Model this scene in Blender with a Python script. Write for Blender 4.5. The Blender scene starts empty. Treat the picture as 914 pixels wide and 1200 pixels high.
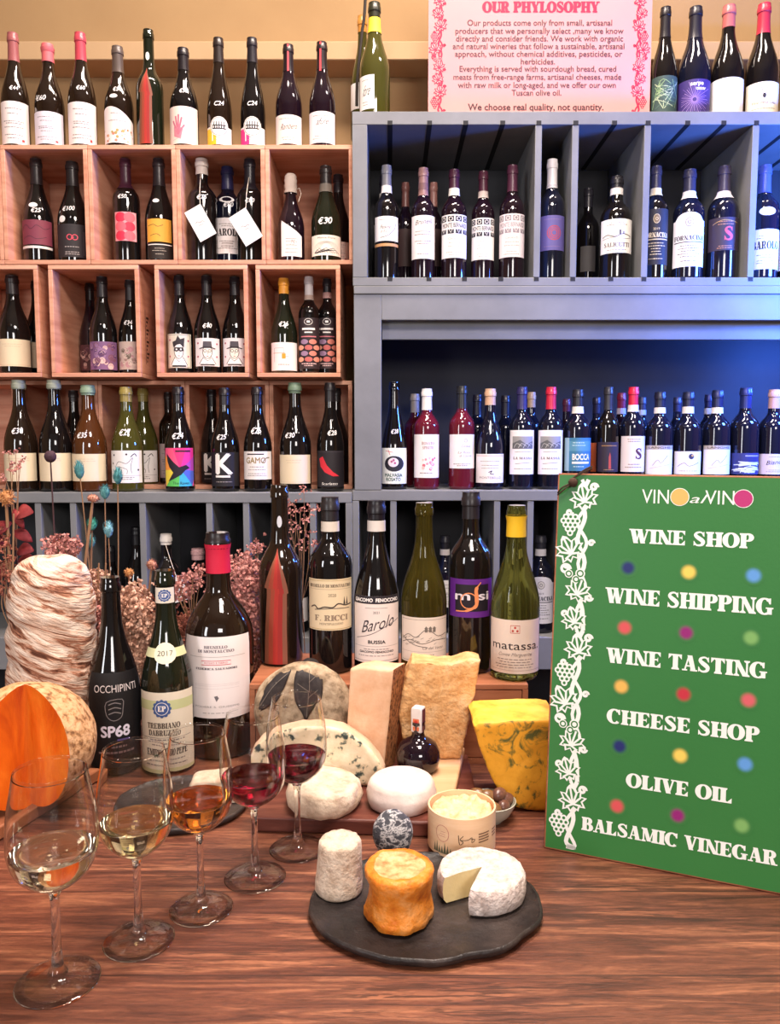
import bpy, bmesh, math, random
from mathutils import Vector, Matrix, noise
from mathutils.geometry import tessellate_polygon
R_ = math.radians
PI = math.pi
rnd = random.Random(11)
SC = bpy.context.scene
COL = SC.collection

# ------------------------------------------------------------------ camera, world, lights, exposure
FPX, PITCH, CAMZ = 920.0, R_(5.0), 1.43
COUNTER = 0.90
cam_data = bpy.data.cameras.new('camera')
cam_data.sensor_fit = 'VERTICAL'
cam_data.sensor_height = 24.0
cam_data.lens = 24.0 * FPX / 1200.0
cam_data.clip_start, cam_data.clip_end = 0.02, 60
cam = bpy.data.objects.new('camera', cam_data)
COL.objects.link(cam)
cam.location = (0, 0, CAMZ)
cam.rotation_euler = (PI / 2 - PITCH, 0, 0)
SC.camera = cam

world = bpy.data.worlds.new('room_ambience')
SC.world = world
world.use_nodes = True
bg = world.node_tree.nodes['Background']
bg.inputs[0].default_value = (1.0, 0.88, 0.80, 1)
bg.inputs[1].default_value = 0.16

def area(name, loc, target, sx, sy, watt, col, spread=180):
    d = bpy.data.lights.new(name, 'AREA')
    d.shape = 'RECTANGLE'; d.size = sx; d.size_y = sy; d.energy = watt; d.color = col; d.spread = R_(spread)
    o = bpy.data.objects.new(name, d); COL.objects.link(o)
    o.location = loc
    o.rotation_euler = (Vector(target) - Vector(loc)).to_track_quat('-Z', 'Y').to_euler()
    return o

def point(name, loc, watt, col, radius=.03):
    d = bpy.data.lights.new(name, 'POINT')
    d.energy = watt; d.color = col; d.shadow_soft_size = radius
    o = bpy.data.objects.new(name, d); COL.objects.link(o); o.location = loc
    return o

area('ceiling_lamp', (0.15, 1.50, 4.05), (-0.1, 2.0, 1.0), 1.2, 0.18, 105, (1.0, 0.83, 0.71))
area('ceiling_lamp', (1.3, 1.30, 4.05), (0.9, 1.9, 0), 0.5, 0.18, 14, (1.0, 0.88, 0.82))
area('counter_lamp', (0.25, 0.45, 2.85), (0.1, 0.95, .9), 0.45, 0.45, 36, (1.0, 0.86, 0.77))
area('window_light', (-2.2, -1.4, 1.9), (0.0, 1.6, 1.3), 0.45, 1.3, 34, (0.95, 0.96, 1.0))
area('added_front_fill', (0.7, -2.2, 2.3), (0.0, 2.0, 1.3), 1.0, 0.7, 44, (1.0, 0.92, 0.88))  # unseen fill added behind the camera to brighten the labels
for k, x in enumerate((-0.9, -0.15, 0.2, 0.5, 1.1)):
    point('spot_bulb', (x, 0.62 + .05 * (k % 2), 2.75), 3.4, (1, .9, .84), .03)
area('added_blue_light', (1.40, 1.80, 1.95), (0.98, 2.5, 1.70), 0.25, 0.25, 42, (0.06, 0.20, 1.0))  # added out of frame, its blue light stands in for lens haze
point('added_blue_light', (1.24, 2.26, 1.68), 15.0, (.05, .18, 1.0), .05)  # added inside the bay, unseen, to deepen the blue haze there

SC.view_settings.view_transform = 'Standard'
SC.view_settings.look = 'None'
SC.view_settings.exposure = 0.14
SC.view_settings.gamma = 1.0
SC.view_settings.use_curve_mapping = False
SC.cycles.use_denoising = True
SC.cycles.blur_glossy = 1.0
SC.cycles.max_bounces = 14
SC.cycles.transmission_bounces = 12
SC.cycles.transparent_max_bounces = 12
SC.cycles.sample_clamp_indirect = 6.0

def ray(px, py):
    xc, yc = (px - 457.0) / FPX, (600.0 - py) / FPX
    return Vector((xc, math.cos(PITCH) + yc * math.sin(PITCH), -math.sin(PITCH) + yc * math.cos(PITCH)))
EYE = Vector((0, 0, CAMZ))
def at_y(px, py, Y):
    d = ray(px, py); return EYE + d * (Y / d.y)
def at_z(px, py, Z):
    d = ray(px, py); return EYE + d * ((Z - CAMZ) / d.z)
def zy(py, Y, px=457): return at_y(px, py, Y).z
def xy(px, Y, py=600): return at_y(px, py, Y).x

# ------------------------------------------------------------------ materials
def lin(c):
    out = []
    for v in c[:3]:
        v = v / 255.0
        out.append(v / 12.92 if v <= 0.04045 else ((v + 0.055) / 1.055) ** 2.4)
    return (out[0], out[1], out[2], 1.0)

_mats = {}
def base_mat(name):
    m = bpy.data.materials.new(name); m.use_nodes = True
    return m, m.node_tree.nodes, m.node_tree.links, m.node_tree.nodes['Principled BSDF']

def flat(c, rough=.55, name='paint', metal=0.0, spec=.4):
    key = (tuple(c), rough, metal, spec)
    if key not in _mats:
        m, n, l, b = base_mat(name)
        b.inputs['Base Color'].default_value = lin(c)
        b.inputs['Roughness'].default_value = rough
        b.inputs['Metallic'].default_value = metal
        b.inputs['Specular IOR Level'].default_value = spec
        _mats[key] = m
    return _mats[key]

def mottled(name, cols, scale=8, stretch=(1, 1, 1), rough=.6, bump=.0, bscale=None, detail=5, pos=None, spec=.3, dist=.002, sss=0, distort=0, rot=(0, 0, 0)):
    """noise driven colour ramp over object coordinates, with an optional bump"""
    m, n, l, b = base_mat(name)
    tc = n.new('ShaderNodeTexCoord'); mp = n.new('ShaderNodeMapping')
    mp.inputs['Scale'].default_value = stretch
    l.new(tc.outputs['Object'], mp.inputs['Vector']) if not any(rot) else None
    if any(rot):
        m0 = n.new('ShaderNodeMapping'); m0.inputs['Rotation'].default_value = rot
        l.new(tc.outputs['Object'], m0.inputs['Vector']); l.new(m0.outputs[0], mp.inputs['Vector'])
    nz = n.new('ShaderNodeTexNoise'); nz.inputs['Scale'].default_value = scale; nz.inputs['Detail'].default_value = detail
    nz.inputs['Roughness'].default_value = .6; nz.inputs['Distortion'].default_value = distort
    l.new(mp.outputs[0], nz.inputs['Vector'])
    rp = n.new('ShaderNodeValToRGB')
    els = rp.color_ramp.elements
    k = len(cols)
    pos = pos or [.3 + .4 * i / max(1, k - 1) for i in range(k)]
    while len(els) < k: els.new(.5)
    for i, c in enumerate(cols):
        els[i].position = pos[i]
    for i, c in enumerate(cols):
        els[i].color = lin(c)
    l.new(nz.outputs['Fac'], rp.inputs[0]); l.new(rp.outputs[0], b.inputs['Base Color'])
    b.inputs['Roughness'].default_value = rough
    b.inputs['Specular IOR Level'].default_value = spec
    if sss:
        b.inputs['Subsurface Weight'].default_value = sss
        b.inputs['Subsurface Radius'].default_value = (.012, .007, .004)
    if bump:
        bn = n.new('ShaderNodeTexNoise'); bn.inputs['Scale'].default_value = bscale or scale * 4; bn.inputs['Detail'].default_value = 6
        l.new(mp.outputs[0], bn.inputs['Vector'])
        bp = n.new('ShaderNodeBump'); bp.inputs['Strength'].default_value = bump; bp.inputs['Distance'].default_value = dist
        l.new(bn.outputs['Fac'], bp.inputs['Height']); l.new(bp.outputs[0], b.inputs['Normal'])
    return m

def glass(name, col, trans=1.0, rough=.0, ior=1.45):
    m, n, l, b = base_mat(name)
    b.inputs['Base Color'].default_value = lin(col)
    b.inputs['Roughness'].default_value = rough
    b.inputs['Transmission Weight'].default_value = trans
    b.inputs['IOR'].default_value = ior
    return m

def dark_glass(name, col, rough=.06):
    m, n, l, b = base_mat(name)
    b.inputs['Base Color'].default_value = lin(col)
    b.inputs['Roughness'].default_value = rough
    b.inputs['IOR'].default_value = 1.5
    b.inputs['Coat Weight'].default_value = .3
    b.inputs['Coat Roughness'].default_value = .03
    return m

M = {}
M['grey'] = mottled('grey_painted_wood', [(112, 113, 115), (128, 129, 131)], 6, (1, 1, 1), .5, .12, 60)
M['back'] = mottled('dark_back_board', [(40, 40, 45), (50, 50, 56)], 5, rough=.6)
M['slot'] = flat((30, 30, 32), .7, 'slot_shade_gap')
M['wall'] = mottled('beige_plaster', [(144, 116, 82), (154, 126, 90)], 3, rough=.85, bump=.1, bscale=60)
M['trimw'] = mottled('beige_rail_paint', [(166, 138, 104), (176, 146, 112)], 3, rough=.7)
M['ceil'] = flat((200, 190, 175), .9, 'ceiling_plaster')
M['floor'] = mottled('floor_tile', [(90, 75, 62), (110, 92, 78)], 4, rough=.5)
M['crate'] = mottled('crate_pine', [(182, 118, 92), (210, 150, 122), (224, 170, 142)], 3.2, (1, 1, 9), .6, .15, 30)
M['crateh'] = mottled('crate_pine_boards', [(186, 122, 96), (214, 156, 128), (226, 174, 146)], 3.2, (1, 9, 9), .6, .15, 30)
M['box'] = mottled('reddish_box_wood', [(130, 76, 50), (160, 100, 70), (176, 116, 84)], 4, (1, 8, 10), .5, .15, 30)
M['board'] = mottled('dark_red_board', [(72, 34, 28), (98, 52, 42), (122, 70, 56)], 5, (1.4, 9, 9), .45, .15, 30)
M['lightboard'] = mottled('pale_board_wood', [(196, 150, 110), (218, 176, 136)], 5, (1, 10, 10), .5)
M['brownboard'] = mottled('brown_board_wood', [(120, 70, 46), (150, 94, 64)], 5, (1, 10, 10), .5)
M['slate'] = mottled('dark_slate', [(24, 22, 22), (42, 36, 35), (66, 56, 52)], 16, rough=.42, bump=.9, bscale=46, dist=.004)
M['paper'] = flat((236, 230, 226), .6, 'white_paper')
M['clear'] = glass('clear_glass', (252, 252, 252), 1.0, 0, 1.45)
def thin_glass(name):
    m, n, l, b = base_mat(name); n.remove(b)
    out = [x for x in n if x.type == 'OUTPUT_MATERIAL'][0]
    tr = n.new('ShaderNodeBsdfTransparent'); tr.inputs[0].default_value = (.975, .98, .98, 1)
    gl = n.new('ShaderNodeBsdfGlossy'); gl.inputs['Roughness'].default_value = .0; gl.inputs[0].default_value = (1, 1, 1, 1)
    lw_ = n.new('ShaderNodeLayerWeight')
    pw = n.new('ShaderNodeMath'); pw.operation = 'POWER'; pw.inputs[1].default_value = 5.0; l.new(lw_.outputs['Facing'], pw.inputs[0])
    fr = n.new('ShaderNodeMath'); fr.operation = 'MULTIPLY_ADD'; fr.inputs[1].default_value = .955; fr.inputs[2].default_value = .042; l.new(pw.outputs[0], fr.inputs[0])
    mx = n.new('ShaderNodeMixShader'); l.new(fr.outputs[0], mx.inputs[0]); l.new(tr.outputs[0], mx.inputs[1]); l.new(gl.outputs[0], mx.inputs[2]); l.new(mx.outputs[0], out.inputs[0])
    return m
M['thin'] = thin_glass('thin_clear_glass')

def counter_material():
    m, n, l, b = base_mat('worn_counter_planks')
    tc = n.new('ShaderNodeTexCoord'); sep = n.new('ShaderNodeSeparateXYZ')
    l.new(tc.outputs['Object'], sep.inputs[0])
    # plank number along y
    dv = n.new('ShaderNodeMath'); dv.operation = 'MULTIPLY'; dv.inputs[1].default_value = 1 / .148
    l.new(sep.outputs['Y'], dv.inputs[0])
    fl = n.new('ShaderNodeMath'); fl.operation = 'FLOOR'; l.new(dv.outputs[0], fl.inputs[0])
    fr = n.new('ShaderNodeMath'); fr.operation = 'FRACT'; l.new(dv.outputs[0], fr.inputs[0])
    wn = n.new('ShaderNodeTexWhiteNoise'); wn.noise_dimensions = '1D'; l.new(fl.outputs[0], wn.inputs['W'])
    off = n.new('ShaderNodeMath'); off.operation = 'MULTIPLY'; off.inputs[1].default_value = 9.0
    l.new(wn.outputs['Value'], off.inputs[0])
    cmb = n.new('ShaderNodeCombineXYZ')
    l.new(sep.outputs['X'], cmb.inputs[0]); l.new(sep.outputs['Y'], cmb.inputs[1]); l.new(off.outputs[0], cmb.inputs[2])
    def noise_(scale, sx, sy, detail, dist):
        mp = n.new('ShaderNodeMapping'); mp.inputs['Scale'].default_value = (sx, sy, 1)
        l.new(cmb.outputs[0], mp.inputs['Vector'])
        t = n.new('ShaderNodeTexNoise'); t.inputs['Scale'].default_value = scale; t.inputs['Detail'].default_value = detail
        t.inputs['Distortion'].default_value = dist; t.inputs['Roughness'].default_value = .65
        l.new(mp.outputs[0], t.inputs['Vector']); return t
    grain = noise_(7, .6, 8, 12, 1.0)
    fine = noise_(60, .9, 4.2, 8, .8)
    patch = noise_(3.0, 1, 2.2, 4, .3)
    saw = noise_(150, .11, 1.7, 2, 1.0)
    where = noise_(5, .6, 2.2, 3, .2)
    rp = n.new('ShaderNodeValToRGB'); e = rp.color_ramp.elements
    for p, c in ((.30, (50, 27, 19)), (.42, (90, 51, 38)), (.53, (116, 70, 51)), (.68, (166, 112, 82))):
        if p == .30: x = e[0]
        elif p == .66: x = e[-1]
        else: x = e.new(p)
        x.position = p; x.color = lin(c)
    l.new(grain.outputs['Fac'], rp.inputs[0])
    rp2 = n.new('ShaderNodeValToRGB')
    rp2.color_ramp.elements[0].position = .3; rp2.color_ramp.elements[0].color = (.38, .33, .31, 1)
    rp2.color_ramp.elements[1].position = .62; rp2.color_ramp.elements[1].color = (1.12, 1.08, 1.05, 1)
    l.new(fine.outputs['Fac'], rp2.inputs[0])
    mx = n.new('ShaderNodeMix'); mx.data_type = 'RGBA'; mx.blend_type = 'MULTIPLY'; mx.inputs[0].default_value = .62
    l.new(rp.outputs[0], mx.inputs[6]); l.new(rp2.outputs[0], mx.inputs[7])
    rp3 = n.new('ShaderNodeValToRGB')
    rp3.color_ramp.elements[0].position = .35; rp3.color_ramp.elements[0].color = (.78, .72, .7, 1)
    rp3.color_ramp.elements[1].position = .7; rp3.color_ramp.elements[1].color = (1.15, 1.1, 1.08, 1)
    l.new(patch.outputs['Fac'], rp3.inputs[0])
    mx2 = n.new('ShaderNodeMix'); mx2.data_type = 'RGBA'; mx2.blend_type = 'MULTIPLY'; mx2.inputs[0].default_value = .8
    l.new(mx.outputs[2], mx2.inputs[6]); l.new(rp3.outputs[0], mx2.inputs[7])
    # narrow dark grain lines, in patches
    r4 = n.new('ShaderNodeMapRange'); r4.inputs[1].default_value = .52; r4.inputs[2].default_value = .57; l.new(saw.outputs['Fac'], r4.inputs[0])
    r5 = n.new('ShaderNodeMapRange'); r5.inputs[1].default_value = .40; r5.inputs[2].default_value = .60; l.new(where.outputs['Fac'], r5.inputs[0])
    m45 = n.new('ShaderNodeMath'); m45.operation = 'MULTIPLY'; l.new(r4.outputs[0], m45.inputs[0]); l.new(r5.outputs[0], m45.inputs[1])
    m46 = n.new('ShaderNodeMath'); m46.operation = 'MULTIPLY'; m46.inputs[1].default_value = .85; l.new(m45.outputs[0], m46.inputs[0])
    mxg = n.new('ShaderNodeMix'); mxg.data_type = 'RGBA'; l.new(m46.outputs[0], mxg.inputs[0]); l.new(mx2.outputs[2], mxg.inputs[6]); mxg.inputs[7].default_value = lin((58, 30, 20))
    mx2 = mxg
    # joint lines
    a = n.new('ShaderNodeMath'); a.operation = 'LESS_THAN'; a.inputs[1].default_value = .018; l.new(fr.outputs[0], a.inputs[0])
    sc_ = n.new('ShaderNodeMath'); sc_.operation = 'MULTIPLY'; sc_.inputs[1].default_value = .7; l.new(a.outputs[0], sc_.inputs[0])
    mx3 = n.new('ShaderNodeMix'); mx3.data_type = 'RGBA'
    l.new(sc_.outputs[0], mx3.inputs[0]); l.new(mx2.outputs[2], mx3.inputs[6]); mx3.inputs[7].default_value = lin((50, 26, 20))
    l.new(mx3.outputs[2], b.inputs['Base Color'])
    b.inputs['Roughness'].default_value = .42
    bp = n.new('ShaderNodeBump'); bp.inputs['Strength'].default_value = .25; bp.inputs['Distance'].default_value = .002
    l.new(fine.outputs['Fac'], bp.inputs['Height']); l.new(bp.outputs[0], b.inputs['Normal'])
    return m
M['counter'] = counter_material()

# ------------------------------------------------------------------ mesh building
def tag(o, label=None, cat=None, group=None, kind=None):
    if label: o['label'] = label
    if cat: o['category'] = cat
    if group: o['group'] = group
    if kind: o['kind'] = kind
    return o

def thing(name, label, cat, loc=(0, 0, 0), rz=0, group=None):
    o = bpy.data.objects.new(name, None); COL.objects.link(o)
    o.empty_display_size = .03
    o.location = loc; o.rotation_euler = (0, 0, rz)
    return tag(o, label, cat, group)

class MB:
    def __init__(s): s.v, s.f, s.m = [], [], []
    def add(s, vs, fs, mi=0):
        b = len(s.v); s.v += [tuple(v) for v in vs]
        s.f += [tuple(i + b for i in f) for f in fs]; s.m += [mi] * len(fs)
        return s
    def box(s, x0, x1, y0, y1, z0, z1, mi=0):
        vs = [(x, y, z) for x in (x0, x1) for y in (y0, y1) for z in (z0, z1)]
        return s.add(vs, [(0, 1, 3, 2), (4, 6, 7, 5), (0, 4, 5, 1), (2, 3, 7, 6), (0, 2, 6, 4), (1, 5, 7, 3)], mi)
    def lathe(s, prof, n=28, mi=0, c=(0, 0, 0), fn=None):
        """closed turn of (r, z) points; ends with r == 0 close the shape"""
        rings, vs, fs = [], [], []
        for r, z in prof:
            if r < 1e-7:
                rings.append([len(vs)]); vs.append((c[0], c[1], c[2] + z))
            else:
                k = len(vs); rings.append(list(range(k, k + n)))
                for i in range(n):
                    a = 2 * PI * i / n
                    vs.append((c[0] + r * math.cos(a), c[1] + r * math.sin(a), c[2] + z))
        for A, B in zip(rings, rings[1:]):
            if len(A) == 1 and len(B) == 1: continue
            for i in range(n):
                j = (i + 1) % n
                if len(A) == 1: fs.append((A[0], B[j], B[i]))
                elif len(B) == 1: fs.append((A[i], A[j], B[0]))
                else: fs.append((A[i], A[j], B[j], B[i]))
        if fn: vs = [fn(Vector(v)) for v in vs]
        return s.add(vs, fs, mi)
    def tube(s, pts, r, n=8, mi=0):
        pts = [Vector(p) for p in pts]; rs = r if isinstance(r, (list, tuple)) else [r] * len(pts)
        vs, fs = [], []
        up = Vector((0, 0, 1))
        prev = None
        for i, p in enumerate(pts):
            t = (pts[min(i + 1, len(pts) - 1)] - pts[max(i - 1, 0)])
            t = t.normalized() if t.length > 1e-9 else Vector((0, 0, 1))
            if prev is None:
                a = t.cross(up if abs(t.z) < .9 else Vector((1, 0, 0))).normalized()
            else:
                a = (prev - t * prev.dot(t)).normalized()
            prev = a; b = t.cross(a)
            for k in range(n):
                q = 2 * PI * k / n
                vs.append(p + (a * math.cos(q) + b * math.sin(q)) * rs[i])
        for i in range(len(pts) - 1):
            for k in range(n):
                j = (k + 1) % n
                fs.append((i * n + k, i * n + j, (i + 1) * n + j, (i + 1) * n + k))
        fs.append(tuple(range(n))[::-1]); fs.append(tuple((len(pts) - 1) * n + k for k in range(n)))
        return s.add(vs, fs, mi)
    def ball(s, c, r, mi=0, n=8, sc=(1, 1, 1), fn=None):
        prof = [(r * math.sin(PI * i / n), -r * math.cos(PI * i / n)) for i in range(n + 1)]
        prof[0] = (0, -r); prof[-1] = (0, r)
        C = Vector(c)
        def g(v):
            w = Vector((v.x * sc[0], v.y * sc[1], v.z * sc[2]))
            if fn: w = fn(w)
            return w + C
        return s.lathe(prof, max(6, int(n * 1.5)), mi, (0, 0, 0), g)
    def build(s, name, mats, parent=None, bevel=0, angle=40, loc=None, rot=None):
        me = bpy.data.meshes.new(name)
        me.from_pydata(s.v, [], s.f)
        if not isinstance(mats, (list, tuple)): mats = [mats]
        for m in mats: me.materials.append(m)
        me.polygons.foreach_set('material_index', s.m)
        me.polygons.foreach_set('use_smooth', [True] * len(s.f))
        me.update()
        bm = bmesh.new(); bm.from_mesh(me); bmesh.ops.recalc_face_normals(bm, faces=bm.faces); bm.to_mesh(me); bm.free()
        me.set_sharp_from_angle(angle=R_(angle))
        o = bpy.data.objects.new(name, me); COL.objects.link(o)
        if parent: o.parent = parent
        if loc is not None: o.location = loc
        if rot is not None: o.rotation_euler = rot
        if bevel:
            bv = o.modifiers.new('edge', 'BEVEL'); bv.width = bevel; bv.segments = 2; bv.limit_method = 'ANGLE'
        return o

def nz(v, s, seed=0):
    return noise.noise(Vector((v.x * s + seed * 3.1, v.y * s - seed * 1.7, v.z * s + seed * 5.3)))

def catmull(pts, n=6, closed=False):
    pts = [tuple(p) for p in pts]; k = len(pts); out = []
    if k < 3 and not closed: return pts
    rng = range(k) if closed else range(k - 1)
    for i in rng:
        g = (lambda j: pts[j % k]) if closed else (lambda j: pts[max(0, min(k - 1, j))])
        p0, p1, p2, p3 = g(i - 1), g(i), g(i + 1), g(i + 2)
        for q in range(n):
            t = q / n
            out.append(tuple(.5 * (2 * b + (c - a) * t + (2 * a - 5 * b + 4 * c - d) * t * t + (-a + 3 * b - 3 * c + d) * t ** 3)
                             for a, b, c, d in zip(p0, p1, p2, p3)))
    if not closed: out.append(pts[-1])
    return out

def loft(outline, layers, fn=None, mi=lambda i: 0):
    """outline: closed (x, z) polygon about its own origin; layers: (scale, depth y); ends close to a point at scale 0"""
    mb = MB(); vs, fs, ms, rings = [], [], [], []
    n = len(outline)
    for s, d in layers:
        if s == 0: rings.append([len(vs)]); vs.append(Vector((0, d, 0)))
        else:
            k = len(vs); rings.append(list(range(k, k + n)))
            vs += [Vector((x * s, d, z * s)) for x, z in outline]
    for q, (A, B) in enumerate(zip(rings, rings[1:])):
        for i in range(n):
            j = (i + 1) % n
            if len(A) == 1: f = (A[0], B[i], B[j])
            elif len(B) == 1: f = (A[i], B[0], A[j])
            else: f = (A[i], B[i], B[j], A[j])
            fs.append(f); ms.append(mi(q))
    if fn: vs = [fn(v) for v in vs]
    mb.v = [tuple(v) for v in vs]; mb.f = fs; mb.m = ms
    return mb

# ------------------------------------------------------------------ lettering
GLYPH = {}
def load_glyphs(chars):
    objs = []
    def mk(body):
        c = bpy.data.curves.new('glyph_source', 'FONT'); c.body = body; c.resolution_u = 3; c.fill_mode = 'FRONT' if hasattr(c, 'fill_mode') else c.fill_mode
        o = bpy.data.objects.new('glyph_source', c); COL.objects.link(o); objs.append(o); return o
    pairs = [(ch, mk(ch), mk(ch + 'H')) for ch in chars]
    hh = mk('H')
    dg = bpy.context.evaluated_depsgraph_get()
    def mesh(o):
        e = o.evaluated_get(dg); me = e.to_mesh()
        vs = [(v.co.x, v.co.y) for v in me.vertices]; fs = [tuple(p.vertices) for p in me.polygons]
        e.to_mesh_clear(); return vs, fs
    hv = max(x for x, y in mesh(hh)[0]); cap = max(y for x, y in mesh(hh)[0])
    for ch, a, b in pairs:
        vs, fs = mesh(a)
        adv = max(x for x, y in mesh(b)[0]) - hv
        GLYPH[ch] = ([(x / cap, y / cap) for x, y in vs], fs, adv / cap)
    for o in objs:
        c = o.data; bpy.data.objects.remove(o); bpy.data.curves.remove(c)
load_glyphs(sorted(set("ABCDEFGHIJKLMNOPQRSTUVWXYZabcdefghijklmnopqrstuvwxyz0123456789 .,-'&/\u20ac\u00ed()?")))

SERIF = {}
def serif_glyphs():
    S, T, H = .285, .10, .095
    def stem(x, w=S, y0=0, y1=1, both=.07):
        ps = [[(x, y0), (x + w, y0), (x + w, y1), (x, y1)]]
        if y0 == 0: ps.append([(x - both, 0), (x + w + both, 0), (x + w + both, H * .75), (x + w, H * 1.7), (x, H * 1.7), (x - both, H * .75)])
        if y1 == 1: ps.append([(x - both, 1), (x - both, 1 - H * .75), (x, 1 - H * 1.7), (x + w, 1 - H * 1.7), (x + w + both, 1 - H * .75), (x + w + both, 1)])
        return ps
    def slab(x0, x1, top):
        y0, y1 = (1 - H, 1) if top else (0, H)
        return [[(x0, y0), (x1, y0), (x1, y1), (x0, y1)]]
    def strip(pts, ws):
        n = len(pts); out = []; L, Rr = [], []
        for i in range(n):
            a = pts[max(i - 1, 0)]; b = pts[min(i + 1, n - 1)]
            dx, dy = b[0] - a[0], b[1] - a[1]; d = math.hypot(dx, dy) or 1
            nx, ny = -dy / d * ws[i] / 2, dx / d * ws[i] / 2
            L.append((pts[i][0] + nx, pts[i][1] + ny)); Rr.append((pts[i][0] - nx, pts[i][1] - ny))
        for i in range(n - 1): out.append([L[i], L[i + 1], Rr[i + 1], Rr[i]])
        return out
    def arc(cx, cy, rx, ry, a0, a1, wt=S, wn=T, n=22):
        pts, ws = [], []
        for i in range(n + 1):
            a = R_(a0 + (a1 - a0) * i / n)
            pts.append((cx + rx * math.cos(a), cy + ry * math.sin(a)))
            ws.append(wn + (wt - wn) * abs(math.cos(a)) ** 1.5)
        return strip(pts, ws)
    def diag(x0, y0, x1, y1, w): return [[(x0 - w / 2, y0), (x0 + w / 2, y0), (x1 + w / 2, y1), (x1 - w / 2, y1)]]
    def arms(x0, x1):
        ps = slab(x0, x1, True) + slab(x0, x1, False)
        ps += [[(x1 - .17, 1 - H), (x1, .69), (x1, 1)], [(x1 - .2, H), (x1, 0), (x1, .34)]]
        return ps
    G = SERIF
    G['I'] = (stem(.08), .42)
    G['H'] = (stem(.08) + stem(.57) + [[(.3, .45), (.6, .45), (.6, .55), (.3, .55)]], .91)
    G['N'] = (stem(.13, T, 0, 1, .1) + stem(.68, T, 0, 1, .1) + diag(.17, 1, .65, 0, .27) + slab(.02, .24, True), .88)
    G['E'] = (stem(.08) + arms(.2, .7) + [[(.3, .46), (.52, .46), (.52, .55), (.3, .55)], [(.48, .5), (.56, .34), (.56, .67)]], .76)
    G['L'] = (stem(.08) + slab(.2, .68, False) + [[(.46, H), (.68, 0), (.68, .36)]], .72)
    G['T'] = (stem(.275) + slab(.03, .77, True) + [[(.03, 1), (.03, .66), (.21, 1 - H)], [(.77, 1), (.59, 1 - H), (.77, .66)]], .80)
    G['V'] = (diag(.2, 1, .44, 0, .27) + diag(.70, 1, .46, 0, .10) + slab(.0, .42, True) + slab(.56, .84, True), .82)
    G['W'] = (diag(.2, 1, .40, 0, .27) + diag(.60, .95, .43, 0, .09) + diag(.60, 1, .80, 0, .27) + diag(1.06, 1, .83, 0, .09) + slab(.0, .76, True) + slab(.94, 1.2, True), 1.17)
    G['A'] = (diag(.41, 1, .63, 0, .27) + diag(.37, .98, .14, 0, .09) + [[(.22, .27), (.6, .27), (.6, .36), (.24, .36)]] + slab(.0, .29, False) + slab(.45, .84, False), .83)
    G['M'] = (stem(.12, T, 0, 1, .09) + diag(.24, 1, .52, .05, .26) + diag(.80, 1, .54, .05, .08) + stem(.74, S) + slab(.03, .3, True), 1.09)
    G['P'] = (stem(.08) + arc(.40, .73, .23, .23, 92, -92, S * .95) + [[(.28, 1), (.42, 1), (.42, .92), (.28, .92)], [(.28, .54), (.42, .54), (.42, .455), (.28, .455)]], .76)
    G['R'] = (G['P'][0] + [[(.40, .5), (.60, .47), (.78, .0), (.5, .0)]] + slab(.5, .86, False), .86)
    G['B'] = (stem(.08) + arc(.39, .75, .20, .21, 92, -92, S * .9) + arc(.41, .27, .24, .235, 92, -92, S) + [[(.28, 1), (.4, 1), (.4, .92), (.28, .92)], [(.28, .54), (.42, .54), (.42, .46), (.28, .46)], [(.28, .08), (.42, .08), (.42, 0), (.28, 0)]], .80)
    G['O'] = (arc(.44, .5, .31, .465, 0, 362, S * 1.05, T, 36), .88)
    G['Q'] = G['O']
    G['C'] = (arc(.44, .5, .31, .465, 48, 312, S * 1.05, T, 30) + [[(.56, .96), (.76, 1.0), (.76, .64), (.68, .64)], [(.6, .05), (.72, .2), (.77, .28), (.70, .16)]], .82)
    G['G'] = (arc(.44, .5, .31, .465, 48, 300, S * 1.05, T, 30) + [[(.56, .96), (.76, 1.0), (.76, .64), (.68, .64)], [(.58, .02), (.82, .02), (.82, .44), (.58, .44)], [(.5, .36), (.9, .36), (.9, .44), (.5, .44)]], .92)
    sp = catmull([(.59, .80), (.50, .92), (.36, .955), (.20, .88), (.16, .74), (.27, .60), (.44, .46), (.57, .31), (.53, .12), (.36, .045), (.20, .08), (.11, .2)], 4)
    sw = [T + .17 * math.exp(-((i / (len(sp) - 1) - .53) / .22) ** 2) for i in range(len(sp))]
    G['S'] = (strip(sp, sw) + [[(.50, .88), (.63, 1.0), (.64, .64), (.57, .70)], [(.06, .36), (.06, .0), (.18, .13), (.13, .28)]], .72)
    G['U'] = (stem(.10, S, .25, 1) + stem(.68, T, .25, 1, .1) + arc(.475, .27, .255, .23, 180, 360, S, T), .86)
    G['Y'] = (stem(.31, S, 0, .5) + diag(.2, 1, .42, .42, .27) + diag(.72, 1, .47, .42, .10) + slab(.0, .42, True) + slab(.58, .87, True), .85)
    G['K'] = (stem(.08) + diag(.66, 1, .36, .5, .1) + diag(.40, .58, .68, 0, .27) + slab(.5, .84, True) + slab(.5, .9, False), .88)
    G['D'] = (stem(.08) + arc(.42, .5, .32, .46, 92, -92, S) + slab(.2, .42, True) + slab(.2, .42, False), .86)
    G['F'] = (stem(.08) + slab(.2, .7, True) + [[(.53, 1 - H), (.7, .69), (.7, 1)], [(.3, .46), (.52, .46), (.52, .55), (.3, .55)], [(.48, .5), (.56, .34), (.56, .67)]], .74)
    G['Z'] = (slab(.05, .68, True) + slab(.05, .68, False) + diag(.16, 0, .55, 1, .26) + [[(.05, 1), (.05, .66), (.2, 1)], [(.68, 0), (.68, .34), (.5, 0)]], .74)
    G[' '] = ([], .36)
serif_glyphs()
from mathutils.geometry import delaunay_2d_cdt
SERIF_MESH = {}
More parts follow.
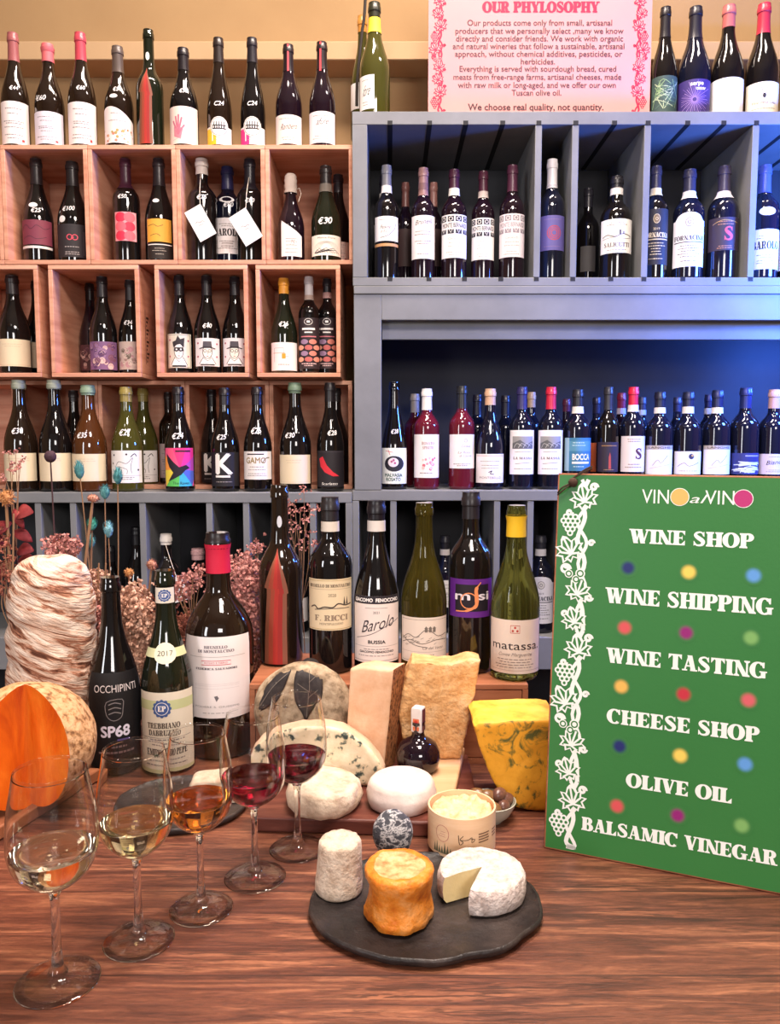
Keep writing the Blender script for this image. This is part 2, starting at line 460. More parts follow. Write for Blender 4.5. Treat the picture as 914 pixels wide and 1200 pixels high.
for ch_, (polys_, adv_) in SERIF.items():
    vv, ff = [], []
    for p_ in polys_:
        ar = sum(x0 * y1 - x1 * y0 for (x0, y0), (x1, y1) in zip(p_, p_[1:] + p_[:1]))
        q_ = list(p_) if ar > 0 else list(p_)[::-1]
        if abs(ar) < 1e-6: continue
        b_ = len(vv); vv += [Vector(t_) for t_ in q_]; ff.append(list(range(b_, b_ + len(q_))))
    if ff:
        r_ = delaunay_2d_cdt(vv, [], ff, 0, 1e-5)
        def in_any(x, y):
            for f_ in ff:
                c_ = False
                for i_ in range(len(f_)):
                    a_, b2 = vv[f_[i_]], vv[f_[i_ - 1]]
                    if (a_.y > y) != (b2.y > y) and x < (b2.x - a_.x) * (y - a_.y) / (b2.y - a_.y) + a_.x: c_ = not c_
                if c_: return True
            return False
        tr_ = []
        for t_ in r_[2]:
            m_ = sum((r_[0][i_] for i_ in t_), Vector((0, 0))) / len(t_)
            if in_any(m_.x, m_.y): tr_.append(tuple(t_))
        SERIF_MESH[ch_] = ([(v_.x, v_.y) for v_ in r_[0]], tr_, adv_)
    else: SERIF_MESH[ch_] = ([], [], adv_)

class Art:
    """flat print: coloured polygons in metres, laid on a surface by a wrap function"""
    def __init__(s): s.p, s.cols = [], []
    def _c(s, c):
        c = tuple(c)
        if c not in s.cols: s.cols.append(c)
        return s.cols.index(c)
    def tri(s, vs, fs, col, layer=1): s.p.append((vs, fs, s._c(col), layer + .012 * (len(s.p) % 50))); return s
    def poly(s, pts, col, layer=1):
        t = tessellate_polygon([[Vector((x, y, 0)) for x, y in pts]])
        return s.tri(list(pts), [tuple(f) for f in t], col, layer)
    def rect(s, x0, y0, x1, y1, col, layer=1): return s.tri([(x0, y0), (x1, y0), (x1, y1), (x0, y1)], [(0, 1, 2, 3)], col, layer)
    def circ(s, x, y, r, col, layer=1, ry=None, n=18):
        ry = ry or r
        return s.tri([(x + r * math.cos(2 * PI * i / n), y + ry * math.sin(2 * PI * i / n)) for i in range(n)], [tuple(range(n))], col, layer)
    def line(s, pts, w, col, layer=1, smooth=0, closed=False):
        if smooth: pts = catmull(pts, smooth, closed)
        pts = list(pts)
        if closed: pts.append(pts[0])
        n = len(pts); vs, fs = [], []
        ws = w if isinstance(w, (list, tuple)) else None
        for i in range(n):
            a, b = pts[max(i - 1, 0)], pts[min(i + 1, n - 1)]
            if closed and i in (0, n - 1): a, b = pts[n - 2], pts[1]
            dx, dy = b[0] - a[0], b[1] - a[1]; d = math.hypot(dx, dy) or 1
            h = (ws[min(len(ws) - 1, int(i * len(ws) / n))] if ws else w) / 2
            vs += [(pts[i][0] - dy / d * h, pts[i][1] + dx / d * h), (pts[i][0] + dy / d * h, pts[i][1] - dx / d * h)]
        fs = [(2 * i, 2 * i + 2, 2 * i + 3, 2 * i + 1) for i in range(n - 1)]
        return s.tri(vs, fs, col, layer)
    def ring(s, x, y, r, w, col, layer=1, ry=None, n=20):
        ry = ry or r
        return s.line([(x + r * math.cos(2 * PI * i / n), y + ry * math.sin(2 * PI * i / n)) for i in range(n)], w, col, layer, 0, True)
    def text(s, body, x, y, cap, col, layer=1, font='sans', align='c', fit=None, shear=0.0, rot=0.0, bold=0, track=0):
        """x, y: baseline anchor; cap: capital height; fit: width in metres to squeeze or stretch to"""
        parts, w = [], 0.0
        for ch in body:
            if font == 'serif' and ch in SERIF:
                vs, fs, adv = SERIF_MESH[ch]
            else:
                if ch not in GLYPH: continue
                vs, fs, adv = GLYPH[ch]
            parts.append((vs, fs, w)); w += adv + track
        if w == 0: return s
        kx = (fit / w) if fit else cap
        x0 = {'c': -w * kx / 2, 'l': 0, 'r': -w * kx}[align]
        ca, sa = math.cos(rot), math.sin(rot)
        for vs, fs, ox in parts:
            if not fs: continue
            for bx, by in (((0, 0),) if not bold else ((-bold, 0), (bold, 0), (0, bold), (0, -bold))):
                q = []
                for vx, vy in vs:
                    X = x0 + (vx + ox + bx) * kx + vy * cap * shear; Y = (vy + by) * cap
                    q.append((x + X * ca - Y * sa, y + X * sa + Y * ca))
                s.tri(q, fs, col, layer)
        return s
    def build(s, name, parent, wrap, cut=None, rough=.6):
        if not s.p: return None
        bm = bmesh.new()
        for vs, fs, mi, layer in s.p:
            bv = [bm.verts.new((x, y, layer)) for x, y in vs]
            for f in fs:
                try:
                    fc = bm.faces.new([bv[i] for i in f]); fc.material_index = mi
                except ValueError: pass
        if cut:
            xs = [v.co.x for v in bm.verts]; x = math.floor(min(xs) / cut) * cut + cut; mx = max(xs)
            while x < mx:
                bmesh.ops.bisect_plane(bm, geom=bm.verts[:] + bm.edges[:] + bm.faces[:], dist=1e-6, plane_co=(x, 0, 0), plane_no=(1, 0, 0))
                x += cut
        for v in bm.verts: v.co = wrap(v.co.x, v.co.y, v.co.z)
        me = bpy.data.meshes.new(name); bm.to_mesh(me); bm.free()
        for c in s.cols: me.materials.append(c if not isinstance(c[0], (int, float)) else flat(c, rough, 'printed_ink'))
        o = bpy.data.objects.new(name, me); COL.objects.link(o)
        if parent: o.parent = parent
        return o
# ------------------------------------------------------------------ room shell
def struct(name, mb, mat, parent=None, bevel=0):
    o = mb.build(name, mat, parent, bevel)
    if not parent: o['kind'] = 'structure'
    return o
WALL_Y = 2.62
struct('floor', MB().box(-3, 3, -3.2, 2.8, -.05, 0), M['floor'])
struct('wall_back', MB().box(-3, 3, WALL_Y, WALL_Y + .12, 0, 4.25), M['wall'])
struct('wall_left', MB().box(-3.1, -3, -3.2, 2.8, 0, 4.25), M['wall'])
struct('wall_right', MB().box(3, 3.1, -3.2, 2.8, 0, 4.25), M['wall'])
struct('ceiling', MB().box(-3.1, 3.1, -3.2, 2.8, 4.25, 4.35), M['ceil'])
zr0, zr1 = zy(70, 2.5), zy(48, 2.5)
struct('trim_1', MB().box(-2.9, 2.9, 2.50, WALL_Y - .0005, zr0, zr1), M['trimw'], bevel=.003)

# ------------------------------------------------------------------ counter
ct = thing('wooden_counter', 'worn reddish brown plank counter carrying the wine glasses and cheeses', 'counter', (0, 0, 0))
CT = MB()
CT.box(-1.5, 1.5, .30, 1.475, COUNTER - .045, COUNTER)
CT.build('counter_top', M['counter'], ct, bevel=.004)
MB().box(-1.42, 1.42, .42, 1.40, 0.0, COUNTER - .0455).build('counter_body', M['brownboard'], ct)

# ------------------------------------------------------------------ grey wall racks
YF, YB = 2.15, 2.50
def X(px, py=235): return xy(px, YF, py)
def Z(py): return zy(py, YF)
G, BK = M['grey'], M['back']
T = .016
XR = 1.42      # racks run on past the picture's edge

# upper rack, slotted, with loose dividers
ru = thing('slotted_wine_rack', 'grey painted wine rack with slotted boards under the pink notice', 'rack', (0, 0, 0))
xL = X(413)
zt0, zt1, zb0, zb1 = Z(146), Z(130.5), Z(335), Z(325)
slots = [457, 503, 545, 588, 630, 673, 718, 757, 803, 845, 883, 928, 968]
divs = (630, 673, 757, 883)
def slotted(z0, z1, x0, x1, slot_px, name, parent, side):
    """board with dark grooves let into one face"""
    mb = MB(); mb.box(x0, x1, YF, YB, z0, z1)
    o = mb.build(name, G, parent, bevel=.0015)
    g = MB()
    for p in slot_px:
        x = X(p); d = .0022
        if side < 0: g.box(x - .0065, x + .0065, YF - .0006, YB - .01, z0 - .0006, z0 + .010)
        else: g.box(x - .0065, x + .0065, YF - .0006, YB - .01, z1 - .010, z1 + .0006)
    g.build('slot', M['slot'], o)
    return o
slotted(zt0, zt1, xL, XR, slots, 'top_board', ru, -1)
slotted(zb0, zb1, xL, XR, slots, 'bottom_board', ru, 1)
MB().box(xL, X(430.5), YF, YB, zb1, zt0).build('side_panel', G, ru, bevel=.0015)
MB().box(XR - .016, XR, YF, YB, zb1, zt0).build('side_panel', G, ru)
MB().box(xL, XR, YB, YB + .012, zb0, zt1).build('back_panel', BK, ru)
for p in divs:
    MB().box(X(p) - .0088, X(p) + .0088, YF + .001, YB - .002, zb1 + .001, zt0 - .001).build('divider', G, ru, bevel=.001)

# middle rack: deep open bay behind a broad face board
rm = thing('open_bay_rack', 'grey painted open rack bay with a broad header board, pink wine bottles inside', 'rack', (0, 0, 0))
zm0 = Z(574.5); xM = X(415, 450)
MB().box(xM, XR, YF - .004, YB, zb0 - .022, zb0 - .0008).build('top_board', G, rm, bevel=.002)
MB().box(X(447, 450), XR, YF, YF + .02, Z(375), zb0 - .0225).build('header_board', G, rm, bevel=.0015)
MB().box(X(447, 450) + .001, XR, YF + .035, YF + .05, Z(396), zb0 - .0225).build('inner_header', G, rm, bevel=.0015)
MB().box(xM, X(447, 450), YF, YF + .02, zm0 + .0005, zb0 - .0225).build('stile', G, rm, bevel=.0015)
MB().box(xM, xM + .018, YF + .0205, YB, zm0 + .0005, zb0 - .0225).build('side_panel', G, rm)
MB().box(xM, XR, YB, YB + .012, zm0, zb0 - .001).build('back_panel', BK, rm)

# base racks below, two units side by side
zc0, zc1 = Z(587), Z(575)
zl0, zl1 = Z(786), Z(748)
def base_rack(label, x0, x1, div_px, zt, seam):
    r = thing('base_wine_rack', label, 'rack', (0, 0, 0))
    zb_ = zt - .029
    MB().box(x0, x1, YF, YB, zb_, zt).build('top_board', G, r, bevel=.002)
    for a in (x0, x1 - .018): MB().box(a, a + .018, YF, YB, .0, zb_ - .0004).build('side_panel', G, r, bevel=.0015)
    MB().box(x0 + .0185, x1 - .0185, YF + .01, YB - .01, zl0, zl1).build('lower_shelf', G, r, bevel=.002)
    MB().box(x0 + .0185, x1 - .0185, YF + .01, YB - .01, .06, .09).build('lower_shelf', G, r, bevel=.002)
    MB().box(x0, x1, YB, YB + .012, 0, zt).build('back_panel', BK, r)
    for p in div_px:
        MB().box(X(p, 650) - .0085, X(p, 650) + .0085, YF + .002, YB - .002, zl1 + .0005, zb_ - .0005).build('divider', G, r, bevel=.001)
    return r
base_rack('grey base rack under the stacked wooden crates, slim vertical dividers', -1.42, X(413, 580) - .001, (46, 87, 168, 246, 289, 367), zy(577, YF), 0)
base_rack('grey base rack under the shelf of pink wine bottles, slim vertical dividers', X(413, 580), XR, (461, 503, 582, 621, 662, 700), zm0 - .0002, 0)

# ------------------------------------------------------------------ wooden wine crates
CY, CD = 2.19, .29
def CX(px, py): return xy(px, CY, py)
def CZ(py): return zy(py, CY)
zs = zy(577, YF) + .0004
zC = (zs, CZ(442.5)); zB = (CZ(442.0), CZ(310.3)); zA = (CZ(309.8), CZ(169.5))
BAYS = {'A': [], 'B': [], 'C': []}
def crate(px0, px1, zz, label, CY, CD, r, mark=None):
    t = .0115
    pm_ = {id(zA): 238, id(zB): 375, id(zC): 508}[id(zz)]
    x0, x1 = xy(px0, CY, pm_) + .0004, xy(px1, CY, pm_) - .0004
    BAYS[r].append((x0 + t + .0012, x1 - t - .0012))
    z0, z1 = zz[0] + .0003, zz[1] - .0003
    c = thing('wine_crate', label, 'crate', ((x0 + x1) / 2, CY, z0), 0, 'wooden wine crates stacked on the grey rack')
    w, h = (x1 - x0) / 2, z1 - z0
    m, mh = M['crate'], M['crateh']
    MB().box(-w, w, 0, CD, 0, t).build('bottom_board', mh, c, bevel=.0012)
    MB().box(-w, w, 0, CD, h - t, h).build('top_board', mh, c, bevel=.0012)
    MB().box(-w, -w + t, 0, CD, t + .0002, h - t - .0002).build('side_board', m, c, bevel=.0012)
    s = MB().box(w - t, w, 0, CD, t + .0002, h - t - .0002).build('side_board', m, c, bevel=.0012)
    MB().box(-w + t + .0002, w - t - .0002, CD - .008, CD, t + .0002, h - t - .0002).build('back_board', m, c)
    if mark:
        a = Art()
        for i in range(12): a.rect(.045 + i * .011, .055, .045 + i * .011 + .006, .062 + .016 * ((i * 7) % 3) / 2, (60, 30, 22))
        a.rect(.04, .046, .19, .049, (60, 30, 22))
        a.build('stencil_mark', s, lambda x, y, l: Vector((w + .0004, y, x)))
    return (z0 + t)
fl = {}
row = (('A', zA, ((-103, 2.5), (2.5, 104), (104, 207), (207, 311), (311, 414)), CY, CD),
       ('B', zB, ((-60, 46), (58, 164), (182, 291), (300, 399)), CY, CD),
       ('C', zC, ((-80, 20), (20, 116), (116, 218), (218, 316), (316, 413)), 2.292, .205))
crate_label = {
 'A0': 'wooden crate at the outer end of the top crate row, orange bottle inside',
 'A1': 'top row wooden crate holding the mauve label bottle and the black label bottle',
 'A2': 'top row wooden crate holding the red circles bottle and the yellow label bottle',
 'A3': 'top row wooden crate holding three bottles with white hanging tags',
 'A4': 'top row wooden crate against the grey rack, cloth-capped bottle inside',
 'B0': 'middle row wooden crate holding two plain cream label bottles',
 'B1': 'middle row wooden crate holding three flower label bottles',
 'B2': 'middle row wooden crate holding three bottles with drawn faces',
 'B3': 'middle row wooden crate holding the orange-capped bottle and two pebble-pattern bottles',
 'C0': 'bottom row wooden crate at the outer end, behind the tall dried flowers',
 'C1': 'bottom row wooden crate holding three plain cream label bottles',
 'C2': 'bottom row wooden crate holding the rainbow label bottle',
 'C3': 'bottom row wooden crate holding the black K label bottles',
 'C4': 'bottom row wooden crate against the grey rack, red feather label bottle inside'}
for r, zz, cs, cy_, cd_ in row:
    for i, (a, b) in enumerate(cs):
        fl[r] = crate(a, b, zz, crate_label[r + str(i)], cy_, cd_, r, mark=(r == 'B' and i in (1, 3)))
FL_A, FL_B, FL_C = fl['A'], fl['B'], fl['C']
TOP_A = zA[1]
ZMAX = {'A': zA[1] - .0145, 'B': zB[1] - .0145, 'C': zC[1] - .0145}
e_ = .0105
BAYS['U'] = [(a + e_, b - e_) for a, b in zip([X(431)] + [X(q) for q in divs], [X(q) for q in divs] + [XR - .02])]
dl = [-1.40] + [X(q, 650) for q in (46, 87, 168, 246, 289, 367)] + [X(413, 580) - .012]
dr = [X(413, 580) + .012] + [X(q, 650) for q in (461, 503, 582, 621, 662, 700)] + [XR - .02]
BAYS['L'] = [(a + e_, b - e_) for a, b in list(zip(dl, dl[1:])) + list(zip(dr, dr[1:]))]
# ------------------------------------------------------------------ wine bottles
SHAPE = {
 'burg': [(0, .9), (.012, .985), (.03, 1), (.41, 1), (.46, .972), (.52, .89), (.58, .765), (.64, .62), (.70, .495), (.76, .41), (.82, .375), (.90, .36)],
 'bord': [(0, .9), (.012, .985), (.03, 1), (.60, 1), (.635, .975), (.67, .89), (.70, .74), (.73, .565), (.755, .45), (.79, .395), (.90, .375)],
 'flute': [(0, .9), (.012, .985), (.03, 1), (.33, 1), (.40, .96), (.48, .86), (.56, .73), (.64, .59), (.72, .475), (.80, .41), (.90, .37)],
 'slim': [(0, .9), (.012, .985), (.03, 1), (.50, 1), (.54, .97), (.58, .88), (.62, .70), (.66, .52), (.70, .44), (.76, .40), (.90, .375)],
 'magnum': [(0, .9), (.012, .985), (.03, 1), (.52, 1), (.57, .965), (.61, .88), (.65, .74), (.69, .56), (.72, .43), (.76, .36), (.90, .33)],
}
def bottle_profile(kind, R, H):
    p = SHAPE[kind]; body = p[:4]; sh = catmull(p[3:], 3)
    nr = p[-1][1]
    pts = list(body) + list(sh[1:]) + [(.925, nr), (.93, nr * 1.12), (.968, nr * 1.12), (.974, nr * 1.03), (1.0, nr * 1.0)]
    return [(r * R, z * H) for z, r in pts]
def r_at(prof, z):
    for (r0, z0), (r1, z1) in zip(prof, prof[1:]):
        if z0 <= z <= z1: return r0 + (r1 - r0) * (z - z0) / max(1e-9, z1 - z0)
    return prof[-1][0]

DG = {'black': dark_glass('black_bottle_glass', (16, 13, 14)), 'brown': dark_glass('brown_bottle_glass', (30, 20, 14)),
      'green': dark_glass('green_bottle_glass', (22, 26, 16)), 'plum': dark_glass('plum_bottle_glass', (24, 12, 22)),
      'navy': dark_glass('navy_bottle_glass', (16, 18, 34)), 'amber': dark_glass('amber_bottle_glass', (74, 40, 18)),
      'olive': dark_glass('olive_bottle_glass', (64, 62, 24)), 'rose': dark_glass('rose_wine_glass', (92, 22, 38)),
      'red': dark_glass('red_wine_glass', (56, 10, 20)),
      'orange': dark_glass('orange_wine_glass', (190, 90, 30)),
      'clearolive': glass('olive_green_glass', (150, 150, 70), .92, .01, 1.25),
      'deepolive': glass('deep_olive_glass', (104, 92, 36), .8, .01, 1.25)}
K, W_, GR, GD, RD = (42, 36, 40), (240, 234, 230), (140, 132, 130), (186, 150, 84), (176, 30, 52)
CREAM, WHITE, PINKW, LILAC = (226, 208, 178), (236, 230, 230), (238, 220, 214), (214, 208, 224)

NB = [0]
PLACED = []
def bottle(px, yt, w, Y, zb, kind, gl, label, cap=None, lab=None, art=None, price=None, band=None, oval=None, group=None,
           turn=None, tilt=0, a=1.25, top='flat', cx=None, extra=None, capmetal=.0, yb=None, capclose=True, H=None, bays=None, zmax=None):
    """px: axis in the photo; yt: the y of its top; w: width there; zb: height of what it stands on"""
    pm = (yt + 300) / 2 if yt < 300 else yt + 60
    P = at_y(px, pm, Y)
    dep = Y * math.cos(PITCH) - (P.z - CAMZ) * math.sin(PITCH)
    R = w / 2 * dep / FPX
    H = H or zy(yt, Y) - zb - .0007
    if zmax: H = min(H, zmax - zb - .0036)
    def clamp(x):
        if not bays: return x
        a_, b_ = min(BAYS[bays], key=lambda q: 0 if q[0] <= x <= q[1] else min(abs(x - q[0]), abs(x - q[1])))
        return min(max(x, a_ + R + .0012), b_ - R - .0012)
    P.x = clamp(P.x)
    for _ in range(4):
        for (qx, qy, qz, qr) in PLACED:
            if abs(qz - zb) > .2: continue
            dx, dy, need = P.x - qx, Y - qy, R + qr + .0030
            if math.hypot(dx, dy) < need:
                if dy > .025 and not (abs(dx) > .85 * need):
                    Y = qy + math.sqrt(max(0, need * need - dx * dx)) + .0005
                    P.x = clamp(at_y(px, pm, Y).x)
                else:
                    P.x = clamp(qx + math.copysign(math.sqrt(max(0, need * need - dy * dy)) + .0004, dx))
                    dx = P.x - qx
                    if math.hypot(dx, dy) < need: Y = qy + math.sqrt(max(0, need * need - dx * dx)) + .0005
    PLACED.append((P.x, Y, zb, R))
    NB[0] += 1
    if turn is None: turn = -math.atan2(P.x, P.y) * .55 + rnd.uniform(-.08, .08)
    zb += .0007
    o = thing('wine_bottle', label, 'bottle', (P.x, Y, zb), turn, group)
    prof = bottle_profile(kind, R, H)
    full = [(0, R * .25 * .2), (R * .75, .0)] + prof + [(0, H)]
    full[0] = (0, .004)
    MB().lathe(full, 32).build('glass_body', DG[gl] if isinstance(gl, str) else gl, o)
    yfront = Y - R
    def hz(py): return zy(py, yfront) - zb
    def wrap(zo, eps=.0004, rr=None):
        def f(x, y, l):
            z = y + zo
            r = r_at(prof, min(max(z, 0), H)) + eps + .00018 * l
            t = x / (rr or R)
            return Vector((r * math.sin(t), -r * math.cos(t), z))
        return f
    if cap:
        col, y1 = cap[0], cap[1]
        z0 = max(.55 * H, hz(y1)); e = .0007
        pr = [(r_at(prof, z0) + e, z0)] + [(r + e, z) for r, z in prof if z > z0 + .001]
        if capclose: pr += [(prof[-1][0] + e, H + .0008), (0, H + .0012)]
        wax = len(cap) > 2 and cap[2] == 'wax'
        if wax: pr = [(r + .0012 + .0006 * math.sin(z * 900), z) for r, z in pr[:-1]] + [(0, H + .003)]
        MB().lathe(pr, 24).build('capsule', flat(col, .35 if not wax else .5, 'capsule_foil', capmetal), o)
    if band:
        for bc, ya, yb_ in ([band] if not isinstance(band, list) else band):
            z1, z0 = hz(ya), hz(yb_)
            n = 4; MB().lathe([(r_at(prof, z0 + (z1 - z0) * i / n) + .0014, z0 + (z1 - z0) * i / n) for i in range(n + 1)], 24).build('neck_band', flat(bc, .6), o)
    if lab:
        col, ya, yb_ = lab[:3]
        z1, z0 = hz(ya), max(.004, hz(yb_)); h = z1 - z0
        al = a
        nx, ny = 22, 8
        off = lab[3] if len(lab) > 3 else 0.0      # turned off centre
        vs, fs = [], []
        for i in range(nx + 1):
            u = -1 + 2 * i / nx
            hh = h
            if top == 'arch': hh = h * (.86 + .14 * math.sqrt(max(0, 1 - min(1, abs(u) / .75) ** 2)))
            if top == 'wave': hh = h * (.78 + .22 * math.cos((u + .45) * 1.6))
            if top == 'slant': hh = h * (.80 - .22 * u)
            for j in range(ny + 1):
                z = z0 + hh * j / ny; r = r_at(prof, z) + .0004; t = u * al + off
                vs.append((r * math.sin(t), -r * math.cos(t), z))
        for i in range(nx):
            for j in range(ny):
                q = i * (ny + 1) + j; fs.append((q, q + ny + 1, q + ny + 2, q + 1))
        m = MB(); m.add(vs, fs)
        L = m.build('label', flat(col, .62, 'label_paper') if not isinstance(col, bpy.types.Material) else col, o)
        if art:
            A = Art(); art(A, al * R, h)
            base = wrap(z0)
            A.build('print', L, lambda x, y, l: base(x + off * R, y, l), cut=.004)
    if price:
        txt, yp = price[0], price[1]
        u = price[2] if len(price) > 2 else 0.0
        z0 = hz(yp); rr = r_at(prof, z0)
        A = Art(); A.text(txt, u * R, 0, R * ((price[3] if len(price) > 3 else .42) * .66), (232, 228, 228), 1, shear=.25, rot=.08, bold=.03)
        A.build('price_mark', o, wrap(z0, .0005), cut=.005)
    if oval:
        ya, yb_, u, rw, col = oval
        z1, z0 = hz(ya), hz(yb_)
        A = Art(); A.circ(u * R, (z1 - z0) / 2, rw * R, col, 1, (z1 - z0) / 2)
        A.build('sticker', o, wrap(z0, .0006), cut=.004)
    if extra: extra(o, prof, R, H, hz, wrap)
    return o

# ---- label prints: functions of (art, half width, height)
def small(A, w, h, rows, col=GR, k=1.0, lo=.35, hi=.75):
    for v in rows:
        x = -w * rnd.uniform(lo, hi) * .8; e = -x * rnd.uniform(.9, 1.05)
        while x < e:
            d = rnd.uniform(.05, .16) * w; A.rect(x, v * h, min(x + d, e), v * h + .022 * h * k, col); x += d + .03 * w
def plain(A, w, h): small(A, w, h, (.80, .72), (206, 186, 156)); A.line([(-w * .9, h * .06), (w * .9, h * .06)], .0006, (206, 186, 156))
def rows_print(A, w, h): small(A, w, h, (.82, .7, .52, .47, .38, .2, .12)); A.rect(w * .45, h * .06, w * .6, h * .12, (180, 60, 70))
def titled(t, v=.62, s=.13, col=K, font='sans', fit=1.5, rows=(.48, .4, .3, .2, .1), shear=0, rcol=GR):
    def f(A, w, h):
        small(A, w, h, rows, rcol); A.text(t, 0, v * h, s * h, col, 1, font, fit=fit * w * .8 if fit else None, shear=shear)
    return f
def script(t, v=.55, s=.2, col=K, fit=1.3, rows=(.85, .2, .12)):
    def f(A, w, h):
        A.text(t, 0, v * h, s * h, col, 1, shear=.45, rot=.10, fit=fit * w * .8); small(A, w, h, rows)
    return f
def hand(A, w, h):
    for i, (x, y) in enumerate(((-.55, .62), (-.38, .74), (-.2, .78), (-.02, .70), (.12, .5))):
        A.line([(-.25 * w, .25 * h), ((x * .6 - .1) * w, (y * .6 + .1) * h), (x * w, y * h)], .10 * w, (196, 108, 130), 1, 4)
    A.poly([(-.5 * w, .2 * h), (-.1 * w, .12 * h), (.05 * w, .42 * h), (-.5 * w, .46 * h)], (206, 130, 146))
    A.line([(-.6 * w, .1 * h), (.2 * w, .2 * h)], .0012, (220, 170, 176))
def flowers_low(A, w, h):
    small(A, w, h, (.8, .6), GR)
    for i in range(26):
        x, y = rnd.uniform(-.95, .95) * w, rnd.uniform(.06, .4) * h
        A.circ(x, y, rnd.uniform(.03, .09) * w, ((206, 130, 110), (178, 112, 70), (222, 180, 150), (170, 150, 90))[i % 4], 1 + i % 2)
def badge(c):
    def f(A, w, h):
        A.rect(-w, 0, -.2 * w, h * .9, c); A.rect(-.5 * w, h * .2, -.42 * w, h * .7, W_, 2)
        small(A, w, h, (.4, .25), GR)
        A.circ(0, h * 1.0, .62 * w, W_, 3, h * .56); A.ring(0, h * 1.0, .56 * w, .0012, K, 4, h * .5)
        A.rect(-.45 * w, h * .85, .45 * w, h * 1.1, K, 4)
        for i in range(5): A.line([((-.35 + .17 * i) * w, h * 1.1), ((-.3 + .16 * i) * w, h * 1.3)], .0022, K, 4)
        for i in range(6): A.rect((-.4 + .15 * i) * w, h * .92, (-.33 + .15 * i) * w, h * 1.03, W_, 5)
    return f
def mauve(A, w, h):
    A.line([(-.9 * w, .62 * h), (-.5 * w, .8 * h), (-.2 * w, .62 * h), (.1 * w, .78 * h), (.5 * w, .64 * h), (.85 * w, .74 * h)], .0011, (44, 24, 40), 1, 4)
    A.line([(-.7 * w, .24 * h), (-.3 * w, .34 * h), (.1 * w, .22 * h), (.6 * w, .32 * h)], .0011, (44, 24, 40), 1, 4)
    A.rect(-w, -.16 * h, w, -.06 * h, (222, 210, 208))
def loops(A, w, h):
    for x in (-.1, .16): A.ring(x * w, .6 * h, .13 * w, .0022, (214, 76, 96), 1)
    A.rect(-.02 * w, .57 * h, .1 * w, .61 * h, (214, 76, 96), 2)
    small(A, w, h, (.3, .14, .08), (170, 160, 160)); A.rect(.55 * w, .08 * h, .8 * w, .8 * h, (66, 58, 62))
def circles6(A, w, h):
    for i in range(6):
        A.circ((-.42 + .8 * (i % 2)) * w, (.18 + .32 * (i // 2)) * h, .5 * w, ((212, 44, 74), (226, 96, 110))[(i + i // 2) % 2], 1 + i % 3, h * .17)
def yellow(A, w, h):
    A.line([(-.9 * w, .7 * h), (-.4 * w, .75 * h), (-.1 * w, .66 * h), (.3 * w, .74 * h)], .0012, K, 1, 4)
    A.line([(-.7 * w, .26 * h), (-.2 * w, .34 * h), (.1 * w, .24 * h)], .0012, K, 1, 4)
    A.rect(-w, -.75 * h, 1.5 * w, -.06 * h, (34, 26, 24)); A.rect(-.95 * w, -.14 * h, w, -.1 * h, W_, 2); small(A, w, -h, (.3, .4, .55), (190, 180, 170), -1)
def town(A, w, h):
    A.text('Monte Fiore', 0, .82 * h, .09 * h, K, 1, fit=w * 1.0)
    for i in range(9): A.line([(-.7 * w + i * .02 * w, .12 * h), ((-.5 + .13 * i) * w, (.3 + .06 * math.sin(i * 2)) * h), ((-.3 + .13 * i) * w, .12 * h)], .0014, K)
    for i in range(5): A.line([((.34 * math.cos(PI * k / 8)) * w * (1 + .25 * i), (.3 + .3 * math.sin(PI * k / 8)) * h * (1 + .04 * i)) for k in range(9)], .0006, GR)
def floral(tone):
    cols = {0: [(70, 40, 50), (150, 110, 110), (206, 176, 170), (96, 60, 74)], 1: [(88, 54, 100), (146, 110, 150), (214, 180, 176), (120, 76, 96)],
            2: [(150, 124, 116), (206, 186, 176), (186, 140, 146), (110, 96, 86)]}[tone]
    def f(A, w, h):
        for i in range(34):
            x, y, r = rnd.uniform(-.85, .85) * w, rnd.uniform(.12, .88) * h, rnd.uniform(.1, .2) * w
            c = cols[i % 4]
            A.circ(x, y, r, c, 1 + i % 3); A.line([(x - r * .6, y), (x, y + r * .6), (x + r * .6, y)], .0009, cols[(i + 2) % 4], 4, 3)
    return f
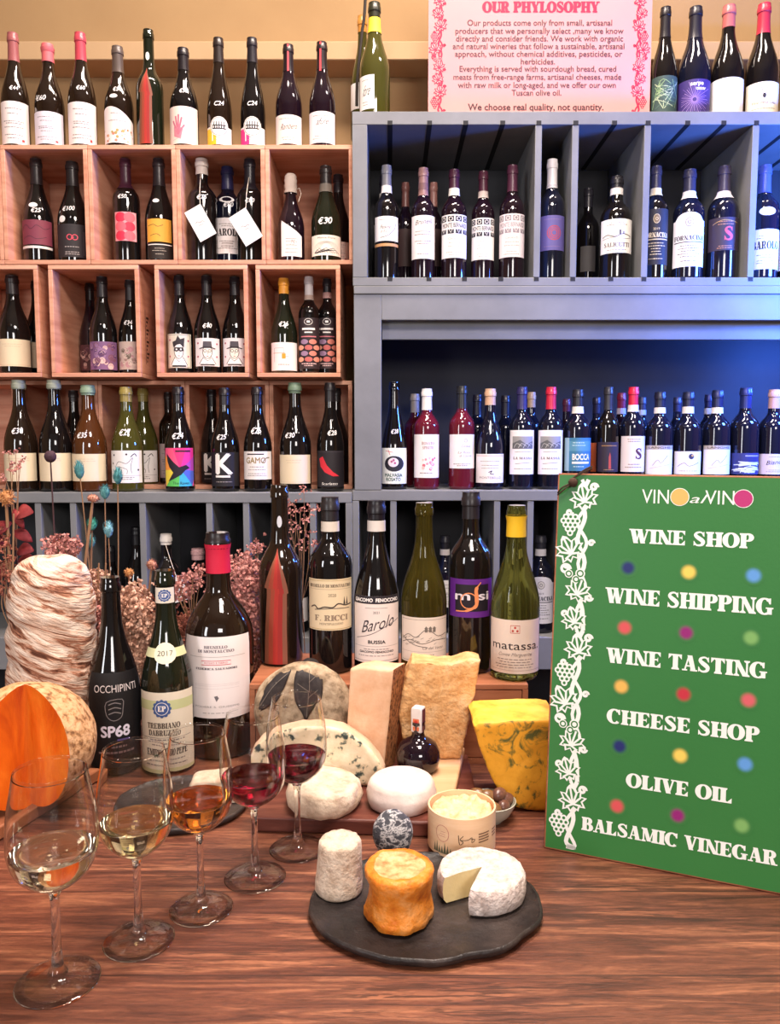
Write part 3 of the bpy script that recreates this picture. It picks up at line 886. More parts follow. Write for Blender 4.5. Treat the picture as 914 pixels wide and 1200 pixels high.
def face(hat, edge):
    def f(A, w, h):
        if edge: A.line([(-.9 * w, .03 * h), (.9 * w, .03 * h), (.9 * w, .97 * h), (-.9 * w, .97 * h)], .0022, edge, 1, 0, True)
        A.poly([(-.6 * w, .08 * h), (-.3 * w, .30 * h), (.3 * w, .30 * h), (.6 * w, .08 * h)], (250, 246, 244), 2); A.line([(-.6 * w, .08 * h), (-.3 * w, .30 * h), (0, .18 * h), (.3 * w, .30 * h), (.6 * w, .08 * h)], .0018, K, 3)
        A.circ(0, .50 * h, .34 * w, K, 4, .24 * h); A.circ(0, .50 * h, .30 * w, (244, 232, 222), 5, .222 * h)
        A.rect(-.06 * w, .34 * h, .08 * w, .36 * h, RD, 6); A.line([(.02 * w, .52 * h), (.05 * w, .43 * h), (-.02 * w, .42 * h)], .0010, K, 6)
        if hat:
            for x in (-.15, .15): A.ring(x * w, .54 * h, .10 * w, .0014, K, 6)
            A.poly([(-.32 * w, .64 * h), (-.28 * w, .88 * h), (.28 * w, .88 * h), (.32 * w, .64 * h)], (76, 70, 78), 7)
            A.line([(-.56 * w, .62 * h), (0, .68 * h), (.56 * w, .62 * h)], .0026, K, 8, 4); A.rect(-.31 * w, .66 * h, .31 * w, .70 * h, K, 8)
        else:
            A.poly([(-.36 * w, .50 * h), (-.30 * w, .60 * h), (.30 * w, .60 * h), (.36 * w, .50 * h), (.12 * w, .47 * h), (0, .51 * h), (-.12 * w, .47 * h)], K, 7)
            for x in (-.15, .15): A.circ(x * w, .54 * h, .06 * w, W_, 8)
            A.poly([(-.36 * w, .60 * h), (-.44 * w, .76 * h), (-.2 * w, .80 * h), (-.05 * w, .95 * h), (.12 * w, .84 * h), (.42 * w, .88 * h), (.36 * w, .60 * h), (.1 * w, .70 * h), (-.1 * w, .68 * h)], K, 8)
        for x, y in ((-.7, .82), (.72, .8), (-.72, .34), (.7, .34)): A.circ(x * w, y * h, .07 * w, (166, 70, 96), 2)
        A.rect(-.5 * w, .035 * h, .5 * w, .075 * h, K, 3)
    return f
def sketch(A, w, h):
    A.line([(-.6 * w, .3 * h), (-.6 * w, .8 * h), (0, .8 * h), (0, .5 * h), (.3 * w, .5 * h)], .0010, (120, 110, 120))
    A.rect(-.1 * w, .42 * h, .12 * w, .6 * h, (206, 150, 40), 2); A.line([(-.7 * w, .62 * h), (.1 * w, .62 * h)], .001, (206, 120, 60)); small(A, w, h, (.2,), RD)
def pebbles(A, w, h):
    A.ring(0, .92 * h, .3 * w, .0012, W_, 1, .06 * h); A.rect(-.12 * w, .9 * h, .12 * w, .94 * h, W_)
    A.rect(-.5 * w, .76 * h, .5 * w, .80 * h, W_); A.rect(-.3 * w, .70 * h, .3 * w, .725 * h, W_); A.rect(-.6 * w, .62 * h, .6 * w, .64 * h, (210, 120, 130))
    k = 0
    A.rect(-w, .12 * h, w, .60 * h, (34, 22, 28))
    for r_, n_ in enumerate((3, 2, 3, 2)):
        for c in range(n_):
            k += 1
            A.circ((c - (n_ - 1) / 2) * .66 * w, (.185 + .115 * r_) * h, .30 * w, ((206, 128, 112), (186, 96, 92), (150, 120, 150), (222, 156, 130), (214, 140, 120))[k * 3 % 5], 2, .050 * h)
    small(A, w, h, (.09, .05), (200, 170, 170))
def cow(A, w, h):
    A.line([(-.5 * w, .5 * h), (-.3 * w, .66 * h), (.1 * w, .6 * h), (.4 * w, .78 * h), (.3 * w, .52 * h), (.34 * w, .3 * h)], .0012, K, 1, 4)
    A.line([(-.4 * w, .28 * h), (-.42 * w, .5 * h), (.1 * w, .42 * h), (.1 * w, .28 * h)], .0010, K, 1, 3)
    A.line([(.3 * w, .8 * h), (.5 * w, .9 * h), (.62 * w, .82 * h)], .0022, K, 1, 4)
    for x, y in ((-.6, .86), (.1, .88), (-.7, .6), (.7, .4)): A.circ(x * w, y * h, .05 * w, K)
    A.rect(-.9 * w, .22 * h, .9 * w, .228 * h, GR); small(A, w, h, (.16, .1), GR)
def rainbow(A, w, h):
    cs = [(226, 50, 120), (236, 84, 130), (240, 150, 60), (236, 210, 70), (90, 190, 90), (60, 170, 200), (80, 100, 200), (170, 70, 180), (214, 50, 150)]
    n = len(cs)
    for i, c in enumerate(cs):
        a0, a1 = 2 * PI * i / n + 1.2, 2 * PI * (i + 1) / n + 1.2
        pts = [(.05 * w, .45 * h)]
        for a_ in (a0, (a0 + a1) / 2, a1):
            k = 1 / max(abs(math.cos(a_)) / 1.05, abs(math.sin(a_)) / 1.05)
            pts.append((max(-w, min(w, math.cos(a_) * k * w)), max(0, min(h, h * (.5 + .5 * math.sin(a_) * k)))))
        A.poly(pts, c, 1)
    A.poly([(-.8 * w, .86 * h), (-.3 * w, .62 * h), (.0 * w, .5 * h), (.4 * w, .56 * h), (.62 * w, .48 * h), (.35 * w, .42 * h), (.1 * w, .3 * h), (-.3 * w, .2 * h), (-.7 * w, .12 * h), (-.35 * w, .36 * h), (-.6 * w, .5 * h), (-.75 * w, .66 * h)], (28, 20, 34), 3)
    A.rect(-.2 * w, .9 * h, .7 * w, .94 * h, (60, 20, 40), 3); A.text('The Raven', .1 * w, .05 * h, .07 * h, (30, 30, 60), 3, fit=w)
def bigk(A, w, h):
    A.text('K', -.05 * w, .38 * h, .55 * h, W_, 1, bold=.06); A.rect(-.5 * w, .26 * h, .35 * w, .32 * h, W_); small(A, w, h, (.12,), (150, 140, 140))
def gamo(A, w, h):
    A.text('GAMO', -.08 * w, .58 * h, .2 * h, (150, 130, 90), 1, fit=1.2 * w, bold=.04); A.rect(-.6 * w, .88 * h, .4 * w, .92 * h, K)
    A.line([(.3 * w, .6 * h), (.5 * w, .75 * h), (.75 * w, .78 * h)], .0022, (120, 110, 70), 2, 4); small(A, w, h, (.44, .34, .2, .13), GR)
def feather(A, w, h):
    A.poly([(-.75 * w, .78 * h), (-.5 * w, .84 * h), (-.25 * w, .6 * h), (.1 * w, .42 * h), (.5 * w, .3 * h), (.1 * w, .3 * h), (-.35 * w, .4 * h), (-.65 * w, .56 * h)], (206, 40, 56))
    A.text('Scarlatto', -.1 * w, .06 * h, .07 * h, W_, 1, fit=w * 1.0, shear=.2); A.rect(-.8 * w, .96 * h, .8 * w, .965 * h, (90, 80, 90))
def swoosh(A, w, h):
    small(A, w, h, (.85,), GR); A.text('Felsina', -.1 * w, .5 * h, .14 * h, K, 1, shear=.4, fit=.7 * w); A.text('a Ripo', -.1 * w, .34 * h, .12 * h, GR, 1, shear=.4, fit=.6 * w)
    A.line([(-.4 * w, .14 * h), (.1 * w, .22 * h), (.55 * w, .48 * h), (.72 * w, .78 * h)], .0014, K, 1, 4)
    A.rect(-w, -.22 * h, w, -.1 * h, (190, 140, 90))
def bern(c):
    def f(A, w, h):
        for k, x in enumerate((-.75, -.25, .25, .75)):
            A.rect((x - .2) * w, .84 * h, (x + .2) * w, .97 * h, c); A.ring(x * w, .905 * h, .11 * w, .0014, W_, 2)
            A.rect((x - .2) * w, .56 * h, (x + .2) * w, .66 * h, c); A.line([((x - .1) * w, .66 * h), (x * w, .58 * h), ((x + .1) * w, .66 * h)], .0014, W_, 2)
        A.text('MONTE BERNARDI', 0, .70 * h, .10 * h, c, 1, fit=1.7 * w, bold=.03)
        A.text('CHIANTI', 0, .42 * h, .05 * h, GR, 1, fit=.8 * w); small(A, w, h, (.34, .26, .12, .06), (176, 168, 166))
    return f
def redcircle(A, w, h):
    for r in (.42, .30, .18): A.ring(.1 * w, .5 * h, r * w, .0022, (176, 64, 74), 1)
    small(A, w, h, (.88, .1), (120, 100, 150)); A.rect(-w, 0, -.8 * w, h, (74, 66, 130))
def farm(A, w, h):
    small(A, w, h, (.88, .82), GR)
    A.line([(-.8 * w, .48 * h), (-.5 * w, .54 * h), (-.1 * w, .48 * h), (.3 * w, .56 * h), (.8 * w, .5 * h)], .0022, (92, 84, 80), 1, 4)
    A.line([(-.8 * w, .42 * h), (-.2 * w, .46 * h), (.4 * w, .42 * h), (.8 * w, .46 * h)], .0014, GR, 1, 4)
    A.rect(.1 * w, .54 * h, .2 * w, .68 * h, (92, 84, 80)); A.rect(.3 * w, .56 * h, .36 * w, .64 * h, (92, 84, 80))
    A.text('SALICUTTI', 0, .18 * h, .13 * h, (120, 112, 110), 1, 'serif', fit=1.4 * w); small(A, w, h, (.08,), GR)
def fornacina(c, c2):
    def f(A, w, h):
        A.circ(.0, .82 * h, .2 * w, c2, 1, .08 * h); A.ring(0, .82 * h, .2 * w, .0012, c, 2, .08 * h); A.ring(0, .82 * h, .08 * w, .0012, c, 3)
        A.text('2019', 0, .62 * h, .04 * h, c, 1); A.text('FORNACINA', 0, .49 * h, .085 * h, c, 1, 'serif', fit=1.7 * w)
        A.rect(-.85 * w, .445 * h, .85 * w, .462 * h, c); small(A, w, h, (.38, .33, .28, .23, .18, .1), c, .6)
    return f
def goldS(A, w, h):
    A.text('S', .15 * w, .3 * h, .42 * h, (186, 74, 84), 1, 'serif'); A.line([(-.7 * w, .8 * h), (-.1 * w, .92 * h), (.7 * w, .84 * h)], .0012, GD, 1, 4)
    small(A, w, h, (.86, .78, .12, .06), (176, 120, 90))
def barolo(A, w, h):
    A.text('BAROLO', 0, .50 * h, .2 * h, K, 1, 'serif', fit=1.5 * w); small(A, w, h, (.82, .76, .34, .2, .14)); A.rect(-.3 * w, .28 * h, .3 * w, .30 * h, GR)
def greenart(A, w, h):
    for i in range(22): A.line([(rnd.uniform(-.9, .9) * w, rnd.uniform(.05, .9) * h), (rnd.uniform(-.9, .9) * w, rnd.uniform(.05, .9) * h), (rnd.uniform(-.9, .9) * w, rnd.uniform(.1, .9) * h)], .002, ((120, 150, 110), (70, 100, 90), (160, 176, 150))[i % 3], 1 + i % 2, 4)
def burst(A, w, h):
    for i in range(40):
        an = 2 * PI * i / 40; r = rnd.uniform(.5, .95)
        A.line([(.1 * w * math.cos(an), .4 * h + .1 * w * math.sin(an)), (r * w * math.cos(an), .4 * h + r * .62 * h * math.sin(an))], .0009, ((172, 140, 216), (120, 90, 180))[i % 2], 1)
    A.text('serpe', .1 * w, .82 * h, .12 * h, W_, 2, bold=.03); A.text('tazor', .3 * w, .68 * h, .10 * h, W_, 2, bold=.03)
def tinydeer(A, w, h):
    A.line([(-.05 * w, .62 * h), (-.16 * w, .86 * h)], .0012, K); A.line([(.05 * w, .62 * h), (.16 * w, .86 * h)], .0012, K)
    A.circ(0, .56 * h, .08 * w, K, 1, .08 * h); A.text('Vino della Casa', 0, .3 * h, .09 * h, K, 1, fit=1.2 * w, shear=.2); small(A, w, h, (.14,))
def olive_draw(A, w, h):
    A.circ(.05 * w, .56 * h, .62 * w, (36, 34, 44), 1, .22 * h); A.circ(.0, .60 * h, .32 * w, (226, 210, 220), 2, .13 * h)
    for x, y in ((-.1, .62), (.1, .58), (.02, .66)): A.circ(x * w, y * h, .07 * w, (176, 90, 130), 3)
    A.line([(-.3 * w, .94 * h), (-.2 * w, .8 * h)], .0014, (200, 60, 80)); A.line([(-.5 * w, .92 * h), (0, .88 * h)], .0012, (200, 60, 80))
    A.text('MALVASIA', 0, .2 * h, .09 * h, (40, 80, 70), 1, fit=1.1 * w, bold=.05); A.text('ROSATO', 0, .08 * h, .09 * h, (40, 80, 70), 1, fit=.9 * w, bold=.05)
def rosebunch(A, w, h):
    A.text('ROSATO', .1 * w, .76 * h, .07 * h, (176, 150, 150), 1, 'serif', fit=.8 * w); A.text('SPINETO', .1 * w, .66 * h, .07 * h, (176, 150, 150), 1, 'serif', fit=.7 * w)
    for i in range(18): A.circ((.15 + rnd.uniform(-.4, .4)) * w, (.34 + rnd.uniform(-.14, .14)) * h, rnd.uniform(.06, .1) * w, ((226, 150, 160), (210, 110, 126), (236, 190, 190))[i % 3], 1 + i % 3)
    small(A, w, h, (.1,), GR)
def crestscript(A, w, h):
    A.ring(.2 * w, .82 * h, .1 * w, .0012, GR); A.text('Cerbaia', .2 * w, .62 * h, .07 * h, GR, 1, shear=.4, fit=.6 * w)
    A.text('La Rosa', .1 * w, .44 * h, .07 * h, GR, 1, shear=.4, fit=.8 * w); A.text('di Casole', .2 * w, .34 * h, .07 * h, GR, 1, shear=.4, fit=.8 * w); small(A, w, h, (.12, .07))
def monte(A, w, h):
    A.rect(-.9 * w, .93 * h, .9 * w, .945 * h, (196, 130, 130)); A.text('MONTEBELLO', 0, .14 * h, .08 * h, (120, 100, 110), 1, fit=1.3 * w)
    A.line([(-.1 * w, .36 * h), (.1 * w, .42 * h), (.0, .32 * h), (.2 * w, .30 * h)], .002, K, 1, 3); small(A, w, h, (.74, .6, .5), GR, .8)
def landscape(A, w, h):
    A.rect(-.72 * w, .58 * h, .72 * w, .86 * h, (150, 148, 150)); A.poly([(-.72 * w, .58 * h), (-.72 * w, .7 * h), (-.2 * w, .78 * h), (.2 * w, .68 * h), (.72 * w, .76 * h), (.72 * w, .58 * h)], (96, 96, 100), 2)
    for k in range(4): A.line([(-.6 * w + .3 * k * w, .6 * h), (-.4 * w + .3 * k * w, .7 * h), (-.1 * w + .3 * k * w, .64 * h)], .0012, (200, 198, 198), 3, 3)
    A.text('LA MASSA', 0, .34 * h, .055 * h, (120, 112, 110), 1, 'serif', fit=1.3 * w); A.line([(-.5 * w, .24 * h), (.5 * w, .27 * h)], .001, K); small(A, w, h, (.5, .12), GR, .7)
def bocca(A, w, h):
    A.rect(-w, 0, -.6 * w, h, (150, 180, 196)); A.rect(-.6 * w, .6 * h, .9 * w, .9 * h, (84, 140, 168)); A.text('BOCCA', .15 * w, .34 * h, .17 * h, W_, 2, fit=1.1 * w, bold=.05)
    A.rect(-.4 * w, .22 * h, .7 * w, .28 * h, W_, 2); small(A, w, h, (.84, .76, .12), (190, 214, 220))
def flame(A, w, h):
    A.poly([(-.05 * w, .1 * h), (.14 * w, .1 * h), (.1 * w, .5 * h), (.04 * w, .66 * h), (-.04 * w, .5 * h)], (176, 70, 60)); A.rect(-.6 * w, .86 * h, .6 * w, .89 * h, (150, 110, 70)); small(A, w, h, (.06,), (170, 130, 90))
def esse(A, w, h):
    small(A, w, h, (.9, .84), GR); A.text('S', .3 * w, .36 * h, .3 * h, (90, 50, 60), 1, 'serif'); small(A, w, h, (.2, .12), GR)
def sign_(A, w, h):
    A.rect(-w, .86 * h, w, 1.0 * h, (176, 166, 164)); A.text('LANGHE', 0, .89 * h, .07 * h, K, 2, fit=1.4 * w)
    A.line([(-.4 * w, .3 * h), (-.1 * w, .5 * h), (.1 * w, .4 * h), (.5 * w, .66 * h)], .001, (90, 80, 130), 1, 4); A.line([(-.6 * w, .2 * h), (.6 * w, .34 * h)], .0007, GR)
def bird(A, w, h):
    A.circ(.1 * w, .78 * h, .16 * w, (60, 56, 80), 1, .12 * h); A.circ(.16 * w, .82 * h, .07 * w, (200, 160, 90), 2, .05 * h)
    A.line([(-.7 * w, .34 * h), (-.3 * w, .5 * h), (0, .36 * h), (.6 * w, .52 * h)], .0012, (90, 80, 130), 1, 4); small(A, w, h, (.14,), GR)
def waves(A, w, h):
    for i in range(30): A.line([(rnd.uniform(-.95, .6) * w, y := rnd.uniform(.05, .55) * h), (rnd.uniform(-.5, .8) * w, y + .06 * h), (rnd.uniform(0, .95) * w, y)], .0022, (206, 214, 236), 1, 4)
    A.rect(-.1 * w, .84 * h, .8 * w, .9 * h, (150, 150, 190))
# ---- row standing on top of the crates
B = bottle
g0 = 'bottles standing on top of the crates'
k = dict(group=g0)
Y0 = 2.25
WH = (236, 222, 220)
B(20, 40, 31, Y0, TOP_A, 'burg', 'brown', 'tall bottle on the crates with dusty rose capsule, at the outer end', ((150, 84, 84), 66), (WH, 118, 168), rows_print, ('€44', 104, .1), **k)
B(60, 53, 33, Y0, TOP_A, 'burg', 'brown', 'bottle on the crates with a short pink wax top, €60 chalked on it', ((214, 104, 108), 66, 'wax'), ((222, 214, 226), 130, 168), rows_print, ('€60', 117, -.4, .5), **k)
B(98, 40, 32, Y0, TOP_A, 'burg', 'brown', 'bottle on the crates with rose red capsule beside the wavy label bottle', ((186, 66, 80), 65), (WH, 119, 168), rows_print, ('€60', 104, .0), **k)
B(141, 56, 33, Y0, TOP_A, 'burg', 'brown', 'bottle on the crates with a wave-cut flowery label', ((84, 72, 66), 79), (WH, 124, 167), flowers_low, ('€54', 105, .0), None, (109, 114, -.25, .3, (236, 230, 228)), top='wave', **k)

def red_wrap(ybig, ytip, ybot, hw, tip_u):
    def f(o, prof, R, H, hz, wrap):
        zt, zbm = hz(ytip), max(.004, hz(ybot)); h = zt - zbm
        A = Art()
        def lerp(t, tab):
            for (a, x), (b, y) in zip(tab, tab[1:]):
                if a <= t <= b: return x + (y - x) * (t - a) / max(1e-9, b - a)
            return tab[-1][1]
        L = [(0, -.62), (.3, -.56), (.6, -.44), (.66, -.44), (.665, -.58), (.70, -.52), (.80, -.34), (.92, -.13), (1, -.01)]
        Rr = [(0, .46), (.3, .44), (.6, .46), (.615, .47), (.62, .53), (.68, .48), (.80, .32), (.92, .13), (1, .01)]
        ts = sorted({i / 40 for i in range(41)} | {.66, .665, .615, .62})
        cols = [(124, 70, 48), (150, 62, 42), (168, 46, 38), (150, 40, 36), (132, 80, 62)]
        w0 = wrap(zbm, .0016)
        for t0, t1 in zip(ts, ts[1:]):
            for q in range(5):
                q0, q1 = q / 5, (q + 1) / 5
                X_ = lambda t, k_: (tip_u + hw * (lerp(t, L) * (1 - k_) + lerp(t, Rr) * k_)) * R
                A.tri([(X_(t0, q0), t0 * h), (X_(t0, q1), t0 * h), (X_(t1, q1), t1 * h), (X_(t1, q0), t1 * h)], [(0, 1, 2, 3)], cols[q], 0)
        A.build('red_cloth_wrap', o, w0, cut=.005, rough=.8)
    return f
B(177, 36, 31, Y0, TOP_A, 'slim', 'green', 'tall dark bottle on the crates wrapped in a pointed red cloth', None, None, None, None, None, (56, 66, -.15, .35, (226, 222, 214)), extra=red_wrap(0, 76, 168, .95, -.2), **k)
B(217, 58, 33, Y0, TOP_A, 'burg', 'black', 'bottle on the crates with a pink hand drawn on its label', ((30, 24, 28), 76), ((238, 214, 204), 124, 168), hand, ('€56', 107, .1), **k)
B(258, 46, 29, Y0, TOP_A, 'flute', 'brown', 'slim bottle on the crates with round badge and yellow paint on its label', ((40, 32, 30), 68), ((232, 220, 216), 148, 169), badge((232, 184, 40)), ('C24', 123, 0, .5), a=1.2, **k)
B(297, 46, 29, Y0, TOP_A, 'flute', 'black', 'slim bottle on the crates with round badge and magenta paint on its label', ((32, 28, 34), 68), ((232, 222, 222), 148, 169), badge((222, 50, 130)), ('C24', 123, 0, .5), a=1.2, **k)
def strip_cap(u):
    def f(o, prof, R, H, hz, wrap):
        A = Art(); z0 = hz(79); A.rect((u - .16) * R, 0, (u + .16) * R, H - z0 - .001, (206, 66, 74)); A.build('red_strip', o, wrap(z0, .0012))
    return f
B(339, 54, 31, Y0, TOP_A, 'burg', 'plum', 'bottle on the crates with a red strip down the middle of its capsule', ((34, 24, 28), 78), ((234, 218, 214), 134, 168), script('Rambero', .5, .2), None, extra=strip_cap(0), **k)
B(378, 51, 31, Y0, TOP_A, 'burg', 'plum', 'bottle on the crates with a red strip on the capsule edge, beside the rack', ((34, 24, 28), 76), ((228, 220, 226), 130, 167), script('afure', .58, .2, fit=.9), None, extra=strip_cap(-.22), **k)

# ---- crate rows
YA = 2.255; YK = 2.365
def oval(a, b, u, r): return (a, b, u, r, (236, 230, 228))
k = dict(group='bottles in the top crate row', bays='A', zmax=ZMAX['A'])
B(44, 186, 34, YA, FL_A, 'burg', 'black', 'bottle with mauve handwritten label in the top crate row', ((38, 30, 32), 212), ((120, 50, 68), 257, 286), mauve, ('€25', 248, .1), None, oval(236, 242, -.1, .35), **k)
B(86, 191, 36, YA, FL_A, 'burg', 'black', 'bottle with black label and small red linked rings in a top row crate', ((36, 30, 32), 214), ((44, 38, 42), 262, 301), loops, ('€100', 246, -.2), None, oval(252, 260, -.6, .24), **k)
B(148, 181, 31, YA, FL_A, 'bord', 'black', 'bottle with six red circles on a pink label in a top row crate', ((62, 28, 44), 218), ((232, 150, 156), 248, 282), circles6, ('€50', 232, -.2), a=.85, turn=.2, **k)
B(187, 184, 34, YA, FL_A, 'burg', 'black', 'bottle with bright yellow label in a top row crate', ((40, 32, 36), 214), ((226, 166, 62), 256, 283), yellow, None, None, oval(231, 236, -.25, .3), a=.9, turn=.2, **k)
def hang_tag(px, py, w, h, rot, ytop, bays_=True):
    def f(o, prof, R, H, hz, wrap):
        yo = max(R + .016, o.location.y - 2.184) if bays_ else R + .006; z = hz(py); zt = hz(ytop); xo = (xy(px, o.location.y - yo, py) - o.location.x)
        inv = Matrix.Rotation(-o.rotation_euler.z, 3, 'Z')
        t = MB().box(-w / 2, w / 2, -.0004, .0004, -h / 2, h / 2)
        q = t.build('hang_tag', M['paper'], o, loc=inv @ Vector((xo, -yo, z)), rot=(.0, rot, -o.rotation_euler.z))
        A = Art(); A.line([(-.012, .004), (-.006, .007), (0, .001), (.006, .003), (.012, -.002)], .0014, (110, 100, 100), 1, 3); A.line([(-.008, -.004), (.006, -.006)], .0011, (110, 100, 100))
        A.build('handwriting', q, lambda x, y, l: Vector((x, -.0007, y)))
        top = Vector((0, -prof[-4][0] - .002, zt)); end = inv @ Vector((xo - math.sin(-rot) * h * .0 , -yo + .0006, z + h * .40))
        MB().tube([top, (top + end) / 2 + Vector((0, -.012, 0)), end], .0009, 5).build('string', flat((220, 206, 190), .8), o)
    return f
B(233, 184, 34, YA, FL_A, 'bord', 'black', 'bottle with pale wax top and hanging white tag in a top row crate', ((196, 184, 176), 200, 'wax'), None, None, ('€75', 233, .1), extra=hang_tag(235, 265, .050, .088, -.5, 201), **k)
B(297, 188, 32, YA, FL_A, 'bord', 'black', 'bottle with dark capsule behind a hanging white tag, top crate row', ((28, 26, 34), 220), None, None, ('€80', 237, .1), extra=hang_tag(288, 270, .054, .088, -.55, 205), **k)
B(267, 186, 35, 2.30, FL_A, 'bord', 'navy', 'bottle between two hanging tags, oval neck sticker above a white label', ((38, 36, 70), 218), ((228, 222, 224), 255, 297), barolo, ('€80', 242, .1), None, oval(229, 237, 0, .55), **k)
def cloth_cap(o, prof, R, H, hz, wrap):
    z0 = hz(222); n = 10
    pr = [(prof[-1][0] * 1.35, z0)] + [(prof[-1][0] * (1.28 + .06 * math.sin(i * 2.1)), z0 + (H + .004 - z0) * i / n) for i in range(1, n)] + [(prof[-1][0] * .9, H + .006), (0, H + .005)]
    MB().lathe(pr, 16, fn=lambda v: v + v.normalized() * 0 + Vector((nz(v, 120) * .0016, nz(v, 130, 2) * .0016, 0))).build('cloth_cap', flat((206, 190, 178), .9), o)
    MB().tube([(.012, -.006, z0 + .01), (.024, -.012, z0 + .012), (.028, -.02, z0 - .004), (.020, -.03, z0 - .03)], .0009, 5).build('string', flat((214, 200, 184), .9), o)
B(341, 207, 31, YA, FL_A, 'burg', 'plum', 'short bottle with white cloth over its cork and slanted white label', None, ((232, 226, 228), 258, 300), titled('75', .3, .16, GR, shear=.3, fit=.5), None, extra=cloth_cap, top='slant', a=.85, turn=.15, **k)
B(382, 196, 35, YA, FL_A, 'burg', 'green', 'dark bottle with €30 chalked above a drawn town label, by the grey rack', ((40, 34, 34), 221), ((234, 226, 214), 275, 299), town, ('€30', 262, -.1, .6), [((120, 110, 100), 211, 221)], **k)
B(402, 206, 30, YK, FL_A, 'burg', 'black', 'bottle with pinkish label half behind the €30 bottle', ((36, 28, 32), 222), ((238, 206, 194), 283, 305), rows_print, None, **k)
B(-3, 210, 30, YA, FL_A, 'burg', 'orange', 'orange wine bottle cut off by the picture edge in the outer crate', None, None, None, None, **k)

k = dict(group='bottles in the middle crate row', bays='B', zmax=ZMAX['B'])
B(16, 318, 37, YA, FL_B, 'burg', 'black', 'bottle with plain cream label in the middle crate row, standing free of its neighbour', ((40, 32, 34), 342), (CREAM, 397, 429), plain, None, **k)
B(44, 318, 30, 2.30, FL_B, 'burg', 'black', 'bottle with plain cream label half hidden by its crate board, middle crate row', ((34, 28, 30), 342), (CREAM, 401, 431), plain, None, **k)
B(98, 331, 26, YK, FL_B, 'burg', 'plum', 'bottle with dark rose-painting label, furthest back of three floral bottles', ((34, 24, 26), 350), ((90, 56, 62), 404, 434), floral(0), None, **k)
B(121, 325, 31, YA, FL_B, 'burg', 'black', 'bottle with violet flower-painting label, middle of three floral bottles', ((32, 26, 30), 346), ((120, 84, 126), 400, 433), floral(1), None, **k)
B(150, 329, 28, 2.27, FL_B, 'burg', 'black', 'bottle with pale flower-painting label and chalked price', ((32, 26, 30), 350), ((190, 168, 160), 400, 433), floral(2), ('€34', 380, -.2, .5), **k)
B(206, 318, 30, YA, FL_B, 'burg', 'black', 'bottle with masked face on a grey-edged label, middle crate row', ((30, 24, 28), 344), ((206, 200, 186), 391, 431), face(False, (130, 126, 112)), None, a=1.05, **k)
B(240, 318, 31, YA, FL_B, 'burg', 'black', 'bottle with hatted face label, next to the masked face bottle', ((30, 24, 28), 344), ((226, 218, 222), 396, 429), face(True, None), ('€40', 384, 0, .45), a=1.05, **k)
B(271, 318, 31, YA, FL_B, 'burg', 'black', 'bottle with hatted face label, against the crate side board', ((30, 24, 28), 344), ((226, 218, 222), 396, 429), face(True, None), None, a=1.05, **k)
B(333, 327, 31, YA, FL_B, 'burg', 'green', 'green bottle with orange capsule and sketched white label', ((214, 146, 50), 342), ((238, 228, 228), 401, 434), sketch, ('€26', 382, 0, .5), **k)
B(360, 325, 25, YA, FL_B, 'bord', 'black', 'pebble-pattern label bottle with silver capsule', ((176, 170, 172), 344), ((46, 34, 38), 372, 432), pebbles, None, [((150, 130, 120), 344, 350)], **k)
B(385, 323, 25, YA, FL_B, 'bord', 'black', 'pebble-pattern label bottle with black capsule', ((30, 26, 30), 341), ((46, 34, 38), 372, 432), pebbles, None, [((170, 130, 124), 341, 348)], **k)

k = dict(group='bottles in the bottom crate row')
kc = dict(group='bottles in the bottom crate row', bays='C', zmax=ZMAX['C'])
YC = 2.212; FL_S = zs; YK = 2.375; k['zmax'] = zB[0]
B(24, 446, 37, YC, FL_S, 'burg', 'brown', 'cream label bottle with greyish wax top, outermost in the bottom crate row', ((142, 148, 132), 455, 'wax'), (CREAM, 531, 564), plain, ('€30', 508, .0, .5), **k)
B(65, 446, 37, YC, FL_S, 'burg', 'black', 'cream label bottle with greyish wax top, behind the dark ball flower', ((142, 148, 132), 455, 'wax'), (CREAM, 531, 564), plain, None, **k)
B(88, 458, 28, YK, FL_C, 'burg', 'black', 'dark bottle behind the amber cream-label bottle', ((44, 36, 36), 470), None, None, None, **kc)
B(104, 452, 39, YC, FL_S, 'burg', 'amber', 'amber cream label bottle with greenish wax top', ((120, 142, 120), 462, 'wax'), (CREAM, 532, 564), plain, ('€35', 513, -.3, .45), **k)
B(149, 454, 36, YC, FL_S, 'burg', 'olive', 'olive green bottle with cow sketch label and chalked price', ((140, 124, 64), 470), ((232, 228, 226), 528, 566), cow, ('€27', 510, .0, .55), **k)
B(169, 455, 31, YK, FL_C, 'burg', 'olive', 'olive green bottle with cow sketch label, half hidden behind its twin', ((140, 124, 64), 470), ((232, 228, 226), 528, 565), cow, None, **kc)
B(189, 460, 22, YK + .02, FL_C, 'bord', 'brown', 'narrow brown bottle with pinkish label behind the rainbow label bottle', ((40, 30, 30), 480), ((196, 176, 176), 520, 560), rows_print, None, **kc)
B(210, 454, 34, YC, FL_S, 'burg', 'black', 'bottle with rainbow coloured label and a black bird', ((28, 22, 26), 472), ((226, 90, 140), 525, 570), rainbow, ('€24', 514, -.1, .55), a=1.15, **k)
B(249, 457, 27, YK, FL_C, 'burg', 'black', 'black label bottle with white letter K, behind its twin', ((28, 22, 26), 476), ((30, 26, 30), 530, 570), bigk, None, **kc)
B(264, 455, 33, YC, FL_S, 'burg', 'black', 'black label bottle with white letter K in front', ((28, 22, 26), 474), ((30, 26, 30), 530, 570), bigk, ('€25', 515, -.2, .5), **k)
B(302, 454, 33, YC, FL_S, 'burg', 'black', 'bottle with white label lettered in gold outline capitals, bottom crate row', ((28, 22, 26), 474), ((232, 224, 222), 529, 562), gamo, ('€26', 508, -.1, .6), **k)
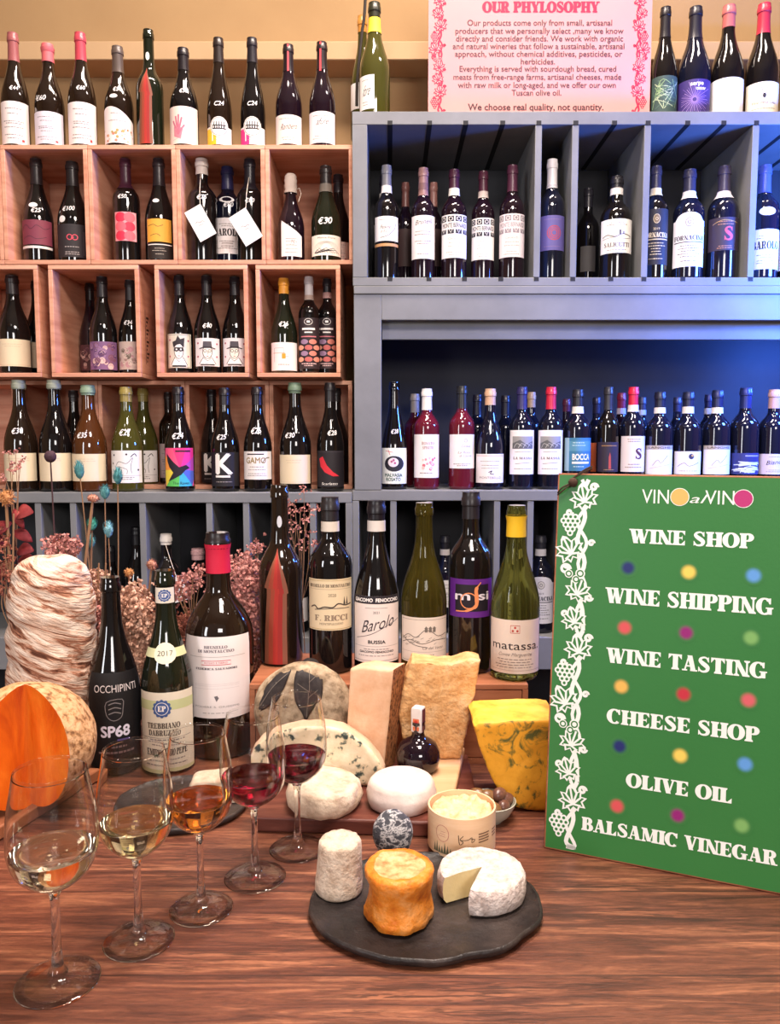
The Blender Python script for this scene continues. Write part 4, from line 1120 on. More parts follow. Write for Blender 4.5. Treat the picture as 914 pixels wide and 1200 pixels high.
B(346, 449, 37, YC, FL_S, 'burg', 'black', 'cream label bottle with greenish cap behind the pink twigs', ((96, 116, 96), 460, 'wax'), (CREAM, 533, 567), plain, ('€30', 513, -.3, .45), **k)
B(387, 449, 32, YC, FL_S, 'burg', 'black', 'black label bottle with red feather, beside the grey rack', ((26, 22, 26), 470), ((32, 26, 32), 528, 571), feather, ('€28', 510, .1, .5), **k)
B(402, 455, 30, YK, FL_C, 'burg', 'black', 'plain dark bottle behind the red feather bottle', ((40, 38, 38), 470), None, None, None, **kc)

# ---- grey upper rack
k = dict(group='bottles in the slotted grey rack', bays='U')
ZU = zb1; YU = 2.215; YV = 2.33
WB = (226, 220, 216)
B(443, 208, 23, YV + .02, ZU, 'bord', 'plum', 'bottle half hidden behind the silver-capped bottle in the slotted rack', ((36, 30, 44), 224), ((226, 220, 218), 262, 288), None, None, [(WB, 224, 231)], **k)
B(453, 195, 28, YU, ZU, 'bord', 'black', 'silver-capped bottle with gold band under its white label', ((120, 118, 120), 214), ((232, 226, 222), 253, 282), swoosh, None, [(WB, 214, 223)], **k)
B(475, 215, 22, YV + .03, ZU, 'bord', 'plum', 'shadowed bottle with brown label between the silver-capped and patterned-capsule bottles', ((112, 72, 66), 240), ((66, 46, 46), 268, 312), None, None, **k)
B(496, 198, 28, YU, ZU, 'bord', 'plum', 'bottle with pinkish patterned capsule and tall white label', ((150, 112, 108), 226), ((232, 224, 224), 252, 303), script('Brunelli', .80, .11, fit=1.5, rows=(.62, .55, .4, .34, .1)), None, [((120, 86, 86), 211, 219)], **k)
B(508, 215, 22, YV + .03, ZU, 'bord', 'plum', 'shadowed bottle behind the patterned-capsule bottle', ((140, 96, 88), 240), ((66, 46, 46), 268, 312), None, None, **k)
B(532, 200, 30, YU, ZU, 'bord', 'plum', 'bottle with bold black emblem print on a tall label, purple capsule', ((66, 30, 48), 217), ((230, 224, 222), 251, 302), bern((44, 42, 52)), None, [(WB, 217, 226)], **k)
B(566, 202, 27, YU + .01, ZU, 'bord', 'plum', 'shorter bottle with bold black emblem print, between two taller ones', ((74, 34, 52), 221), ((230, 224, 222), 255, 304), bern((44, 42, 52)), None, [((196, 180, 176), 221, 229)], **k)
B(600, 195, 30, YU, ZU, 'bord', 'plum', 'bottle with greyed emblem print beside the first thin divider', ((78, 40, 60), 221), ((228, 216, 222), 250, 301), bern((146, 134, 146)), None, **k)
B(648, 188, 30, YU, ZU, 'bord', 'navy', 'white-capped bottle with violet blue label and red rings', ((226, 220, 220), 217), ((92, 84, 150), 252, 293), redcircle, None, [((206, 200, 206), 213, 215)], **k)
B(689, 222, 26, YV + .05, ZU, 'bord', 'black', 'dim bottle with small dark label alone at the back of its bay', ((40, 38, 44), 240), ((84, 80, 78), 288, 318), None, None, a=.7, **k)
B(722, 208, 36, YU, ZU, 'bord', 'black', 'bottle with wide white farmhouse label beside a divider', ((34, 32, 38), 216), ((234, 230, 224), 256, 296), farm, None, [(WB, 216, 224)], **k)
B(768, 196, 29, YU, ZU, 'bord', 'black', 'bottle with black label lettered in gold', ((54, 48, 56), 217), ((34, 30, 34), 244, 310), fornacina((214, 190, 140), (120, 96, 60)), None, [((226, 208, 160), 217, 226)], **k)
B(807, 200, 35, YU, ZU, 'bord', 'navy', 'bottle with arched white label and round crest, slotted rack', ((50, 48, 66), 220), ((228, 226, 236), 248, 312), fornacina((70, 66, 80), (214, 206, 204)), None, [(WB, 220, 229)], top='arch', **k)
B(848, 196, 35, YU, ZU, 'bord', 'navy', 'bottle with dark label and large red letter S', ((66, 60, 82), 220), ((50, 40, 56), 254, 293), goldS, None, [((220, 214, 222), 220, 229)], **k)
B(895, 195, 34, YU, ZU, 'bord', 'navy', 'bottle in the blue lit bay with oval neck sticker and white label', ((70, 84, 150), 222), ((226, 228, 240), 268, 315), barolo, None, None, oval(242, 252, 0, .55), **k)
B(930, 205, 32, YU, ZU, 'bord', 'navy', 'bottle with white label cut off by the picture edge, blue lit bay', ((70, 84, 150), 222), ((226, 228, 240), 268, 315), rows_print, None, **k)

# ---- on top of the slotted rack
k = dict(group='bottles on top of the grey rack')
ZT = zt1 + .0002; YT = 2.24
B(425, 20, 28, 2.36, ZT, 'burg', 'olive', 'bottle half hidden behind the yellow-banded olive bottle on the rack', ((190, 130, 60), 32), ((232, 226, 222), 96, 127), None, None, **k)
B(439, 5, 36, YT, ZT, 'burg', 'olive', 'olive bottle with yellow neck band on top of the rack', ((40, 40, 26), 12), ((230, 226, 222), 87, 127, -.6), script('fore', .4, .3, fit=1.1), None, [((240, 206, 60), 13, 31)], a=.6, turn=0, **k)
B(776, 10, 30, YT, ZT, 'burg', 'black', 'bottle with green tangled artwork label next to the pink notice', ((30, 26, 30), 38), ((52, 74, 72), 88, 131), greenart, None, **k)
B(809, 10, 37, YT, ZT, 'burg', 'navy', 'bottle with violet starburst label on top of the rack', ((30, 28, 40), 38), ((56, 40, 110), 92, 132), burst, None, **k)
B(849, 8, 37, YT, ZT, 'burg', 'black', 'bottle with blank white label and pinkish capsule on top of the rack', ((176, 96, 96), 24), ((230, 224, 228), 90, 132), titled('vino rosso', .6, .09, GR, shear=.3, fit=.7, rows=()), None, **k)
B(890, 6, 37, YT, ZT, 'burg', 'black', 'bottle with crimson capsule and small stag emblem label', ((176, 44, 66), 32), ((236, 222, 200), 95, 132), tinydeer, None, **k)

# ---- open bay
k = dict(group='bottles in the open bay')
ZG = zm0; YG = 2.215; YH = 2.31
rose = 'rose'
B(462, 448, 31, YG, ZG, 'flute', 'black', 'dark bottle with black olive drawing label in the open bay', None, ((226, 228, 226), 525, 567), olive_draw, ('€28', 508, .1, .45), **k)
B(486, 462, 26, YH, ZG, 'bord', 'red', 'dark red bottle with grey capsule behind the white-capped pink wine', ((140, 132, 126), 483), None, None, None, **k)
B(500, 456, 30, YG, ZG, 'bord', rose, 'pink wine bottle with white capsule and rose bunch label', ((232, 226, 224), 480), ((238, 230, 232), 509, 560), rosebunch, None, **k)
B(541, 453, 30, YG, ZG, 'bord', rose, 'pink wine bottle with black capsule and white script label', ((40, 40, 40), 478), ((238, 232, 236), 509, 549), crestscript, None, **k)
B(559, 463, 26, YH + .03, ZG, 'bord', 'navy', 'unlabelled dark bottle behind the tan-capped bottle', ((28, 24, 36), 486), None, None, None, **k)
B(592, 464, 26, YH + .03, ZG, 'bord', 'navy', 'unlabelled dark bottle behind and between the tan and navy capped bottles', ((28, 24, 36), 486), None, None, None, **k)
B(574, 456, 33, YG, ZG, 'burg', 'navy', 'tan-capped bottle with low white label in the open bay', ((206, 166, 136), 474), ((234, 226, 230), 532, 566), monte, None, **k)
B(611, 454, 29, YG, ZG, 'bord', 'navy', 'navy-capped bottle with vineyard landscape label', ((50, 44, 90), 479), ((236, 230, 236), 504, 556), landscape, None, **k)
B(622, 460, 24, YH + .02, ZG, 'bord', 'navy', 'bottle with tan capsule peeping out behind the navy-capped bottle', ((170, 140, 110), 477), None, None, None, **k)
B(645, 454, 29, YG, ZG, 'bord', 'navy', 'red-capped bottle with vineyard landscape label', ((196, 40, 66), 479), ((236, 230, 236), 504, 556), landscape, None, **k)
B(663, 468, 22, YH + .03, ZG, 'bord', 'plum', 'dim bottle behind the red-capped and teal label bottles', ((88, 34, 56), 482), None, None, None, None, **k)
B(676, 457, 31, YG, ZG, 'bord', 'navy', 'bottle with teal blue label above the corner of the green sign', ((36, 36, 44), 476), ((58, 116, 150), 513, 552), bocca, None, [(WB, 476, 484)], **k)
B(698, 466, 22, YH + .03, ZG, 'bord', 'navy', 'dim bottle behind the black label bottle with the flame', ((40, 38, 60), 484), ((226, 110, 60), 519, 553), None, None, **k)
B(712, 454, 25, YG, ZG, 'bord', 'black', 'bottle with black label and a small red flame', ((48, 46, 52), 480), ((44, 34, 50), 518, 553), flame, None, **k)
B(727, 461, 24, YH, ZG, 'bord', 'plum', 'crimson-capped bottle behind the red-capped one with letter S', ((130, 34, 62), 478), None, None, None, [((190, 180, 200), 478, 485)], **k)
B(741, 454, 28, YG, ZG, 'bord', 'navy', 'bright red-capped bottle with white label and dark letter S', ((206, 34, 62), 474), ((226, 214, 222), 511, 553), esse, None, [((226, 216, 220), 474, 482)], **k)
B(751, 466, 22, YH + .04, ZG, 'bord', 'navy', 'dim bottle behind the bright red-capped one', ((50, 48, 70), 480), None, None, None, [((180, 180, 200), 480, 486)], **k)
B(772, 460, 31, YG, ZG, 'bord', 'navy', 'first scrawled-label bottle next to the bright red-capped one', ((30, 32, 52), 476), ((228, 224, 236), 522, 556), sign_, None, [(WB, 477, 484)], **k)
B(792, 466, 22, YH + .03, ZG, 'bord', 'navy', 'dim bottle behind the scrawled-label and bird-crest bottles', ((50, 52, 80), 482), None, None, None, None, **k)
B(805, 460, 31, YG, ZG, 'bord', 'navy', 'bottle with small round bird crest on its white label', ((30, 34, 60), 476), ((226, 224, 238), 529, 556), bird, None, [(WB, 476, 484)], **k)
B(829, 463, 24, YH, ZG, 'bord', 'navy', 'white-banded bottle behind the second scrawled-label bottle', ((34, 40, 80), 477), None, None, None, [((206, 208, 226), 478, 485)], **k)
B(839, 458, 31, YG, ZG, 'bord', 'navy', 'second scrawled-label bottle, beyond the bird crest bottle', ((30, 36, 70), 476), ((226, 224, 240), 522, 556), sign_, None, [(WB, 477, 484)], **k)
B(868, 455, 32, YG, ZG, 'bord', 'navy', 'dark blue bottle with white wave pattern label', ((30, 40, 90), 478), ((44, 50, 110), 531, 556), waves, None, **k)
B(903, 457, 32, YG, ZG, 'bord', 'navy', 'tan-capped bottle with lilac label in the blue light', ((196, 156, 150), 478), ((206, 196, 220), 532, 556), script('Bianco', .5, .2), None, **k)

# ---- lower rack, behind the flowers and the front bottles
k = dict(group='bottles in the dark lower rack', bays='L')
ZL = zl1 + .0002; YL = 2.24
B(124, 640, 27, 2.3, ZL, 'burg', 'black', 'black bottle deep in the lower rack behind the teal tails', ((26, 24, 28), 660), None, None, None, **k)
B(158, 618, 33, 2.3, ZL, 'burg', 'black', 'tall black bottle in the lower rack behind the ball-headed dried flower', ((26, 24, 28), 640), None, None, None, **k)
B(191, 626, 31, 2.20, ZL, 'bord', 'black', 'bottle with white wax top in the lower rack, string round its neck', ((222, 214, 206), 640, 'wax'), None, None, None, extra=hang_tag(208, 690, .045, .07, -.3, 640, False), **k)
B(233, 643, 34, 2.28, ZL, 'bord', 'black', 'bottle with pinkish wax top in the lower rack', ((206, 160, 160), 658, 'wax'), None, None, None, **k)
B(344, 640, 34, YL, ZL, 'bord', 'black', 'bottle with white label in the lower rack behind the red-wrapped bottle', ((30, 28, 32), 660), ((226, 220, 218), 702, 730), rows_print, None, **k)
B(521, 628, 28, YL, ZL, 'bord', 'navy', 'white-banded dark bottle in the lower rack beside the purple label bottle', ((34, 34, 40), 645), ((214, 210, 208), 680, 712), rows_print, None, [((206, 200, 196), 645, 652)], **k)
B(557, 630, 28, YL, ZL, 'bord', 'navy', 'white-capped bottle in the lower rack behind the purple label bottle', ((200, 194, 196), 655), ((214, 210, 208), 680, 712), rows_print, None, **k)
B(636, 628, 31, YL, ZL, 'bord', 'navy', 'bottle with arched white label in the lower rack beside the green sign', ((40, 40, 48), 645), ((214, 212, 224), 676, 731), fornacina((60, 60, 76), (206, 202, 206)), None, [((206, 204, 208), 645, 653)], top='arch', **k)
# ------------------------------------------------------------------ wooden drawer box carrying five bottles
def zc(h): return COUNTER + h
ZBX = .135
bx = thing('drawer_box', 'low reddish wooden drawer box carrying the bottles behind the cheeses', 'box', (0, 0, COUNTER))
x0, x1 = xy(292, 1.262, 800), xy(619, 1.262, 800)
y0, y1 = 1.262, 1.455
t = .009
MB().box(x0, x1, y0, y1, ZBX - t, ZBX).build('top_board', M['box'], bx, bevel=.001)
MB().box(x0, x1, y0, y1, 0, t).build('bottom_board', M['box'], bx)
MB().box(x0, x0 + t, y0, y1, t, ZBX - t).build('side_board', M['box'], bx)
MB().box(x1 - t, x1, y0, y1, t, ZBX - t).build('side_board', M['box'], bx)
MB().box(x0 + t, x1 - t, y1 - t, y1, t, ZBX - t).build('back_board', M['box'], bx)
nd = 3; wd = (x1 - x0 - 2 * t) / nd
for i in range(nd):
    a, b = x0 + t + i * wd + .001, x0 + t + (i + 1) * wd - .001
    d = MB().box(a, b, y0 + .001, y1 - .03, t + .001, ZBX - t - .001).build('drawer', M['box'], bx, bevel=.001)
    cx = xy(575, y0, 830) if i == nd - 1 else (a + b) / 2; zz = ZBX - .043
    MB().box(cx - .016, cx + .016, y0 - .007, y0 + .001, zz - .002, zz + .002).build('pull', flat((196, 160, 90), .3, 'brass', .9), d, bevel=.0008)
ZB = zc(ZBX) + .0003

# ------------------------------------------------------------------ front bottles
def sp68(A, w, h):
    A.text('OCCHIPINTI', 0, .80 * h, .075 * h, (206, 196, 196), 1, fit=1.45 * w)
    A.line([(-.3 * w, .7 * h), (.18 * w, .72 * h), (.2 * w, .62 * h), (.14 * w, .53 * h), (-.1 * w, .5 * h), (-.3 * w, .56 * h)], .0011, (130, 124, 124), 1, 3, True)
    for y in (.67, .62, .57): A.line([(-.24 * w, y * h), (-.05 * w, (y + .02) * h), (.14 * w, y * h)], .0016, (130, 124, 124), 1, 3)
    A.text('SP68', -.05 * w, .33 * h, .11 * h, (222, 216, 232), 1, fit=.92 * w, bold=.05); A.rect(.0, .28 * h, .4 * w, .30 * h, (80, 70, 130))
    small(A, w, h, (.21, .15), (110, 92, 92))
def ep_seal(A, x, y, r, l=2):
    for i in range(12): A.circ(x + r * .92 * math.cos(i * PI / 6), y + r * .92 * math.sin(i * PI / 6), r * .2, (70, 96, 150), l)
    A.circ(x, y, r, (60, 88, 146), l + 1); A.ring(x, y, r * .74, r * .07, W_, l + 2); A.text('EP', x, y - r * .32, r * .66, W_, l + 2, 'serif', fit=r * .92)
def treb(A, w, h):
    A.rect(-w, .78 * h, w, .90 * h, (196, 200, 150)); ep_seal(A, -.12 * w, .80 * h, .26 * w)
    A.text('TREBBIANO', -.1 * w, .55 * h, .07 * h, (92, 80, 70), 1, 'serif', fit=1.05 * w); A.text("DABRUZZO", -.1 * w, .46 * h, .07 * h, (92, 80, 70), 1, 'serif', fit=.95 * w)
    A.rect(-.8 * w, .43 * h, .8 * w, .436 * h, GR); small(A, w, h, (.40, .35), GR, .7)
    A.text('EMIDIO PEPE', .0, .22 * h, .085 * h, K, 1, 'serif', fit=1.2 * w); small(A, w, h, (.16, .10), GR, .7); A.rect(-w, .0, w, .05 * h, (206, 206, 160))
def brun_mag(A, w, h):
    A.text('BRUNELLO', 0, .86 * h, .035 * h, (130, 120, 126), 1, 'serif', fit=.6 * w); A.text('DI MONTALCINO', 0, .81 * h, .035 * h, (130, 120, 126), 1, 'serif', fit=.95 * w)
    A.rect(-.75 * w, .755 * h, .8 * w, .759 * h, GR); A.line([(-.38 * w, .66 * h), (.38 * w, .66 * h), (.38 * w, .71 * h), (-.38 * w, .71 * h)], .0010, (206, 60, 80), 1, 0, True)
    A.text('ROSSO E NERO', 0, .675 * h, .02 * h, (206, 60, 80), 1, fit=.6 * w); A.text('FEDERICA SALVADORI', 0, .60 * h, .025 * h, (96, 88, 96), 1, 'serif', fit=1.1 * w)
    for v in (.42, .40, .365): A.rect(-.6 * w, v * h, .6 * w, (v + .003) * h, (206, 196, 196))
    A.poly([(-.06 * w, .27 * h), (.02 * w, .28 * h), (.06 * w, .25 * h), (.0, .205 * h)], (110, 104, 108)); A.text('PODERE S. GIUSEPPE', 0, .13 * h, .022 * h, (150, 142, 142), 1, fit=1.2 * w); small(A, w, h, (.06,), (170, 162, 162), .4)
def ricci(A, w, h):
    A.text('BRUNELLO DI MONTALCINO', 0, .84 * h, .06 * h, (110, 92, 76), 1, 'serif', fit=1.75 * w); A.rect(-.9 * w, .80 * h, .9 * w, .805 * h, (150, 130, 110)); A.text('2020', .08 * w, .66 * h, .055 * h, (110, 92, 76), 1)
    A.line([(-.8 * w, .44 * h), (-.6 * w, .48 * h), (-.45 * w, .42 * h), (-.2 * w, .46 * h), (.1 * w, .45 * h), (.3 * w, .52 * h), (.6 * w, .48 * h), (.9 * w, .5 * h)], .0022, (70, 60, 54), 1, 4)
    A.line([(-.6 * w, .40 * h), (0, .43 * h), (.8 * w, .42 * h)], .0014, (110, 100, 88), 1, 4)
    for x in (.5, .62): A.poly([(x * w, .5 * h), ((x + .04) * w, .66 * h), ((x + .09) * w, .5 * h)], (70, 60, 54), 2)
    A.text('F. RICCI', .05 * w, .19 * h, .11 * h, (146, 126, 106), 1, 'serif', fit=1.3 * w); A.text('MONTEPULCIANO', .05 * w, .11 * h, .04 * h, (120, 104, 90), 1, fit=.9 * w)
    for v in (.02, .965): A.rect(-w, v * h, w, (v + .012) * h, (186, 160, 110))
def barolo_front(A, w, h):
    A.rect(-w, .885 * h, w, h, (34, 28, 36)); A.text('GIACOMO  FENOCCHIO', 0, .915 * h, .05 * h, W_, 2, fit=1.8 * w, bold=.06)
    A.rect(-.4 * w, .82 * h, .4 * w, .826 * h, GR); A.text('2021', 0, .74 * h, .035 * h, (96, 88, 92), 1)
    A.text('Barolo', .02 * w, .50 * h, .17 * h, (54, 44, 50), 1, shear=.55, rot=.22, fit=1.25 * w); A.line([(-.8 * w, .36 * h), (-.2 * w, .43 * h), (.4 * w, .56 * h), (.92 * w, .64 * h)], .0009, (70, 60, 64), 1, 4)
    A.text('BUSSIA', .0, .29 * h, .048 * h, K, 1, fit=.62 * w, bold=.05); A.rect(-.95 * w, .245 * h, .95 * w, .249 * h, GR)
    A.text('GIACOMO FENOCCHIO', 0, .15 * h, .03 * h, K, 1, fit=1.3 * w, bold=.05); small(A, w, h, (.10, .2), GR, .5, .5, .9); A.rect(-.95 * w, .03 * h, .95 * w, .036 * h, GR)
def etching(A, w, h):
    c = (112, 104, 96)
    A.line([(-.92 * w, .04 * h), (.92 * w, .04 * h), (.92 * w, .95 * h), (-.92 * w, .95 * h)], .0007, c, 1, 0, True)
    A.line([(-.9 * w, .50 * h), (-.6 * w, .62 * h), (-.3 * w, .56 * h), (.0, .72 * h), (.25 * w, .68 * h), (.5 * w, .58 * h), (.92 * w, .62 * h)], .0012, c, 1, 4)
    A.line([(-.9 * w, .42 * h), (-.5 * w, .50 * h), (-.1 * w, .42 * h), (.4 * w, .50 * h), (.92 * w, .48 * h)], .0012, c, 1, 4)
    A.line([(-.9 * w, .56 * h), (-.4 * w, .40 * h), (.1 * w, .34 * h)], .0012, c, 1, 4)
    for i in range(26):
        x = rnd.uniform(-.85, .8) * w; y = rnd.uniform(.36, .56) * h; A.line([(x, y), (x + .1 * w, y + .03 * h)], .0006, c)
    for x in (.0, .14, .28): A.rect(x * w, .68 * h, (x + .1) * w, .76 * h, c, 2); A.poly([((x - .02) * w, .76 * h), ((x + .05) * w, .81 * h), ((x + .12) * w, .76 * h)], c, 2)
    A.text('Ca del Vento', .3 * w, .3 * h, .06 * h, c, 1, shear=.4, fit=.8 * w); A.rect(-.9 * w, .24 * h, .9 * w, .244 * h, c); small(A, w, h, (.17, .10), c, .6)
def mosi(A, w, h):
    A.rect(-.66 * w, .16 * h, .70 * w, .86 * h, (26, 18, 30)); A.text('m si', .02 * w, .46 * h, .22 * h, (222, 214, 222), 2, fit=1.45 * w, bold=.03)
    A.ring(-.12 * w, .44 * h, .30 * w, .0018, (226, 140, 90), 3, .20 * h)
    A.line([(-.62 * w, .16 * h), (-.2 * w, .18 * h), (.14 * w, .3 * h), (.18 * w, .5 * h), (.16 * w, .74 * h), (.34 * w, .92 * h)], [.002, .004, .006, .007, .006, .002], (228, 140, 88), 4, 6)
def matassa(A, w, h):
    A.line([(-.14 * w, .76 * h), (.14 * w, .76 * h), (.14 * w, .90 * h), (-.14 * w, .90 * h)], .0010, (186, 60, 50), 1, 0, True)
    for x, y in ((0, .86), (-.07, .80), (.07, .80)): A.circ(x * w, y * h, .035 * w, (186, 60, 50))
    A.text('matassa.', .03 * w, .45 * h, .15 * h, (50, 42, 46), 1, fit=1.72 * w); A.text('Cuvee Marguerite', .0, .33 * h, .06 * h, (140, 126, 120), 1, shear=.4, fit=1.1 * w)
    small(A, w, h, (.26, .21, .16, .11), (150, 136, 130), .6, .6, .9); A.rect(-.9 * w, .06 * h, .95 * w, .066 * h, (176, 160, 150))

SPG = dict(group=None)
B(131, 676, 60, 1.25, COUNTER, 'burg', 'black', 'open black bottle with white lettering on a black label, beside the pale loaf', None, ((15, 13, 16), 790, 900), sp68, None, extra=None, a=1.2, turn=.42)
B(194, 668, 60, 1.255, COUNTER, 'burg', 'green', 'open bottle with vintage collar and blue round seals on neck and label', None, ((226, 216, 196), 812, 905), treb, None,
  extra=lambda o, p, R, H, hz, wrap: (
      (lambda A, q_: (A.rect(-1.35 * q_, 0, 1.35 * q_, .014, (206, 206, 160)), A.circ(0, .007, .0165, (226, 220, 196), 2, .0165), A.text('2017', 0, .003, .0078, (80, 76, 70), 3), A.build('vintage_collar', o, wrap(hz(773), .0010, q_), cut=.004)))(Art(), r_at(p, hz(765))),
      (lambda A, q_: (A.rect(-1.1 * q_, 0, 1.1 * q_, .0250, (230, 222, 206)), ep_seal(A, 0, .0125, .0090), A.build('neck_label', o, wrap(hz(711), .0010, q_), cut=.003)))(Art(), r_at(p, hz(695)))), turn=.2)
B(256, 625, 80, 1.315, COUNTER, 'magnum', 'brown', 'large magnum with red neck band and tall white label', ((30, 22, 24), 641), ((240, 230, 228), 747, 842), brun_mag, None, [((206, 28, 64), 642, 677)], a=1.12, turn=.1, capclose=False)
B(328, 568, 51, 1.40, ZB, 'slim', 'brown', 'tall bottle on the drawer box wrapped in a pointed red cloth', None, None, None, None, None, (606, 620, .1, .28, (206, 206, 214)), extra=red_wrap(0, 644, 798, 1.0, -.05), turn=0)
B(387, 583, 51, 1.35, ZB, 'bord', 'black', 'bottle on the drawer box with beige village-drawing label and banded neck', ((38, 34, 36), 612), ((224, 204, 168), 679, 739), ricci, None, [((214, 204, 190), 613, 625)], turn=.05)
B(437, 587, 53, 1.345, ZB, 'burg', 'black', 'bottle on the drawer box with slanted script on its white label', ((24, 20, 26), 611), ((230, 216, 208), 699, 777), barolo_front, None, [((214, 206, 200), 612, 625)], turn=.02)
B(488, 589, 54, 1.345, ZB, 'burg', 'deepolive', 'olive brown bottle on the drawer box with an etched hillside label', None, ((220, 206, 192), 724, 777), etching, None, turn=0)
B(541, 577, 51, 1.35, ZB, 'bord', 'black', 'dark bottle on the drawer box with a purple square label', ((34, 30, 34), 610), ((92, 30, 130), 679, 724), mosi, None, turn=-.02, a=1.2)
B(592, 592, 57, 1.312, ZB, 'burg', 'clearolive', 'clear olive green bottle with yellow neck band, at the end of the drawer box', None, ((232, 218, 206), 727, 790), matassa, None, [((240, 196, 40), 607, 632)], turn=-.15, a=1.3)

# ------------------------------------------------------------------ the five wine glasses
def wine(name, col, tr=1.0):
    return glass(name, col, tr, 0, 1.33)
def wine_glass(px, py, label, mat, s=1.0, lvl=.133, sr=1.0):
    P = at_z(px, py, COUNTER)
    o = thing('wine_glass', label, 'glass', (P.x, P.y, COUNTER + .0003), 0, 'wine glasses in a slanting row')
    th = .0009
    outer = [(.0386, .0006), (.0380, .0013), (.030, .0024), (.018, .0048), (.0095, .0090), (.0056, .0165), (.0042, .034), (.0040, .055), (.0041, .078), (.0050, .089), (.0085, .0945)]
    bowl = catmull([(.0085, .0945), (.0235, .1035), (.0352, .1165), (.0402, .1330), (.0406, .1480), (.0392, .1720), (.0352, .1950), (.0325, .2120)], 4)
    out = outer + list(bowl[1:])
    inn = [(max(r - th, 0.0), z + (.0016 if z < .1 else .0004)) for r, z in bowl][::-1]
    inn = [(r, min(z, .2121)) for r, z in inn]
    prof = [(0, .0040), (.009, .0032), (.018, .0018), (.030, .0006), (.0372, 0)] + out + [(.03245, .21235), (.0322, .2126), (.0319, .2126), (.0317, .2123)] + inn + [(0, .0962)]
    prof = [(r * s * sr, z * s) for r, z in prof]
    gm = MB().lathe(prof, 56)
    zf_ = [sum(gm.v[i][2] for i in f) / len(f) / s for f in gm.f]
    rf_ = [max(math.hypot(gm.v[i][0], gm.v[i][1]) for i in f) / (s * sr) for f in gm.f]
    gm.m = [1 if (.010 < z_ < .2105) or (z_ < .01 and r_ > .0373) else 0 for z_, r_ in zip(zf_, rf_)]
    gm.build('glass_shell', [M['thin'], M['clear']], o, angle=70)
    ib = [(max(r - th - .00012, 0), z + (.0018 if z < .1 else .0006)) for r, z in bowl]
    w = [(0, .0966)] + [(r, z) for r, z in ib if z < lvl - .0005]
    rl = [r for r, z in ib if z >= lvl - .0005][0]
    w += [(rl - .0004, lvl), (rl - .002, lvl - .0004), (0, lvl - .0004)]
    MB().lathe([(r * s * sr, z * s) for r, z in w], 48).build('wine', mat, o, angle=50)
    return o
wine_glass(68, 1150, 'glass of very pale white wine, closest to the picture edge', wine('pale_wine', (246, 240, 214)), 1.02, sr=1.02)
wine_glass(163, 1102, 'glass of straw white wine between the palest and the amber glass', wine('straw_wine', (238, 226, 178)), 1.0, sr=.96)
wine_glass(236, 1065, 'glass of amber orange wine', wine('amber_wine', (226, 136, 40)), .98, sr=.95)
wine_glass(299, 1028, 'glass of bright ruby red wine', wine('ruby_wine', (140, 8, 40)), .97)
wine_glass(349, 995, 'glass of deep dark red wine beside the round white cheese', wine('dark_red_wine', (76, 5, 22)), .96)

# ------------------------------------------------------------------ boards and slates
def disc_outline(n, r, amp, f, seed=0, ry=None):
    return [((r + amp * noise.noise(Vector((math.cos(2 * PI * i / n) * f, math.sin(2 * PI * i / n) * f, seed)))) * math.cos(2 * PI * i / n),
             ((ry or r) + amp * noise.noise(Vector((math.cos(2 * PI * i / n) * f, math.sin(2 * PI * i / n) * f, seed)))) * math.sin(2 * PI * i / n)) for i in range(n)]
def slate(name, label, c, r, ry, h, seed, amp=.006):
    o = loft([(x_ * (1 + amp * 1.3 * noise.noise(Vector((x_ * 90, z_ * 90, seed)))), z_ * (1 + amp * 1.3 * noise.noise(Vector((x_ * 90, z_ * 90, seed))))) for x_, z_ in disc_outline(144, r, amp, 2.6, seed, ry)], [(0, 0), (.93, 0), (.975, h * .3), (1, h * .75), (.995, h), (.975, h + .001), (.95, h * .8), (.7, h * .72), (0, h * .72)],
             lambda v: Vector((v.x, v.z, v.y + (nz(Vector((v.x, v.z, 0)), 40, seed) * .0009 if v.y > .002 else 0)))).build(name, M['slate'], None, angle=60, loc=c)
    return tag(o, label, 'plate')
C0 = at_z(497, 1058, COUNTER)
slate('slate_plate', 'round dark slate plate with uneven rim under five small cheeses', (C0.x, .853, COUNTER + .0003), .133, .106, .011, 3)
P = at_z(217, 938, COUNTER)
slate('slate_tray', 'dark round slate behind the amber and ruby glasses, pale cheese on it', (P.x, 1.105, COUNTER + .0003), .098, .088, .010, 9, .002)
SL = COUNTER + .0003 + .011 * .75 + .0012

def board(name, label, mat, pts, z0, h, bevel=.003):
    mb = MB(); n = len(pts)
    vs = [(x, y, z0) for x, y in pts] + [(x, y, z0 + h) for x, y in pts]
    fs = [tuple(range(n))[::-1], tuple(range(n, 2 * n))] + [(i, (i + 1) % n, (i + 1) % n + n, i + n) for i in range(n)]
    mb.add(vs, fs)
    return tag(mb.build(name, mat, None, bevel=bevel), label, 'board')
def gp(px, py, z): q = at_z(px, py, COUNTER + z); return (q.x, q.y)
HB = .022
a, b = gp(296, 957, HB), gp(440, 963, HB)
b = (xy(566, 1.02, 960), b[1] - .006)
board('serving_board', 'dark red wooden serving board under the white round cheeses', M['board'], [a, b, (b[0] + .002, 1.250), (a[0] + .012, 1.250)], COUNTER + .0003, HB - .0003)
ZSB = COUNTER + HB + .0003
a, b = gp(-40, 992, .02), gp(118, 900, .02)
board('round_cheese_board', 'brown wooden board under the cut orange cheese', M['brownboard'], [a, b, (b[0] - .08, b[1] + .012), (a[0] - .12, a[1] + .12)], COUNTER + .0003, .02)
ZBB = COUNTER + .0206
a, b, c, d = gp(506, 930, .038), gp(533, 926, .038), gp(548, 900, .038), gp(470, 898, .038)
